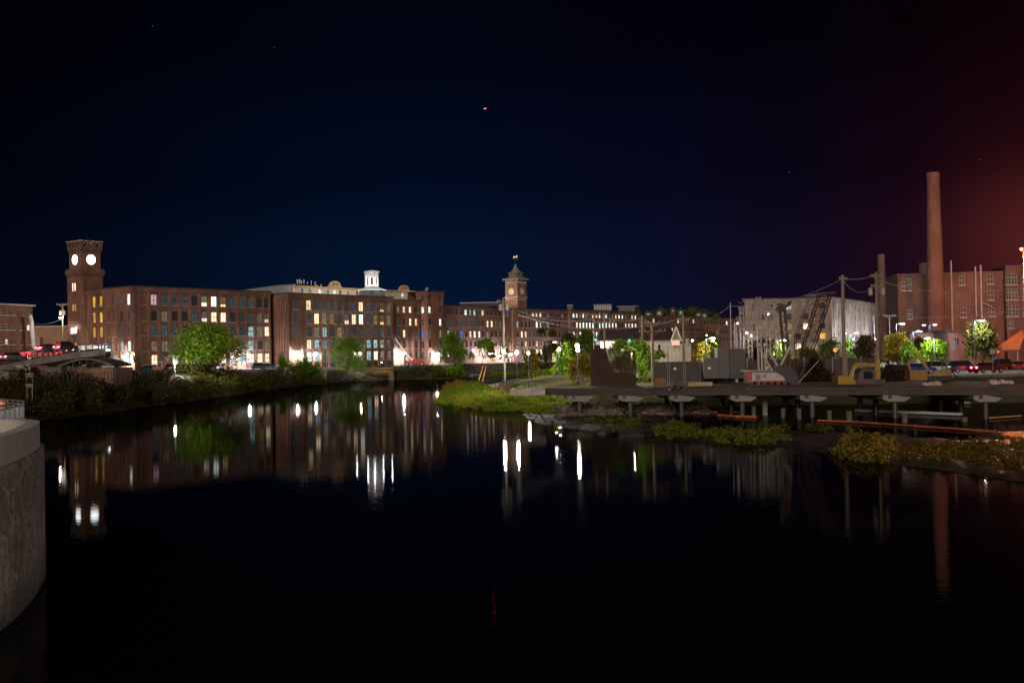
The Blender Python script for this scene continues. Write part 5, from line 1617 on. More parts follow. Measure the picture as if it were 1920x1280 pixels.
field('waterside_plants', 'low weeds trailing from the point towards the pier supports', [(2, 137), (9, 136), (13, 131), (8, 130), (1, 133)], 5000, .09, LF_WATER, 44, .4, 60)
bank_mass('bank_shrubs', 'dark tangled shrubs covering the whole near west bank of the pond', [WATER_POLY[7], WATER_POLY[8], WATER_POLY[9], WATER_POLY[10], WATER_POLY[11], WATER_POLY[12]], 34000, .17, LF_BUSH, 51, (1.6, 3.0), 5.0)
bank_mass('bank_shrubs', 'shrub fringe on the far bank beneath the mill', [WATER_POLY[12], WATER_POLY[13], WATER_POLY[14], WATER_POLY[15]], 15000, .19, LF_OLIVE, 52, (1.4, 2.6), 5.0)
bank_mass('bank_shrubs', 'low scrub under the stair tower along the far bank', [(WATER_POLY[16][0], WATER_POLY[16][1] + 4), (WATER_POLY[17][0], WATER_POLY[17][1] + 4), (WATER_POLY[18][0], WATER_POLY[18][1] + 3)], 7000, .2, LF_OLIVE, 53, (1.4, 2.6), 3.5)

bank_mass('bank_shrubs', 'dense brown shrubs higher on the west bank below the iron fence', [(WATER_POLY[i][0] - 9, WATER_POLY[i][1] + 3) for i in range(7, 13)], 34000, .18, LF_BUSH, 54, (1.0, 1.8), 6.0)
bank_mass('bank_shrubs', 'mixed scrub between the maple and the parked cars', [G(330, 706, 3.6).xy, G(420, 704, 3.6).xy, G(500, 701, 3.6).xy], 9000, .19, LF_OLIVE, 55, (1.4, 2.4), 4.0)
clump('water_plants', 'low green tufts between the park point and the first pier supports', [(1095, 786), (1140, 780), (1190, 784), (1215, 796), (1180, 806), (1120, 802)], 3500, .09, LF_POND, 38, .35)
clump('weed_flakes', 'glinting floating weed flakes off the park point', [(985, 778), (1060, 772), (1120, 766), (1200, 770), (1245, 780), (1290, 800), (1260, 810), (1170, 811), (1080, 805), (1010, 794)], 9000, .10, leafmat('weed_leaf', (.03, .035, .015), (.10, .10, .04), (.26, .23, .15), 1.5), 37, .10, 'weed', dens=26)
# park ground
drape('lawn', [(-4, 190), (2, 166), (7, 150), (9, 138), (13, 138), (22, 160), (26, 300), (-4, 300)], .03, LAWN, 'sloping mown lawn of the small park', 'lawn')
strip('path', [G(935, 731, 1.2).xy, G(915, 721, 1.6).xy, G(930, 714, 2).xy, G(960, 708, 2.4).xy, G(1010, 703, 2.8).xy, (16, 280)], 3.0, .06, PATHM, 'pale curving gravel path along the park edge', 'path')
drape('parking_lot', [(-112, 265), (-60, 262), (-45, 300), (-20, 340), (20, 372), (20, 380), (-70, 330), (-105, 296)], .04, ASPH, 'asphalt parking strip at the foot of the mill', 'parking lot')
drape('parking_lot', [(20, 150), (130, 150), (130, 236), (20, 236)], .04, ASPH, 'wide asphalt car park in front of the works', 'parking lot')
drape('gravel_yard', [(9, 131), (60, 126), (130, 116), (130, 149), (20, 149)], .04, mat('yard_gravel', (.10, .075, .055), .9, spec=.05, var=.3, vscale=.6), 'dusty gravel work yard behind the pier', 'yard')

# ------------------------------------------------------------------ lamps
def globe_lamp(label, px, yglobe, Y, ybase=None, power=260, col=(1, .86, .72), double=False, gm=None):
    x_ = X(px, Y); zb_ = hz(x_, Y) if ybase is None else P(px, ybase, Y).z
    zg = Zz(px, yglobe, Y)
    t = thing('street_lamp', label, 'street lamp', (x_, Y, zb_), 0, 'park lamps')
    H = zg - zb_
    mb = MB(); mb.lathe((0, 0, -.2), [(.26, 0), (.26, .35), (.18, .5), (.16, .9), (.10, 1.05), (.09, 1.1)], 12); mb.build('base', STEELD, t, local=True)
    mb = MB(); mb.tube((0, 0, .8), (0, 0, H - .3), .075, .055, 10); mb.lathe((0, 0, H - .42), [(.06, 0), (.14, .08), (.16, .14)], 12); mb.build('pole', STEELD, t, local=True)
    mb = MB(); mb.lathe((0, 0, H - .25), [(.14, 0), (.24, .12), (.27, .27), (.24, .42), (.14, .54)], 14); mb.build('globe', gm or GL_WARM, t, local=True, smooth=True)
    mb = MB(); mb.lathe((0, 0, H + .30), [(.2, 0), (.12, .1), (.03, .22)], 12); mb.build('cap', STEELD, t, local=True)
    plight('lamp_glow', (x_, Y - .35, zg + .05), power, col, None, .22)
    return t
globe_lamp('tall park lamp with a round warm globe by the rusty steel wall', 1082.5, 648.5, 151, 717.5, 600)
globe_lamp('park lamp nearest the pond on the lawn slope', 969, 661, 165, 720.5, 1000, (1, .95, .98))
globe_lamp('park lamp shining against the pale base of the lawn pole', 944, 659, 166.5, 716, 650, (1, .95, .95))
globe_lamp('park lamp standing where the path meets the hedge', 990.5, 662, 208, 708.5, 700)
globe_lamp('far park lamp beside the willow by the dark canal wall', 888, 657, 358, None, 900)
globe_lamp('distant lamp half hidden behind the round waterside tree', 675.5, 662.5, 336, None, 900)
globe_lamp('small lamp just beyond the taller globe lamp by the rusty wall', 1083.5, 656.5, 172, None, 500)
globe_lamp('park lamp whose light turns the lime bush white', 1048, 655, 201.5, None, 1300)
def flood_post(label, px, y, off, power, col=(1, .97, .93), r=.62, w=WM, wl_bracket=True):
    u_ = w.u(px); qd = w.at(u_, off)
    # keep the lamp on the pixel ray at this distance from the wall
    z_ = Zz(px, y, qd.y); x_ = X(px, qd.y)
    t = thing('floodlight', label, 'floodlight', (x_, qd.y, z_ - 3.5), 0, 'floodlights along the mill')
    mb = MB(); mb.tube((0, 0, -1.4), (0, 0, 3.35), .08, .07, 8); mb.build('post', STEEL, t, local=True)
    mb = MB(); mb.box((0, 0, 3.62), (.75, .5, .14)); mb.box((0, .22, 3.4), (.75, .08, .45)); mb.build('housing', STEELD, t, local=True)
    mb = MB(); mb.lathe((0, 0, 3.2), [(r * .5, 0), (r, .14), (r, .3), (r * .7, .38)], 12); mb.build('lens', GL_WHITE, t, local=True)
    plight('flood_glow', (x_, qd.y - .1, z_ - .55), power * 1.05, col, None, .3)
    return t
flood_post('glaring floodlight at the foot of the end wall near the bridge', 233, 667, 5.5, 3500, (1, .97, .92), w=WS)
flood_post('floodlight shining through the edge of the big maple', 467, 664.5, 7.5, 2600, (.93, 1, .98), .42)
flood_post('brightest floodlight in front of the blank pilasters', 557.5, 660, 12.5, 3200, (.98, 1, .98))
flood_post('floodlight beside the bare birch stems', 591, 662, 12, 2200)
flood_post('blazing floodlight behind the red boom lift', 756.5, 661.5, 9.5, 3200)
flood_post('floodlight at the foot of the stair tower', 819, 662.5, 11.5, 3400)
flood_post('violet white floodlight behind the leaning orange guards', 920, 662.5, 9.5, 2800, (1, .93, .98))
flood_post('floodlight between the two nearer park lamps', 957, 663, 9.5, 2800, (.96, .93, 1))
flood_post('added floodlight brightening the far wing beyond the dim park trees', 1062, 664, 9.0, 4500)  # this lamp and the next are added to brighten the far wing
flood_post('added floodlight brightening the foot of the far wing behind the white house', 1150, 662, 12.0, 6500)
flood_post('small floodlight behind the yellow park tree', 1009, 666.5, 7.0, 1500)
def cobra(label, px, ya, ybase, Y, double=False, power=500, col=(.75, .85, 1), gm=None, side=1):
    x_ = X(px, Y); zt_ = Zz(px, ya, Y); zb_ = hz(x_, Y) - .1
    t = thing('car_park_lamp', label, 'street lamp', (x_, Y, zb_), 0, 'car park lamps')
    H = zt_ - zb_
    mb = MB(); mb.tube((0, 0, 0), (0, 0, H), .11, .07, 8)
    for s_ in ((-1, 1) if double else (side,)): mb.tube((0, 0, H - .1), (s_ * .8, 0, H + .05), .05, .04, 6)
    mb.build('pole', STEELD, t, local=True)
    for s_ in ((-1, 1) if double else (side,)):
        mb = MB(); mb.box((s_ * 1.05, 0, H + .08), (.75, .32, .14)); mb.build('lamp_head', STEEL, t, local=True)
        mb = MB(); mb.box((s_ * 1.1, -.03, H - .02), (.6, .3, .1)); mb.build('lens', gm or GL_BLUE, t, local=True)
        plight('lamp_glow', (x_ + s_ * 1.1, Y - .15, zt_ - .3), power, col, None, .2)
    return t
cobra('single arm car park lamp with glaring white head near the small chimney', 1681, 607, 650, 192, False, 1000, (.9, .95, 1), GL_WHITE)
cobra('short car park lamp with one glowing violet head', 1712.5, 621.5, 650, 190, False, 900, (.6, .65, 1))
cobra('twin armed car park lamp standing before the tall chimney', 1743.5, 609, 650, 222, True, 300, (.55, .65, 1))
cobra('twin violet lamp below the long side of the pale mill', 1595, 624.5, 650, 212, True, 600, (.55, .6, 1))
cobra('slim lamp glowing behind the crane mast', 1457, 638, 660, 188, False, 2000, (.9, 1, .9), GL_WHITE)
cobra('lamp hidden in the top of the dark tree by the works', 1828, 601, 660, 169.5, False, 1000, (.95, 1, .9), GL_WHITE)
cobra('modern lamp head above the glowing lime bush', 1052, 641, 660, 207.5, False, 450, (1, .93, .9), GL_WARM, -1)
# hidden-side lights lighting road and trees belong to these lamps
cobra('street lamp over the yellow tree beside the white building', 1324, 634, 660, 181, False, 1300, (1, .95, .7), GL_WARM)
cobra('street lamp above the clipped lime tree', 1752, 634, 660, 174.5, False, 1000, (1, 1, .8), GL_WARM, -1)
cobra('street lamp among the dark trees by the car park', 1600, 641, 660, 208, False, 260, (1, .95, .7), GL_WARM)

# red lamp at the edge of view, on its own mast
t = thing('signal_lamp', 'glowing red signal lamp on a tall mast at the edge of the view', 'signal lamp', (X(1923, 214), 214, 3))
zq = Zz(1920, 497, 214) + 3
mb = MB(); mb.tube((0, 0, 0), (0, 0, zq - 3.2), .12, .09, 8); mb.build('mast', STEEL, t, local=True)
mb = MB(); mb.box((0, .1, zq - 3), (.6, .4, .8)); mb.build('housing', STEELD, t, local=True)
mb = MB(); mb.lathe((-.45, -.15, zq - 3.25), [(.12, 0), (.25, .15), (.25, .35), (.12, .5)], 12); mb.build('lens', glow('signal_red', (1, .10, .03), 30), t, local=True)
plight('red_lamp_glow', (X(1923, 214) - 1.2, 210.8, zq - 3), 6500, (1, .24, .07), None, .3)

# ------------------------------------------------------------------ poles and lines
POLES = {}
def upole(label, px, ytop, Y, ybase=None, arms=(), rad=.16, m=None, trans=(), extra=None, name='utility_pole'):
    x_ = X(px, Y); zb_ = hz(x_, Y) if ybase is None else P(px, ybase, Y).z
    zt_ = Zz(px, ytop, Y)
    t = thing(name, label, 'utility pole', (x_, Y, zb_))
    mb = MB(); mb.tube((0, 0, -.3), (0, 0, zt_ - zb_), rad * 1.15, rad * .8, 10); mb.build('pole', m or WOOD, t, local=True)
    for (ya, half) in arms:
        h = Zz(px, ya, Y) - zb_
        mb = MB(); mb.box((0, -rad, h), (half * 2, .12, .14)); mb.beam((-half * .6, -rad, h), (0, -rad, h - .6), .05); mb.beam((half * .6, -rad, h), (0, -rad, h - .6), .05)
        c = mb.build('crossarm', STEEL if m is STEEL else WOOD, t, local=True)
        for f in (-.92, -.55, .55, .92):
            mb = MB(); mb.lathe((f * half, -rad, h + .07), [(.03, 0), (.07, .06), (.04, .1), (.07, .16), (.03, .22)], 8); mb.build('insulator', STONE, c, local=True)
    for (ya, dx) in trans:
        h = Zz(px, ya, Y) - zb_
        mb = MB(); mb.lathe((dx, -.1, h - .5), [(.24, 0), (.27, .05), (.27, .85), (.2, .95), (.05, 1.0)], 12); mb.build('transformer', mat('transformer_grey', (.3, .28, .25), .5, .2), t, local=True)
    POLES[px] = (x_, Y, zt_)
    return t
upole('pale base wooden pole rising in the middle of the park lawn', 945.5, 558.5, 168, 717, [(565, .9)], .17, trans=((575, .55), (575, -.45)))
upole('slim pale pole behind the top of the rusty steel wall', 1115, 587, 170, 700, [(590, 1.6)], .15)
upole('darker pole standing just behind the rusty steel wall', 1134, 590, 158, 712, [(604, 1.5)], .17)
upole('grey pole in front of the roof of the white building', 1205, 592, 150, 708, [], .18)
upole('pole with two crossarms between the vines and the compound fence', 1223.5, 603, 140, 712, [(606, 1.6), (621, 1.7)], .18)
upole('pole with hanging transformer at the gable of the white building', 1282, 592, 152, 706, [(600, .8)], .17, trans=((641, .5),))
upole('thin bare pole high over the grey cabinets', 1371, 567, 170, 690, [], .08, STEEL)
upole('smooth grey steel pole behind the tall grey cabinet', 1380, 605, 138, 712, [], .22, STEEL, name='steel_pole')
upole('heavy dark wooden pole linked by slack wires to the transformer pole', 1582.5, 515.5, 146, 716, [(524, .5)], .26)
upole('wooden pole carrying two grey transformer cans', 1645.5, 510, 140, 716, [(518, .8), (537, .7)], .2, trans=((546, -.75), (546, .8)))
upole('utility pole with lamp and transformer beside the crenellated tower', 119, 568, 232, None, [(571, 1.2)], .2, trans=((586, -.4), (586, .35)))
upole('slender steel pole between the pale mill and the twin violet lamp', 1571, 580, 210, None, [], .1, STEEL, name='steel_pole')
upole('steel pole near the small chimney', 1640, 590, 215, None, [], .11, STEEL, name='steel_pole')
upole('steel pole with a curled bracket beside the transformer pole', 1669, 590, 215, None, [(592, 1.2)], .1, STEEL, name='steel_pole')
# small lamp on the western pole
pq = P(112.5, 595, 231)
mb = MB(); mb.beam((pq.x + .7, pq.y, pq.z + .1), pq, .06); mb.lathe(tuple(pq - Vector((0, 0, .15))), [(.1, 0), (.2, .12), (.1, .2)], 10)
tag(mb.build('pole_lamp', GL_WARM), 'small bright lamp on the side of the western utility pole', 'lamp')
plight('pole_glow', pq + Vector((-.3, -.3, -.3)), 300, (1, .8, .65), None, .15)
def wire(name, label, a, b2, sag, r=.025, n=10, m=STEELD):
    pts = [Vector(a).lerp(Vector(b2), i / n) - Vector((0, 0, sag * 4 * (i / n) * (1 - i / n))) for i in range(n + 1)]
    mb = MB(); mb.path(pts, r, 5)
    return tag(mb.build(name, m), label, 'cable')
CAB = mat('cable_grey', (.30, .28, .28), .6)
a_, b2 = POLES[1582.5], POLES[1645.5]
wire('power_line', 'slack upper wire between the heavy pole and the transformer pole', (a_[0], a_[1], a_[2] - .4), (b2[0], b2[1], b2[2] - .3), .35, .04, m=CAB)
wire('power_line', 'deep hanging loop of wire beneath the slack upper wire', (a_[0], a_[1], a_[2] - .6), (b2[0] - .6, b2[1], b2[2] - 2.0), 1.0, .03, m=CAB)
wire('power_line', 'wire leading off the transformer pole past the tall chimney', (b2[0], b2[1], b2[2] - 1), P(1935, 535, 130), 1.2, .03, m=CAB)
wire('power_line', 'lower wire from the transformer pole crossing the works front', (b2[0], b2[1], b2[2] - 5.2), P(1935, 575, 130), .8, .03, m=CAB)
for i_, (pa, pb, off, sg_, lab) in enumerate(((1115, 1134, .3, .1, 'short wire between the two poles behind the rusty wall'), (1134, 1205, .3, .5, 'wire above the white building roof ridge'), (1205, 1223.5, .2, .1, 'short wire onto the double crossarm pole'), (1223.5, 1282, .6, .5, 'wire from the crossarm pole to the gable pole'), (1282, 1371, .4, 1.0, 'wire from the gable pole past the far brick mills'), (1371, 1582.5, .5, 1.2, 'long wire drooping across the pale mill to the heavy pole'), (945.5, 1115, .8, 1.3, 'long wire from the lawn pole to the slim pale pole'))):
    A, B = POLES[pa], POLES[pb]
    wire('power_line', lab, (A[0], A[1], A[2] - off), (B[0], B[1], B[2] - off), sg_, .03, m=CAB)
wire('power_line', 'wire from the western utility pole to the brick house', (POLES[119][0], 232, POLES[119][2] - 3.1), P(62, 606, 236), .6, .04, m=CAB)
wire('power_line', 'second fan wire from the lawn pole towards the gable pole', (POLES[945.5][0], 168, POLES[945.5][2] - 1.6), (POLES[1282][0], 152, POLES[1282][2] - .3), 2.2, .03, m=CAB)
# leaning guy guards
for i_, (a, b2, lab) in enumerate((((906, 685.4), (897.7, 709), 'leaning orange guy wire guard nearer the reeds'), ((911.3, 687), (904.5, 711), 'second leaning orange guard beside the lawn path'))):
    pb = P(b2[0], b2[1], 195); pt = P(a[0], a[1], 205)
    mb = MB(); mb.tube(pb - Vector((0, 0, .3)), pt, .11, .09, 8); tag(mb.build('guy_guard', mat('guard_orange', (.75, .42, .12), .6)), lab, 'guy guard')

# ------------------------------------------------------------------ vegetation placed
tree('maple_tree', 'big broad maple in front of the mill, lit vivid green on one side', 386, 604, 238, 160, LF_MAPLE, 17000, 1, leaf=.2, low=.12)
tree('waterside_tree', 'round dense green tree on the far bank beside the birch stems', 651, 629, 330, 66, LF_GREEN, 9000, 2, leaf=.2, low=.0)
tree('waterside_bush', 'leafy sapling with yellow leaves next to the blank pilasters', 527, 664, 292, 22, LF_LIME, 1800, 3, 'column', leaf=.18, low=.05)
tree('waterside_bush', 'wide grey green bush under the brightest floodlight', 558, 671, 294, 50, LF_GREEN, 4800, 4, 'bush', leaf=.18)
tree('waterside_bush', 'yellow and red tinged bush beside the bare birch stems', 588, 681, 300, 34, LF_LIME, 2600, 5, 'bush', leaf=.17)
tree('waterside_tree', 'loose bright tree covering the mill beside the stair tower', 851, 618, 345, 56, LF_GREEN, 8000, 6, 'round', leaf=.2, low=.0)
tree('waterside_bush', 'bright bush at the water line under the loose tree', 853, 683, 338, 62, LF_LIME, 4000, 7, 'bush', leaf=.2)
tree('waterside_bush', 'green bush at the water line below the stair tower', 812, 688, 345, 46, LF_GREEN, 2800, 8, 'bush', leaf=.2)
tree('park_tree', 'spreading tree behind the leaning orange guards', 905, 636, 362, 58, LF_GREEN, 6000, 9, 'open', leaf=.2, low=.15)
tree('park_tree', 'thin tree just past the pale lawn pole', 946, 650, 372, 20, LF_GREEN, 1500, 10, 'open', leaf=.2, low=.1)
tree('park_tree', 'golden leaved tree behind the path lamp', 996, 652, 221, 34, LF_YEL, 4200, 11, leaf=.17, low=.1)
tree('park_bush', 'lime green bush turned white by a lamp behind it', 1057, 643, 205, 46, LF_LIME, 7000, 12, 'column', leaf=.16, low=.0)
tree('park_bush', 'golden round bush behind the tall globe lamp', 1094, 660, 160, 36, LF_YEL, 6000, 13, leaf=.14, low=.0)
tree('park_bush', 'darker end of the golden growth against the rusty wall', 1075, 672, 163, 26, LF_YEL, 3000, 14, leaf=.14, low=.0)
tree('park_tree', 'tall dim tree in front of the far wing, nearest the park', 1030, 615, 300, 46, LF_OLIVE, 4500, 15, 'open', leaf=.22, low=.2)
tree('park_tree', 'tall dim tree behind the glowing lime bush', 1068, 618, 285, 40, LF_OLIVE, 4500, 16, 'round', leaf=.22, low=.2)
tree('park_tree', 'dark tree crowding the slim pale pole', 1100, 612, 270, 48, LF_GREEN, 5500, 17, 'round', leaf=.22, low=.1)
tree('vine_thicket', 'black leaved vine thicket behind the rusty bars', 1165, 640, 150, 46, LF_GREEN, 5500, 18, 'open', leaf=.17, low=.25)
tree('vine_thicket', 'green lit vine thicket beyond the bars, nearest the pole', 1200, 638, 147, 76, LF_GREEN, 10000, 19, 'round', leaf=.15, low=.0)
tree('street_tree', 'glowing yellow tree beside the white building', 1318, 641, 185, 40, LF_YEL, 6000, 20, leaf=.17, low=.05)
tree('street_tree', 'green tree between the glowing yellow tree and the cabinets', 1342, 641, 180, 24, LF_GREEN, 3200, 21, 'column', leaf=.16, low=.0)
tree('street_tree', 'dark tree rising behind the glowing yellow tree', 1331, 620, 210, 42, LF_OLIVE, 4000, 22, leaf=.18, low=.1)
tree('street_tree', 'autumn brown tree behind the crane mast', 1425, 636, 180, 70, LF_BROWN, 7000, 23, leaf=.17, low=.05)
tree('street_tree', 'lime lit tree glimpsed between crane mast and boom', 1465, 641, 190, 34, LF_LIME, 3500, 24, leaf=.17, low=.2)
tree('street_tree', 'dull tree with lit edges under the lattice boom', 1514, 650, 182, 44, LF_OLIVE, 4500, 25, leaf=.17, low=.05)
tree('street_tree', 'dark round tree below the corner of the pale mill', 1555, 634, 205, 44, LF_OLIVE, 4500, 26, leaf=.18, low=.05)
tree('street_tree', 'tree glowing green beneath the twin violet lamp', 1592, 632, 215, 26, LF_LIME, 3000, 27, leaf=.17, low=.05)
tree('street_tree', 'dark rust brown tree just before the transformer pole', 1620, 628, 195, 48, LF_BROWN, 5500, 28, leaf=.17, low=.05)
tree('street_tree', 'yellow flecked tree beyond the transformer pole', 1678, 624, 188, 44, LF_YEL, 6000, 29, leaf=.17, low=.1)
tree('street_tree', 'pale green drooping tree beside the yellow flecked one', 1702, 640, 180, 34, LF_GREEN, 4500, 30, leaf=.16, low=.0)
tree('street_tree', 'brown tree behind the pale drooping tree', 1722, 630, 205, 30, LF_BROWN, 3000, 31, leaf=.18, low=.1)
tree('street_tree', 'clipped bright lime tree standing in the car park', 1751, 637, 178, 58, LF_LIME, 8500, 32, leaf=.15, low=.28)
tree('street_tree', 'tall dark tree with one bright edge before the works', 1842, 597, 172, 66, LF_OLIVE, 9000, 33, leaf=.18, low=.15)
tree('young_tree', 'thin bare young tree at the corner of the mill', 258, 651, 282, 26, LF_OLIVE, 500, 34, 'open', leaf=.14, low=.3)
tree('scrub_bush', 'dark tangled scrub behind the crane tracks', 1530, 664, 143, 62, LF_BROWN, 6500, 71, 'bush', leaf=.15)
tree('scrub_bush', 'dark scrub between the excavator cab and the transformer pole', 1668, 676, 141, 50, LF_BROWN, 4500, 72, 'bush', leaf=.15)
tree('scrub_bush', 'low dark scrub at the yard edge beyond the mustard box', 1775, 692, 133, 60, LF_BROWN, 3500, 73, 'bush', leaf=.13)
# bare birch stems
t = thing('birch_tree', 'cluster of bare pale birch stems by the far bank', 'tree', (X(607, 314), 314, hz(X(607, 314), 314)))
rnd = random.Random(7)
mb = MB()
zt_ = Zz(607, 628, 314) - t.location.z
for k in range(5):
    bx = (k - 2) * .35; top = Vector((bx * 2.4 + rnd.uniform(-.6, .6), rnd.uniform(-1, 1), zt_ * rnd.uniform(.72, 1)))
    md = Vector((bx * 1.4 + rnd.uniform(-.3, .3), 0, top.z * .5))
    mb.tube((bx, 0, -.5), md, .13, .1, 7, cap=False); mb.tube(md, top, .1, .03, 7, cap=False)
    for j in range(6):
        p_ = md.lerp(top, rnd.uniform(.1, .9)); e = p_ + Vector((rnd.uniform(-1.2, 1.2), rnd.uniform(-.6, .6), rnd.uniform(.5, 1.4))); mb.tube(p_, e, .035, .012, 4, cap=False)
mb.build('trunk', BARKP, t, local=True)
leafcloud('crown', [(0, 0, zt_ * .8, 1.6, 1, 1.2)], 240, .12, LF_OLIVE, 77, t)
# hedges
def hedge(label, px0, px1, ya, yb, Y, m, n, seed, d=1.6, name='hedge'):
    x0, x1 = X(px0, Y), X(px1, Y); zt_ = Zz((px0 + px1) / 2, ya, Y); zb_ = Zz((px0 + px1) / 2, yb, Y)
    blobs = [(x0 + (x1 - x0) * (k + .5) / 12, Y, (zt_ + zb_) / 2, (x1 - x0) / 18, d, (zt_ - zb_) / 2) for k in range(12)]
    return tag(leafcloud(name, blobs, n, .12, m, seed, None, .3), label, 'hedge')
hedge('low clipped hedge glowing green on the lawn', 992, 1042, 693, 702, 215, LF_LIME, 4500, 61)
hedge('dark hedge behind the glowing clipped one', 1003, 1046, 683, 693, 250, LF_OLIVE, 3500, 62)
hedge('bright ground cover along the upper path edge', 925, 1000, 697.5, 704, 225, LF_LIME, 4000, 63, 2.5)

# ------------------------------------------------------------------ rusty steel wall with bars
YT = 136.0
rs = thing('steel_bar_screen', 'tall rusty steel screen, solid at one end and open bars at the other', 'steel screen', (X(1148, YT), YT, 3.0))
def zs(px, y): return Zz(px, y, YT)
mb = MB()
prof = [(1106.5, 661), (1110, 656.5), (1114, 655), (1114.5, 647), (1124, 645.5), (1126, 652), (1134, 655), (1136, 660), (1140, 676), (1144, 688), (1150, 696), (1160, 699), (1170, 697), (1190, 702)]
k = 1106.5
i = 0
while k < 1190:
    yt = np.interp(k, [a for a, _ in prof], [b2 for _, b2 in prof])
    x0, x1 = X(k, YT), X(k + 1.9, YT)
    dd = .0 if i % 2 == 0 else .14
    mb.box(((x0 + x1) / 2, YT + dd * 1.6, (3 + zs(k, yt)) / 2), (x1 - x0 + .012, .12, zs(k, yt) - 3.0))
    k += 1.95; i += 1
mb.build('sheet_piling', RUST, rs)
for j in range(24):
    px = 1133 + j * 2.5
    yt = 652 if j < 10 else 657
    if 1148 < px < 1166: yt = 668
    mb = MB(); x_ = X(px, YT + .4); mb.tube((x_, YT + .4, 3), (x_, YT + .4, zs(px, yt)), .07, None, 6); mb.build('bar', RUST, rs)
mb = MB(); mb.beam((X(1176, YT), YT + .35, zs(1184, 683)), (X(1193, YT), YT + .35, zs(1184, 683)), .1); mb.build('tie_rail', RUST, rs)

# white building
YWB = 178.0
wb = thing('white_house', 'long white clapboard house with a dark roof and open lit gable', 'house', (X(1200, YWB), YWB + 4, 3.1))
WWB = Wl((X(1124.5, YWB), YWB), (1, 0), (0, -1))
ze = WWB.z(1200, 637); zrg = Zz(1200, 613, YWB + 4)
Lw = WWB.u(1262)
mb = MB(); CLAP = mat('clapboard', (.42, .39, .32), .7, var=.1, stretch=(.2, .2, 9), vscale=1)
wall_holes(mb, WWB, 0, Lw, 2, ze, [(WWB.u(1234), WWB.u(1239), ze - 2.2, ze - .8), (WWB.u(1142), WWB.u(1146), ze - 2.2, ze - .8)], arch=False)
mb.add([WWB.p(0, 2), WWB.p(0, 2, -8), WWB.p(0, ze, -8), WWB.p(0, ze)], [(0, 1, 2, 3)])
mb.build('wall', CLAP, wb)
for pa, pb in ((1234, 1239), (1142, 1146)):
    mb = MB(); WWB.box(mb, WWB.u(pa), WWB.u(pb), ze - 2.2, ze - .8, -.2, -.15); mb.build('window', PANE['k'], wb)
mb = MB()
x0, x1 = WWB.p(-.5, 0)[0], WWB.p(Lw + .3, 0)[0]
mb.add([(x0, YWB - .5, ze), (x1, YWB - .5, ze), (x1, YWB + 4, zrg), (x0 + 1.2, YWB + 4, zrg), (x0, YWB + 8.5, ze), (x1, YWB + 8.5, ze), (x0, YWB - .5, ze - .18), (x1, YWB - .5, ze - .18)], [(0, 1, 2, 3), (3, 2, 5, 4), (0, 3, 4), (6, 7, 1, 0)])
mb.build('roof', mat('dark_shingle', (.045, .03, .032), .85, var=.3, vscale=2), wb)
# gable facing the pond
g0, g1 = X(1259, YWB - 1), X(1277, YWB - 1); zp = Zz(1268, 613, YWB - 1); zge = Zz(1268, 640, YWB - 1)
mb = MB(); mb.slab([(g0, zge), (g1, zge), ((g0 + g1) / 2, zp)], YWB - 1.2, YWB + .2); gb = mb.build('gable', mat('gable_boards', (.26, .23, .14), .8, var=.25, stretch=(6, 1, .4)), wb)
mb = MB(); mb.beam((g0 - .1, YWB - 1.25, zge), ((g0 + g1) / 2, YWB - 1.25, zp + .08), .14, .16); mb.beam((g1 + .1, YWB - 1.25, zge), ((g0 + g1) / 2, YWB - 1.25, zp + .08), .14, .16); mb.build('barge_board', WHITE, gb)
mb = MB(); x2 = X(1294, YWB)
mb.box(((WWB.p(Lw, 0)[0] + x2) / 2, YWB - .9, (2.5 + Zz(1280, 644, YWB)) / 2), (x2 - WWB.p(Lw, 0)[0], .4, Zz(1280, 644, YWB) - 2.5))
for k in range(7): mb.box((X(1247 + k * 7, YWB), YWB - 1.2, (2.5 + Zz(1280, 646, YWB)) / 2), (.28, .22, Zz(1280, 646, YWB) - 2.5))
mb.build('porch', CLAP, wb)
t = board('lit_sign', 'orange white lit sign hanging beneath the open gable', 1259, 1274.5, 637.5, 647, YWB - 2.5, mat('sign_cream', (.8, .62, .5), .5, emit=(1, .72, .52), estr=.2), posts=2)
mb = MB()
for z_, w_ in ((.32, .9), (-.02, .8), (-.3, 1.0)): mb.box((0, -.04, t.children[0].location.z), (.001, .001, .001))
plight('porch_glow', (X(1135, YWB - 1.5), YWB - 1.8, ze - .5), 260, (1, .88, .72), None, .15)
plight('porch_glow', (X(1262, YWB - 4), YWB - 4.2, ze - 2.2), 30, (1, .82, .62), None, .15)
mb = MB(); mb.lathe((X(1134, YWB - .3), YWB - .45, ze - .75), [(.08, 0), (.2, .1), (.2, .35), (.08, .4)], 10); tag(mb.build('wall_lamp', GL_WARM), 'wall lamp on the end of the white house', 'lamp')
plight('park_glow', P(1188, 690, 141.5) + Vector((0, 0, 1.9)), 520, (1, .9, .6), None, .1)
mb = MB(); pq = P(1185, 690, 142) + Vector((0, 0, 1.7)); mb.lathe(tuple(pq), [(.1, 0), (.14, .1), (.05, .2)], 8); mb.tube((pq.x, pq.y, 2.9), tuple(pq), .05, None, 6, 1)
tag(mb.build('path_light', [GL_WARM, STEELD]), 'low path light behind the rusty bars', 'lamp')

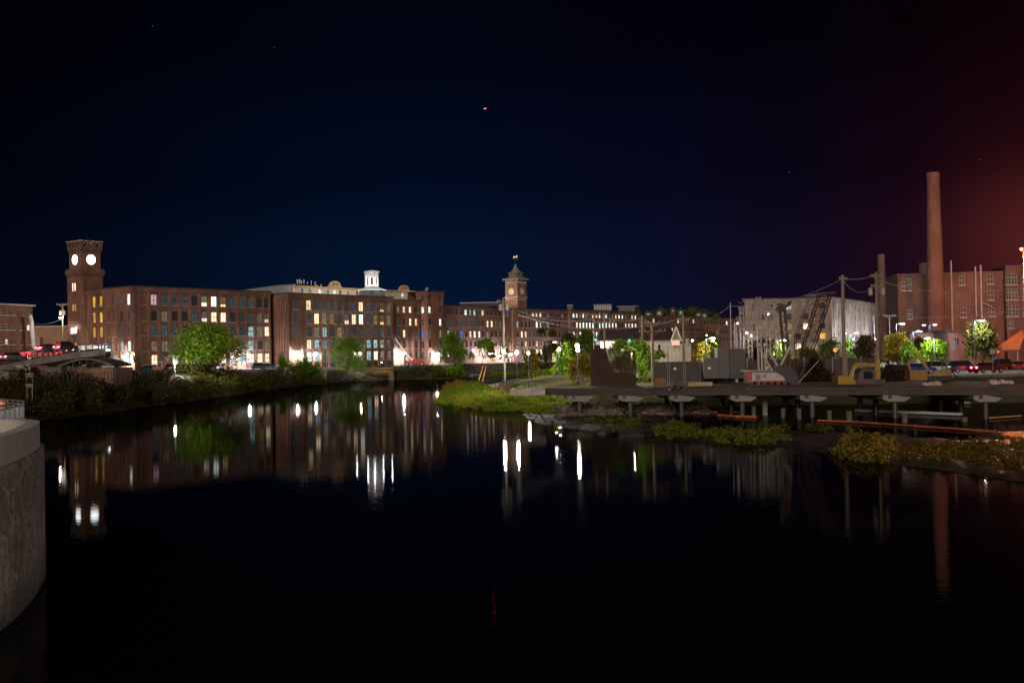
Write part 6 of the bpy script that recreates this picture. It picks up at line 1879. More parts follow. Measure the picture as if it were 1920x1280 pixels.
# compound fence with screens
YFn = 139.0
fn = thing('chain_link_fence', 'dark screened chain link fence with pale steel posts round the compound', 'fence', (X(1300, YFn), YFn, 3.1))
mb = MB(); zt_ = Zz(1300, 677.5, YFn)
x0, x1 = X(1226, YFn), X(1398, YFn)
mb.box(((x0 + x1) / 2, YFn + .05, (3.05 + zt_) / 2), (x1 - x0, .03, zt_ - 3.0)); mb.build('screen', mat('fence_screen', (.055, .048, .045), .8, var=.2), fn)
for px in (1250.5, 1254.5, 1281, 1284, 1312, 1346, 1383):
    mb = MB(); mb.tube((X(px, YFn), YFn - .05, 2.9), (X(px, YFn), YFn - .05, zt_ + .1), .045, None, 8); mb.build('post', STEEL, fn)
mb = MB(); mb.tube((x0, YFn - .05, zt_), (x1, YFn - .05, zt_), .03, None, 6); mb.tube((x0, YFn - .06, 3.2), (x1, YFn - .06, 3.2), .03, None, 6); mb.build('top_rail', STEEL, fn)
for px, lab in ((1265.5, 'small white notice on the fence near the double post'), (1330, 'small white notice on the low grey cabinet'), (1619 - 180, 'small white notice behind the crane mast legs')):
    yy = {1265.5: 691, 1330: 690, 1439: 689}[px]; Yq = {1265.5: YFn - .1, 1330: 134.2, 1439: 140}[px]
    p_ = P(px, yy, Yq); mb = MB(); mb.box(p_, (.30, .03, .28)); tag(mb.build('notice', mat('notice_white', (.82, .78, .68), .6)), lab, 'notice')
fn2 = thing('site_fence', 'dark solid site fence behind the crane and the dark vehicles', 'fence', (X(1500, 146), 146, 3.1))
mb = MB(); x0, x1 = X(1400, 146), X(1640, 146); zt_ = Zz(1500, 673, 146)
for k in range(18): mb.box((x0 + (x1 - x0) * (k + .5) / 18, 146, (3 + zt_) / 2), ((x1 - x0) / 18 - .03, .05, zt_ - 3.0))
mb.build('panel', mat('site_panel', (.055, .04, .036), .8, var=.2), fn2)
for k in range(10):
    mb = MB(); x_ = x0 + (x1 - x0) * k / 9; mb.tube((x_, 145.9, 3), (x_, 145.9, zt_ + .2), .05, None, 6); mb.build('post', STEEL, fn2)
# cabinets
crate('switch_cabinet', 'low grey switch cabinet with a white notice', 1320.5, 1347, 671, 709, 134.5, 2.0, GREYP, 'cabinet', ribs=3)
crate('switch_cabinet', 'tall grey switch housing with a stepped top', 1347, 1366, 652, 709, 136, 2.4, GREYP, 'cabinet', ribs=2)
crate('switch_cabinet', 'broad dark housing joined to the tall grey one', 1367, 1397, 654, 709, 137.5, 2.4, mat('dark_enamel', (.06, .055, .058), .6, var=.15), 'cabinet', ribs=4)
crate('timber_crate', 'rusty brown crate on the pier beside the fence end', 1229, 1246.5, 709.5, 724, 121, 1.1, mat('crate_brown', (.20, .10, .05), .85, var=.3), 'crate', ribs=4)
crate('timber_stack', 'pale stack of timbers lying on the pier', 1292, 1335, 716.5, 723.5, 121, 1.4, mat('stack_pale', (.38, .27, .17), .85, var=.3), 'timber stack', ribs=1)
crate('tool_box', 'mustard plywood box with a dark opening at the yard edge', 1707, 1737.5, 694, 712.5, 118, 1.4, mat('mustard_ply', (.22, .13, .04), .8, var=.2), 'box', ribs=2)
# substation frame
YB = 172.0
sf = thing('substation_frame', 'grey lattice substation gantry in front of the pale mill', 'gantry', (X(1415, YB), YB, 3))
ST2 = mat('gantry_steel', (.26, .23, .23), .5, .4)
def lat(mb, a, b2, w_, n_, r_=.035):
    a, b2 = Vector(a), Vector(b2); d_ = (b2 - a).normalized(); u_ = d_.cross(Vector((0, 1, 0)))
    if u_.length < .1: u_ = Vector((1, 0, 0))
    u_.normalize(); v_ = d_.cross(u_)
    cs = [(1, 1), (1, -1), (-1, -1), (-1, 1)]
    for x_, y_ in cs: mb.beam(a + (u_ * x_ + v_ * y_) * w_ / 2, b2 + (u_ * x_ + v_ * y_) * w_ / 2, r_ * 2)
    for k in range(n_):
        p_, q_ = a.lerp(b2, k / n_), a.lerp(b2, (k + 1) / n_)
        for j in range(4):
            (x_, y_), (x2_, y2_) = cs[j], cs[(j + 1) % 4]
            mb.beam(p_ + (u_ * x_ + v_ * y_) * w_ / 2, q_ + (u_ * x2_ + v_ * y2_) * w_ / 2, r_ * 1.3)
for px, yt in ((1392, 575), (1407, 562), (1424, 556), (1441, 560), (1459, 566)):
    mb = MB(); x_ = X(px, YB); lat(mb, (x_, YB, 3), (x_, YB, Zz(px, yt, YB)), .55, 14); mb.build('column', ST2, sf)
for yy, pa, pb in ((563, 1392, 1459), (578, 1385, 1459), (597, 1380, 1470), (614, 1385, 1459)):
    mb = MB(); lat(mb, P(pa, yy, YB + .1), P(pb, yy - .5, YB + .1), .4, 16, .03); mb.build('beam', ST2, sf)
for k in range(16):
    px = 1390 + (k % 8) * 9.3; yy = 584 if k < 8 else 603
    mb = MB(); p_ = P(px, yy, YB - .4); mb.lathe(tuple(p_ - Vector((0, 0, .5))), [(.05, 0), (.12, .06), (.06, .12), (.12, .2), (.06, .28), (.12, .36), (.06, .42), (.1, .5), (.03, .6)], 8); mb.build('insulator', STONE, sf)
for k in range(6):
    mb = MB(); A = P(1385 + k * 12, 566 + (k % 3) * 8, YB - .5); B = P(1470 + k * 14, 590 - (k % 2) * 10, YB - 8)
    mb.path([A.lerp(B, j / 8) - Vector((0, 0, .8 * 4 * j / 8 * (1 - j / 8))) for j in range(9)], .025, 4); mb.build('cable', CAB, sf)

# ------------------------------------------------------------------ crawler crane
YK = 127.0
kx = lambda px: X(px, YK)
kz = lambda px, y: Zz(px, y, YK)
cr = thing('lattice_crane', 'white and red crane with a steel A frame mast and a dark lattice boom', 'crane', (kx(1440), YK, 3.1))
CW = mat('crane_white', (.36, .35, .31), .5, var=.15, vscale=1.5)
mb = MB(); pr = [(1404, 720), (1404, 697.5), (1448, 697.5), (1452, 700), (1461, 705), (1467, 715), (1468, 716), (1476, 717), (1476, 720.5)]
mb.slab([(kx(a), kz(a, b2)) for a, b2 in pr][::-1], YK - 1.5, YK + 1.5); bd = mb.build('machine_house', CW, cr)
mb = MB(); mb.slab([(kx(1403.8), kz(1404, 715)), (kx(1464), kz(1464, 715)), (kx(1464), kz(1464, 713)), (kx(1403.8), kz(1404, 713))], YK - 1.53, YK - 1.502); mb.build('red_stripe', REDP, bd)
for px, y, w_, h_ in ((1415, 706, .55, .62), (1427, 703.5, .32, .36), (1416, 718, .25, .15)):
    mb = MB(); mb.box((kx(px), YK - 1.53, kz(px, y)), (w_, .05, h_))
    mb.build('vent_grille', mat('grille_grey', (.16, .18, .17), .6), bd)
mb = MB(); mb.slab([(kx(1398.5), kz(1400, 719.5)), (kx(1403.6), kz(1400, 719.5)), (kx(1403.6), kz(1400, 697)), (kx(1398.5), kz(1400, 697))], YK - 1.5, YK + 1.5); cwt = mb.build('counterweight', REDP, cr)
for px in (1400.5, 1404.8):
    mb = MB(); mb.lathe((kx(px), YK - 1.55, kz(px, 713.8) - .05), [(.06, 0), (.08, .05), (.06, .1)], 8); mb.build('marker_lamp', WHITE, cwt)
mb = MB(); mb.box(((kx(1392) + kx(1438)) / 2, YK, kz(1415, 694.5)), (kx(1438) - kx(1392), 2.6, .09)); mb.build('catwalk', STEEL, cr)
mb = MB()
for (a, b2) in (((1423, 697), (1421.5, 648)), ((1429, 697), (1428.5, 650)), ((1435.5, 697), (1434, 650))):
    mb.tube(P(a[0], a[1], YK - .6), P(b2[0], b2[1], YK - .6), .11, .09, 8)
for (a, b2) in (((1422, 650), (1448, 696)), ((1436, 648), (1458, 686)), ((1481, 650), (1464, 685))):
    mb.tube(P(a[0], a[1], YK - .4), P(b2[0], b2[1], YK - .4), .13, .13, 8)
mb.tube(P(1419, 646, YK - .8), P(1426, 647, YK - .8), .25, None, 12); mb.tube(P(1432, 647, YK - .8), P(1438, 646, YK - .8), .25, None, 12)
mb.build('mast_frame', CW, cr)
mb = MB(); mb.slab([(kx(1450), kz(1450, 700)), (kx(1451), kz(1450, 686)), (kx(1478), kz(1478, 687)), (kx(1492), kz(1490, 705)), (kx(1490), kz(1490, 719)), (kx(1470), kz(1470, 718))], YK - .9, YK + .9)
mb.build('winch_housing', STEELD, cr)
for s_ in (-1.2, 1.2):
    mb = MB(); mb.box(((kx(1402) + kx(1492)) / 2, YK + s_, 3.3), (kx(1492) - kx(1402), .6, .5))
    for k in range(8): mb.tube((kx(1402 + k * 12.5), YK + s_ - .32, 3.3), (kx(1402 + k * 12.5), YK + s_ + .32, 3.3), .28, None, 10)
    mb.build('crawler_track', STEELD, cr)
mb = MB()
BOOM = mat('boom_brown', (.06, .03, .024), .6, .3)
A0 = P(1500, 705, YK); A1 = P(1519, 640, YK - 1); A2 = P(1547, 552, YK - 3)
for s_ in (-1, 1):
    for off in (-.62, .62):
        mb.beam(A0 + Vector((off * .3, s_ * .25, 0)), A1 + Vector((off, s_ * .6, 0)), .10)
        mb.beam(A1 + Vector((off, s_ * .6, 0)), A2 + Vector((off, s_ * .6, 0)), .10)
for k in range(9):
    p_, q_ = A1.lerp(A2, k / 9), A1.lerp(A2, (k + 1) / 9)
    for s_ in (-1, 1):
        o1, o2 = (-.62, .62) if k % 2 else (.62, -.62)
        mb.beam(p_ + Vector((o1, s_ * .6, 0)), q_ + Vector((o2, s_ * .6, 0)), .06)
        mb.beam(p_ + Vector((-.62, s_ * .6, 0)), p_ + Vector((.62, s_ * .6, 0)), .05)
    for o1 in (-.62, .62): mb.beam(p_ + Vector((o1, -.6, 0)), q_ + Vector((o1, .6, 0)), .05)
mb.beam(A2 + Vector((-.9, 0, .1)), A2 + Vector((1.2, 0, .2)), .3, .2)
mb.build('lattice_boom', BOOM, cr)
mb = MB(); mb.beam(P(1436, 648, YK - .8), A2, .03); mb.beam(P(1434, 646, YK - .8), A2 + Vector((.5, .5, 0)), .03); mb.beam(A2, P(1560, 640, YK - 3), .03); mb.build('hoist_cable', STEELD, cr)
mb = MB(); mb.beam(P(1498, 716, YK - 1.6), P(1535, 676, YK - 1.6), .06); mb.build('stay_rod', STEEL, cr)
# second boom and hanging grab
dr = thing('pile_driver', 'dark pile driving leads with a hooked head in front of the pale mill', 'pile driver', (kx(1472), 131, 3.1))
mb = MB(); mb.beam(P(1475, 715, 131), P(1461, 572, 131), .34, .3); mb.beam(P(1483, 715, 131), P(1470.5, 574, 131), .34, .3)
for k in range(14):
    f = k / 14; mb.beam(P(1475 - 14 * f, 715 - 143 * f, 131), P(1483 - 12.5 * f, 715 - 141 * f, 131), .1)
mb.build('leads', BOOM, dr)
mb = MB(); Yd = 131
mb.slab([(X(a, Yd), Zz(a, b2, Yd)) for a, b2 in [(1458, 568), (1470, 571), (1478, 571), (1484, 564), (1482, 573), (1474, 577), (1472, 583), (1459, 584), (1457, 578), (1461, 575)]][::-1], Yd - .6, Yd + .6); mb.build('hammer_head', BOOM, dr)
mb = MB(); p_ = P(1471, 618, Yd); 
for k in range(14):
    a, b_2 = 2 * math.pi * k / 14, 2 * math.pi * (k + 1) / 14
    mb.beam(p_ + Vector((.22 * math.cos(a), -.3, .36 * math.sin(a))), p_ + Vector((.22 * math.cos(b_2), -.3, .36 * math.sin(b_2))), .06)
mb.build('shackle', STEEL, dr)
sb = thing('lattice_boom_section', 'second brown lattice boom leaning beside the first, narrowing downwards', 'boom section', (X(1490, 133), 133, 3.1))
mb = MB(); B0, B1, B2_ = P(1496, 700, 133), P(1501, 632, 133), P(1526, 556, 133)
for s_ in (-1, 1):
    for off in (-.1, .1): mb.beam(B0 + Vector((off, s_ * .2, 0)), B1 + Vector((off * 6, s_ * .5, 0)), .09); mb.beam(B1 + Vector((off * 6, s_ * .5, 0)), B2_ + Vector((off * 6, s_ * .5, 0)), .09)
for k in range(8):
    p_, q_ = B1.lerp(B2_, k / 8), B1.lerp(B2_, (k + 1) / 8)
    for s_ in (-1, 1):
        o1 = .6 if k % 2 else -.6; mb.beam(p_ + Vector((o1, s_ * .5, 0)), q_ + Vector((-o1, s_ * .5, 0)), .05)
    p_, q_ = B0.lerp(B1, k / 8), B0.lerp(B1, (k + 1) / 8); f = .1 + .5 * k / 8
    mb.beam(p_ + Vector((-f, 0, 0)), q_ + Vector((f, 0, 0)), .05)
mb.build('chords', BOOM, sb)

# ------------------------------------------------------------------ yellow excavator
YX = 122.0
def xs_(px): return X(px, YX)
def zx(px, y): return Zz(px, y, YX)
ex = thing('excavator', 'yellow excavator with folded arm parked at the yard edge', 'excavator', (xs_(1600), YX, 3.05))
def plate(mb, pix, y0, y1): mb.slab([(xs_(a), zx(a, b2)) for a, b2 in pix][::-1], YX + y0, YX + y1)
mb = MB(); plate(mb, [(1564, 720), (1564, 705), (1570, 703.5), (1582, 705), (1594, 711), (1597, 717), (1596, 720)], -1.2, 1.2); bdx = mb.build('bucket', YEL, ex)
mb = MB(); plate(mb, [(1589, 708), (1590, 702), (1599, 683), (1604, 680), (1640, 681), (1641, 687), (1607, 688), (1602, 692), (1594, 708)], -.25, .25); mb.build('boom', YEL, ex)
mb = MB(); plate(mb, [(1640, 686), (1643, 673), (1648, 673), (1648, 708), (1645, 719), (1638, 719), (1638, 708)], -.3, .3); mb.build('stick', YEL, ex)
mb = MB(); mb.tube(P(1602, 692, YX - .3), P(1598, 712, YX - .3), .07, None, 8); mb.tube(P(1612, 683, YX - .35), P(1632, 684, YX - .35), .08, None, 8); mb.build('hydraulic_ram', STEEL, ex)
mb = MB(); plate(mb, [(1603, 718), (1603, 700), (1610, 692), (1630, 692), (1636, 700), (1636, 718)], -1.0, 2.6); cb_ = mb.build('cab', mat('cab_dark', (.06, .045, .04), .5, var=.2), ex)
mb = MB(); plate(mb, [(1613, 710), (1613, 698), (1616, 695.5), (1627, 695.5), (1630, 700), (1630, 710)], -1.03, -1.002); mb.build('window', GLASSD, cb_)
for s_ in (-.7, 2.0):
    mb = MB(); mb.box(((xs_(1600) + xs_(1650)) / 2, YX + s_, 3.35), (3.2, .5, .55))
    for k in range(5): mb.tube((xs_(1603) + k * .65, YX + s_ - .28, 3.35), (xs_(1603) + k * .65, YX + s_ + .28, 3.35), .3, None, 10)
    mb.build('crawler_track', STEELD, ex)
def small_excavator(label, px, ybase, Y, m, sc, rz, m2):
    p_ = P(px, ybase, Y); t = thing('mini_excavator', label, 'excavator', (p_.x, Y, max(3.1, hz(p_.x, Y))), rz)
    mb = MB()
    for s_ in (-.7, .7):
        mb.box((0, s_, .3), (2.2, .35, .45))
        for e in (-1.1, 1.1): mb.tube((e, s_ - .18, .3), (e, s_ + .18, .3), .23, None, 10)
    mb.build('crawler_track', RUBBER, t, local=True)
    mb = MB(); mb.slab([(-1.2, .6), (1.0, .6), (1.0, 1.0), (.2, 1.2), (-.9, 1.35), (-1.25, 1.1)], -.75, .75); mb.build('body', m, t, local=True)
    mb = MB()
    for x_ in (-.3, .8):
        for y_ in (-.6, .5): mb.beam((x_, y_, 1.0), (x_, y_, 2.4), .09)
    mb.box((.25, -.05, 2.45), (1.4, 1.3, .1)); cbn = mb.build('canopy', m2, t, local=True)
    mb = MB(); mb.slab([(.95, 1.1), (1.3, 1.1), (2.2, 2.6), (3.3, 2.1), (3.35, 2.3), (2.1, 3.0), (1.8, 2.8)], -.12, .12); mb.build('boom', m, t, local=True)
    mb = MB(); mb.slab([(3.2, 2.3), (3.4, 2.3), (3.1, .7), (2.9, .7)], -.1, .1); mb.build('stick', m, t, local=True)
    mb = MB(); mb.slab([(2.7, .8), (3.2, .8), (3.1, .3), (2.6, .15), (2.4, .45)], -.3, .3); mb.build('bucket', STEELD, t, local=True)
    return t
small_excavator('red and white mini excavator parked by the mill corner', 297, 698, 268, REDP, 1, .3, WHITE)
small_excavator('small dark yellow digger in the middle of the works yard', 1762, 712, 128, mat('dull_yellow', (.22, .13, .03), .6, var=.3), 1, 2.8, STEELD)
# boom lift
YL = 352.0
bl = thing('boom_lift', 'red boom lift with its long arm raised beside the mill', 'boom lift', (X(778, YL), YL, hz(X(778, YL), YL)))
mb = MB(); x_ = X(778, YL); g = bl.location.z
mb.slab([(-3.4, .6), (3.2, .6), (3.4, 1.3), (1.5, 1.9), (-.5, 1.9), (-1.0, 1.5), (-3.4, 1.3)], -1.1, 1.1); mb.build('chassis', REDP, bl, local=True)
for k, dx in enumerate((-2.4, 2.2)):
    for dyy in (-1.1, 1.1):
        mb = MB(); mb.tube((dx, dyy - .2, .5), (dx, dyy + .2, .5), .5, None, 16); wh_ = mb.build('wheel', RUBBER, bl, local=True)
        mb = MB(); mb.tube((dx, dyy - .22, .5), (dx, dyy + .22, .5), .25, None, 12); mb.build('rim', WHITE, wh_, local=True)
pa, pb, pc_ = P(778, 680, YL), P(762, 663, YL), P(739, 632, YL)
mb = MB(); mb.beam(pa, pb, .45); mb.beam(pb, pc_, .35); mb.build('boom', WHITE, bl)
mb = MB(); mb.box(pc_ + Vector((-.2, 0, .1)), (1.3, .9, 1.0), 0, 0, 0, .4); mb.build('basket', STEELD, bl)
mb = MB(); mb.beam(pa, P(795, 672, YL), .5); mb.build('turret', mat('teal_paint', (.1, .22, .2), .5), bl)

# ------------------------------------------------------------------ cars
def make_car(label, kind='car'):
    t = thing('parked_car', label, 'car')
    van = kind == 'suv'
    H = 1.75 if van else 1.45
    mb = MB()
    lower = [(-2.2, .35), (-2.25, .75), (-2.05, .95), (-1.3, 1.0), (1.0, .98), (2.0, .82), (2.25, .6), (2.2, .35)]
    mb.slab(lower[::-1], -.85, .85)
    mb.build('body', WHITE, t, local=True)
    mb = MB(); z0 = .97
    rp = [(-1.9 if van else -1.55, z0), (-1.7 if van else -1.0, H), (.45, H), (1.15, z0)]
    vs = [(x_, -.80, z_) if z_ < 1.1 else (x_, -.62, z_) for x_, z_ in rp] + [(x_, .80, z_) if z_ < 1.1 else (x_, .62, z_) for x_, z_ in rp]
    mb.add(vs, [(3, 2, 1, 0), (4, 5, 6, 7), (1, 2, 6, 5), (0, 1, 5, 4), (2, 3, 7, 6), (3, 0, 4, 7)])
    cabn = mb.build('cabin', GLASSD, t, local=True)
    mb = MB(); mb.box(((rp[1][0] + .45) / 2, 0, H + .015), (.45 - rp[1][0] + .05, 1.28, .05)); mb.build('roof', WHITE, cabn, local=True)
    for dx in (-1.35, 1.4):
        for s_ in (-1, 1):
            mb = MB(); mb.tube((dx, s_ * .72, .33), (dx, s_ * .90, .33), .33, None, 16); wh_ = mb.build('wheel', RUBBER, t, local=True)
            mb = MB(); mb.tube((dx, s_ * .885, .33), (dx, s_ * .915, .33), .2, None, 12); mb.build('rim', STEEL, wh_, local=True)
    for s_ in (-1, 1):
        mb = MB(); mb.box((2.2, s_ * .6, .66), (.1, .36, .16)); mb.build('headlight', mat('headlight_off', (.6, .62, .65), .15), t, local=True)
        mb = MB(); mb.box((-2.22, s_ * .62, .78), (.08, .34, .18)); mb.build('taillight', mat('taillight_off', (.35, .02, .02), .25), t, local=True)
    return t
car0 = make_car('car'); suv0 = make_car('suv', 'suv')
PAINT = {}
def paint(c):
    k = 'paint_%02d%02d%02d' % tuple(int(v * 99) for v in c)
    return mat(k, c, .28, .2)
used = {'c': False, 's': False}
def place_car(label, px, y, Y, rz, c, kind='c', group=None, z=None, lights=None):
    src = car0 if kind == 'c' else suv0
    if not used[kind]: o = src; used[kind] = True
    else: o = copy_tree(src)
    x_ = X(px, Y)
    o.location = (x_, Y, z if z is not None else hz(x_, Y) + .05); o.rotation_euler = (0, 0, rz)
    o['label'] = label; o['category'] = 'car' if kind == 'c' else 'suv'
    if group: o['group'] = group
    for ch in [k for k in bpy.data.objects if k.parent == o]:
        b_n = ch.name.split('.')[0]
        if b_n == 'body':
            ch.material_slots[0].link = 'OBJECT'; ch.material_slots[0].material = paint(c)
        if b_n == 'cabin':
            for g_ in [k for k in bpy.data.objects if k.parent == ch]:
                g_.material_slots[0].link = 'OBJECT'; g_.material_slots[0].material = paint(c)
        if lights and b_n == 'taillight' and 'r' in lights:
            ch.material_slots[0].link = 'OBJECT'; ch.material_slots[0].material = glow('taillight_lit', (1, .02, .03), 90)
        if lights and b_n == 'headlight' and 'h' in lights:
            ch.material_slots[0].link = 'OBJECT'; ch.material_slots[0].material = GL_HEAD
    return o
GP1 = 'cars parked along the mill'
place_car('bright blue car parked nearest the mill corner', 276, 695, 276, 2.2, (.02, .12, .35), 'c', GP1)
place_car('dark car behind the mini excavator', 318, 695, 282, 1.4, (.03, .035, .05), 's', GP1)
place_car('slate blue car before the open maple shade', 333, 695, 286, 1.4, (.08, .11, .17), 'c', GP1)
place_car('pale roofed grey car beside the slate blue one', 346, 695, 289, 1.4, (.25, .27, .3), 's', GP1)
place_car('royal blue car under the maple crown', 360, 695, 292, 1.4, (.03, .08, .3), 'c', GP1)
place_car('silver car left of the maple trunk', 376, 695, 295, 1.5, (.42, .44, .46), 'c', GP1)
place_car('white car seen just before the maple trunk', 382, 700, 282, .6, (.7, .7, .72), 'c', GP1)
place_car('violet blue car beyond the maple trunk', 404, 700, 292, 1.5, (.05, .05, .28), 's', GP1)
place_car('dark car with bright windscreen near the floodlight', 487, 695, 298, .4, (.05, .05, .05), 's', GP1)
place_car('vivid blue pickup shaped car by the yellow sapling', 502, 695, 300, .3, (.03, .22, .55), 'c', GP1)
GP2 = 'vehicles in the works car park'
place_car('teal tinted white car under the twin violet lamp', 1597, 672, 172, .1, (.45, .55, .55), 's', GP2)
place_car('long silver car behind the excavator arm', 1617, 676, 165, .1, (.35, .42, .42), 'c', GP2)
place_car('dark car behind the mustard box', 1672, 680, 158, -.3, (.03, .03, .035), 's', GP2)
place_car('black car with one bright lamp reflection beyond the pole', 1688, 690, 142, -.1, (.03, .03, .03), 's', GP2)
place_car('deep blue car left of the clipped lime tree', 1722, 680, 160, .0, (.02, .05, .25), 'c', GP2)
place_car('pale green white van behind the clipped lime tree', 1757, 680, 166, .15, (.5, .55, .42), 's', GP2)
place_car('blue black car beside the annex', 1806, 682, 162, .1, (.03, .05, .14), 's', GP2)
place_car('dark maroon car partly behind the stop sign', 1852, 684, 160, .2, (.12, .02, .02), 'c', GP2, lights='r')
place_car('maroon car under the orange canopy', 1882, 678, 184, .2, (.15, .02, .02), 's', GP2)
place_car('red car at the edge of the view past the canopy', 1908, 678, 180, 1.2, (.3, .02, .02), 'c', GP2)
# cars on the bridge
def on_bridge(px, f, off=.06):
    for i in range(len(near) - 1):
        if near[i][0] <= px <= near[i + 1][0]:
            t_ = (px - near[i][0]) / (near[i + 1][0] - near[i][0]); a = NE[i].lerp(NE[i + 1], t_); b_ = FE[i].lerp(FE[i + 1], t_)
            return a.lerp(b_, f), math.atan2(NE[i + 1].y - NE[i].y, NE[i + 1].x - NE[i].x)
for (px, f, lab, c, k_, l_, flip) in ((140, .55, 'car with glowing red tail lights halfway along the bridge', (.06, .02, .02), 's', 'rh', 0), (104, .80, 'dark car following behind on the far lane of the bridge', (.05, .05, .06), 'c', 'rh', 0), (25, .25, 'white car with blue white headlights low on the bridge ramp', (.25, .27, .3), 'c', 'rh', 0)):
    p_, a_ = on_bridge(px, f)
    o = place_car(lab, px, 0, p_.y, a_, c, k_, 'cars crossing the bridge', z=p_.z + .05, lights=l_)
    o.location.x = p_.x
    hd = Vector((math.cos(a_), math.sin(a_), 0)); 
    hc = (.55, .75, 1) if px < 90 else (1, .95, .9)
    plight('headlight_beam', p_ + hd * 2.5 + Vector((0, 0, .75)), 1500 if px < 90 else 900, hc, None, .1, 'SPOT', hd + Vector((0, 0, -.05)), 90)
    plight('taillight_glow', p_ - hd * 2.5 + Vector((0, 0, .8)), 420 if px > 90 else 4, (1, .05, .06), None, .15)
# unseen street lamp added behind the camera to brighten the near wall
cobra_xyz = (9, -9, 13)
t = thing('street_lamp', 'unseen street lamp added behind the camera to light the near wall', 'street lamp', (9, -9, 0))
mb = MB(); mb.tube((0, 0, -1), (0, 0, 13.2), .14, .09, 8); mb.tube((0, 0, 13.1), (-1.2, .8, 13.3), .06, .05, 6); mb.build('pole', STEEL, t, local=True)
mb = MB(); mb.box((-1.5, 1, 13.3), (.8, .4, .15)); mb.build('lamp_head', STEEL, t, local=True)
plight('lamp_glow', (7.4, -7.9, 13.0), 7800, (1, .95, .84), None, .3)
t = thing('red_fill_lamp', 'added red lamp on a pole out of view, tinting the mud', 'red fill lamp', (52, 76, 0))  # unseen lamp added to redden the mud and water plants
mb = MB(); mb.tube((0, 0, -1), (0, 0, 9), .14, .1, 8); mb.build('pole', STEELD, t, local=True)
mb = MB(); mb.box((0, 0, 9.4), (.4, .35, 1.1)); mb.build('housing', STEELD, t, local=True)
mb = MB(); mb.tube((0, -.22, 9.7), (0, -.17, 9.7), .14, None, 16); mb.build('lens', GL_RED, t, local=True)
plight('red_lamp_glow', (51.4, 75.4, 9.7), 1500, (1, .14, .06), None, .2)
# lamp added and hidden in the shrubs to light the maple
t = thing('maple_fill_lamp', 'low lamp added among the shrubs to light the maple', 'lamp', (X(328, 222), 222, hz(X(328, 222), 222)))
mb = MB(); mb.tube((0, 0, -.2), (0, 0, 2.2), .06, None, 8); mb.build('post', STEEL, t, local=True)
mb = MB(); mb.lathe((0, 0, 2.2), [(.1, 0), (.16, .1), (.05, .2)], 8); mb.build('lens', GL_WHITE, t, local=True)
plight('maple_fill_glow', (X(328, 222), 221.6, hz(X(328, 222), 222) + 2.6), 2600, (.95, 1, .85), None, .15)
# bridge end flood
pq = P(207, 657.5, 205)
mb = MB(); mb.lathe(tuple(pq + Vector((0, -1.2, -1.0))), [(.2, 0), (.55, .25), (.6, .6), (.35, .95)], 12); 
fl = tag(mb.build('bridge_lantern', STEELD), 'round dark lantern housing hanging at the bridge end', 'lantern')
mb = MB(); mb.lathe(tuple(pq + Vector((.1, -1.3, .0))), [(.1, 0), (.22, .08), (.15, .2)], 10); mb.build('lens', GL_WHITE, fl)

# ------------------------------------------------------------------ fences, posts, signs
def post_fence(name, label, pts, h, step, m, r=.05, rails=(.5, 1.0), cat='fence', parts=True):
    t = thing(name, label, cat, tuple(pts[0]))
    fine = []
    for a, b_ in zip(pts[:-1], pts[1:]):
        k = max(1, round((Vector(b_) - Vector(a)).length / step)); fine += [Vector(a).lerp(Vector(b_), j / k) for j in range(k)]
    fine.append(Vector(pts[-1]))
    for p_ in fine:
        mb = MB(); mb.tube(p_ - Vector((0, 0, .3)), p_ + Vector((0, 0, h)), r, r, 6); mb.build('post', m, t)
    mb = MB()
    for f in rails: mb.path([p_ + Vector((0, 0, h * f)) for p_ in fine], r * .5, 5)
    mb.build('rail', m, t)
    return t
post_fence('iron_fence', 'dark iron picket fence along the top of the west bank', [P(85, 714, 150), P(150, 716, 158), P(215, 711, 168), P(290, 707, 180)], 1.25, 1.0, STEELD, .045, (.15, .85))
post_fence('bollard_rail', 'row of dark posts along the tip of the gravel path', [P(928, 729, 146), P(938, 728, 146), P(946, 729, 144), P(958, 731, 138)], .62, 1.0, WOOD, .09, (.55,))
post_fence('lawn_fence', 'thin temporary fence crossing the lawn', [P(979, 728, 150), P(1011, 729, 138), ], .75, 2.2, STEEL, .03, (.95,))
post_fence('lawn_fence', 'thin fence rising over the lawn towards the globe lamp', [P(1000, 706, 200), P(1018, 701, 190), P(1058, 690, 185)], .8, 3.0, TIMBER, .04, (.95,))
YB_ = 336
tb = thing('timber_footbridge', 'small timber railed footbridge lit orange at the canal gate', 'footbridge', (X(712, YB_), YB_, 1))
mb = MB(); z1 = Zz(712, 697, YB_); x0, x1 = X(690, YB_), X(737, YB_)
mb.box(((x0 + x1) / 2, YB_, z1 - .2), (x1 - x0, 2, .35)); mb.box(((x0 + x1) / 2, YB_ + .3, z1 - .9), (x1 - x0 - 1, .3, .25)); mb.build('deck', WOOD, tb)
mb = MB()
k = x0
while k < x1: mb.beam((k, YB_ - .9, z1), (k, YB_ - .9, z1 + 1.3), .1); k += .55
mb.beam((x0, YB_ - .95, z1 + 1.1), (x1, YB_ - .95, z1 + 1.1), .12); mb.beam((x0, YB_ - .95, z1 + .35), (x1, YB_ - .95, z1 + .35), .1)
mb.build('railing', TIMBER, tb)
for x_ in (x0, x1 - .5):
    mb = MB(); mb.box((x_, YB_ + .2, z1 / 2 - .6), (1.6, 2.4, z1 + .4)); mb.build('abutment', ROCK, tb)
plight('timber_lamp', (X(715, 333), 333.5, z1 + 2.6), 90, (1, .62, .35), None, .1)
mb = MB(); mb.lathe((X(715, 333), 333.5, z1 + 2.7), [(.1, 0), (.15, .1), (.05, .2)], 8); mb.tube((X(715, 333), 333.5, z1 - 1), (X(715, 333), 333.5, z1 + 2.7), .05, None, 6, 1)
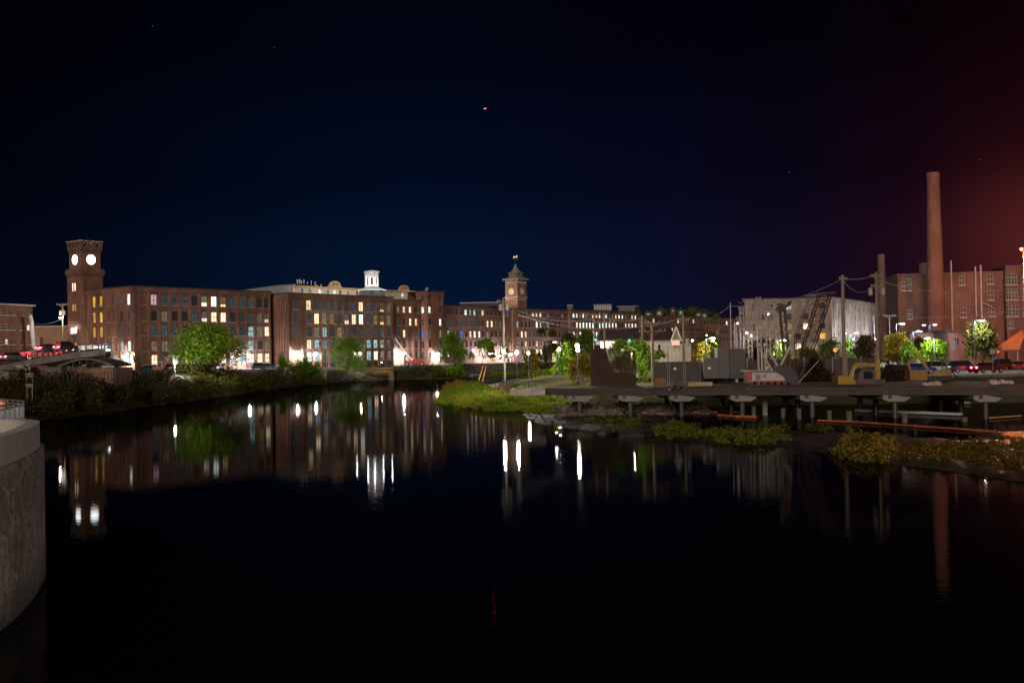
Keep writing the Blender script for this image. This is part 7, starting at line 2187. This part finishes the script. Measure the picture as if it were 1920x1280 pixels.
tag(mb.build('work_lamp', [GL_WARM, STEELD]), 'small work lamp in front of the timber footbridge', 'lamp')
# canal wall
mb = MB(); mb.beam((X(868, 355), 355, 1.9), (X(1040, 358), 358, 1.9), .8, 4.4)
cw = tag(mb.build('canal_wall', mat('dark_masonry', (.085, .07, .065), .9, var=.3, vscale=.8, bump=.5)), 'dark masonry canal wall behind the park point', 'wall')
mb = MB(); mb.beam((X(880, 354), 354.3, .35), (X(1005, 356), 354.6, .35), .5, .2); mb.build('ledge', STONE, cw)
# pier end abutment
mb = MB(); p_ = P(988, 738, 127)
mb.box((X(988, 128), 128.5, 2.68), ((1020 - 960) * 128 / FPX + .3, 3.0, .62))
tag(mb.build('abutment', CONC), 'plain concrete abutment where the pier meets the lawn', 'abutment')
# riprap stones
rg = random.Random(3)
mb = MB()
for k in range(260):
    x_ = rg.uniform(4.5, 22); y_ = 129.5 + rg.uniform(-3.5, 1.5) - x_ * .05; z_ = max(0, (y_ - 126) * .5) * .5
    s_ = rg.uniform(.25, .7); mb.box((x_, y_, z_), (s_, s_ * .8, s_ * .6), rg.uniform(0, 3), 0, rg.uniform(-.5, .5), rg.uniform(-.5, .5))
tag(mb.build('riprap', ROCK), 'loose rubble slope under the start of the pier', 'rubble', kind='stuff')
# stop sign seen from behind, street signs
t = board('stop_sign', 'back of a traffic sign standing in front of the maroon cars', 1856, 1866.5, 655, 663, 150, STEEL, 'sign', 1)
board('road_sign', 'pale blue tall sign panel beside the clipped lime tree', 1783, 1791, 638, 655, 165, mat('blue_grey_panel', (.35, .42, .5), .5), 'sign', 1)
t = thing('warning_light', 'round orange red warning light behind the crane', 'warning light', (X(1566, 150), 150, 3.1))
mb = MB(); mb.tube((0, 0, 0), (0, 0, Zz(1566, 658, 150) - 3.1), .05, None, 6); mb.build('post', STEEL, t, local=True)
mb = MB(); h = Zz(1566, 656, 150) - 3.1; mb.tube((0, -.06, h), (0, .06, h), .26, None, 16); mb.build('disc', glow('orange_disc', (1, .25, .12), 1.2), t, local=True)
for (px, y, Y, m_, lab) in ((1383, 606, 330, glow('far_pink', (1, .75, .7), 9), 'pinkish far street lamp beside the thin bare pole'), (1441, 589, 340, glow('far_pink', (1, .75, .7), 9), 'pink lamp on the wall of the pale mill'), (1472, 609.5, 300, GL_BLUE, 'small blue white lamp between the pile driving leads'), (1326, 629, 300, GL_WARM, 'yellowish far lamp over the dark street tree'), (1298, 638.5, 300, GL_WARM, 'white far lamp past the gable of the white house'), (1180, 638, 168, GL_GREEN, 'small green signal at the eave of the white house'), (1344, 634, 260, GL_GREEN, 'green signal above the leafy street trees'), (1378, 641, 260, GL_GREEN, 'green signal crossing the smooth steel pole'), (1409, 629, 280, GL_WARM, 'low far lamp beneath the gantry'), (1400, 624, 290, GL_WARM, 'amber far lamp beneath the gantry'), (1117, 637, 168, GL_GREEN, 'green signal on the slim pale pole'), (1861, 644, 195, GL_HEAD, 'small white lamp under the orange canopy'), (1872, 660, 175, GL_RED, 'red lamp glowing by the maroon cars')):
    p_ = P(px, y, Y); g = hz(p_.x, Y)
    t = thing('signal_light' if m_ in (GL_GREEN, GL_RED) else 'far_lamp', lab, 'lamp', (p_.x, Y, g))
    r_ = .17 * (Y / 200) ** .8
    mb = MB(); mb.tube((0, 0, 0), (0, 0, p_.z - g - r_), .06, None, 6); mb.build('post', STEELD, t, local=True)
    mb = MB(); mb.lathe((0, 0, p_.z - g - r_), [(r_ * .5, 0), (r_, r_ * .6), (r_, r_ * 1.4), (r_ * .5, r_ * 2)], 10); mb.build('lens', m_, t, local=True)

# debris along the pier edge
for (px, y, lab, w_) in ((1749, 716, 'pile of pale rubble at the pier edge near the digger', 1.6), (1878, 714, 'longer pile of pale pink rubble at the pier edge', 2.2), (1265, 724, 'heap of dark earth on the pier beside the crate', 1.2)):
    p_ = P(px, y, 114); mb = MB()
    for k in range(26): 
        s_ = rg.uniform(.12, .32); mb.box((p_.x + rg.uniform(-w_ / 2, w_ / 2), 114 + rg.uniform(-.4, .4), 3.1 + rg.uniform(0, .35)), (s_ * 1.5, s_, s_ * .8), rg.uniform(0, 3), 0, rg.uniform(-.4, .4), 0)
    tag(mb.build('rubble', STONE if px != 1265 else MUD), lab, 'rubble', kind='stuff')
mb = MB()
pa_ = [(1400, 690), (1640, 700)]
# red aircraft light high in the sky
p_ = P(909, 204, 3000)
mb = MB(); mb.slab([(p_.x - 4, p_.z), (p_.x + 3, p_.z + .4), (p_.x + 4, p_.z), (p_.x + 3, p_.z - .4)], p_.y - .6, p_.y + .6)
ac = thing('aircraft', 'tiny red lit aircraft high in the night sky', 'aircraft', tuple(p_))
mb.build('fuselage', glow('aircraft_red', (1, .06, .10), 12), ac)
mb = MB(); mb.box(p_ + Vector((0, 0, .1)), (1.2, 9, .2)); mb.build('wings', MATS['aircraft_red'], ac)
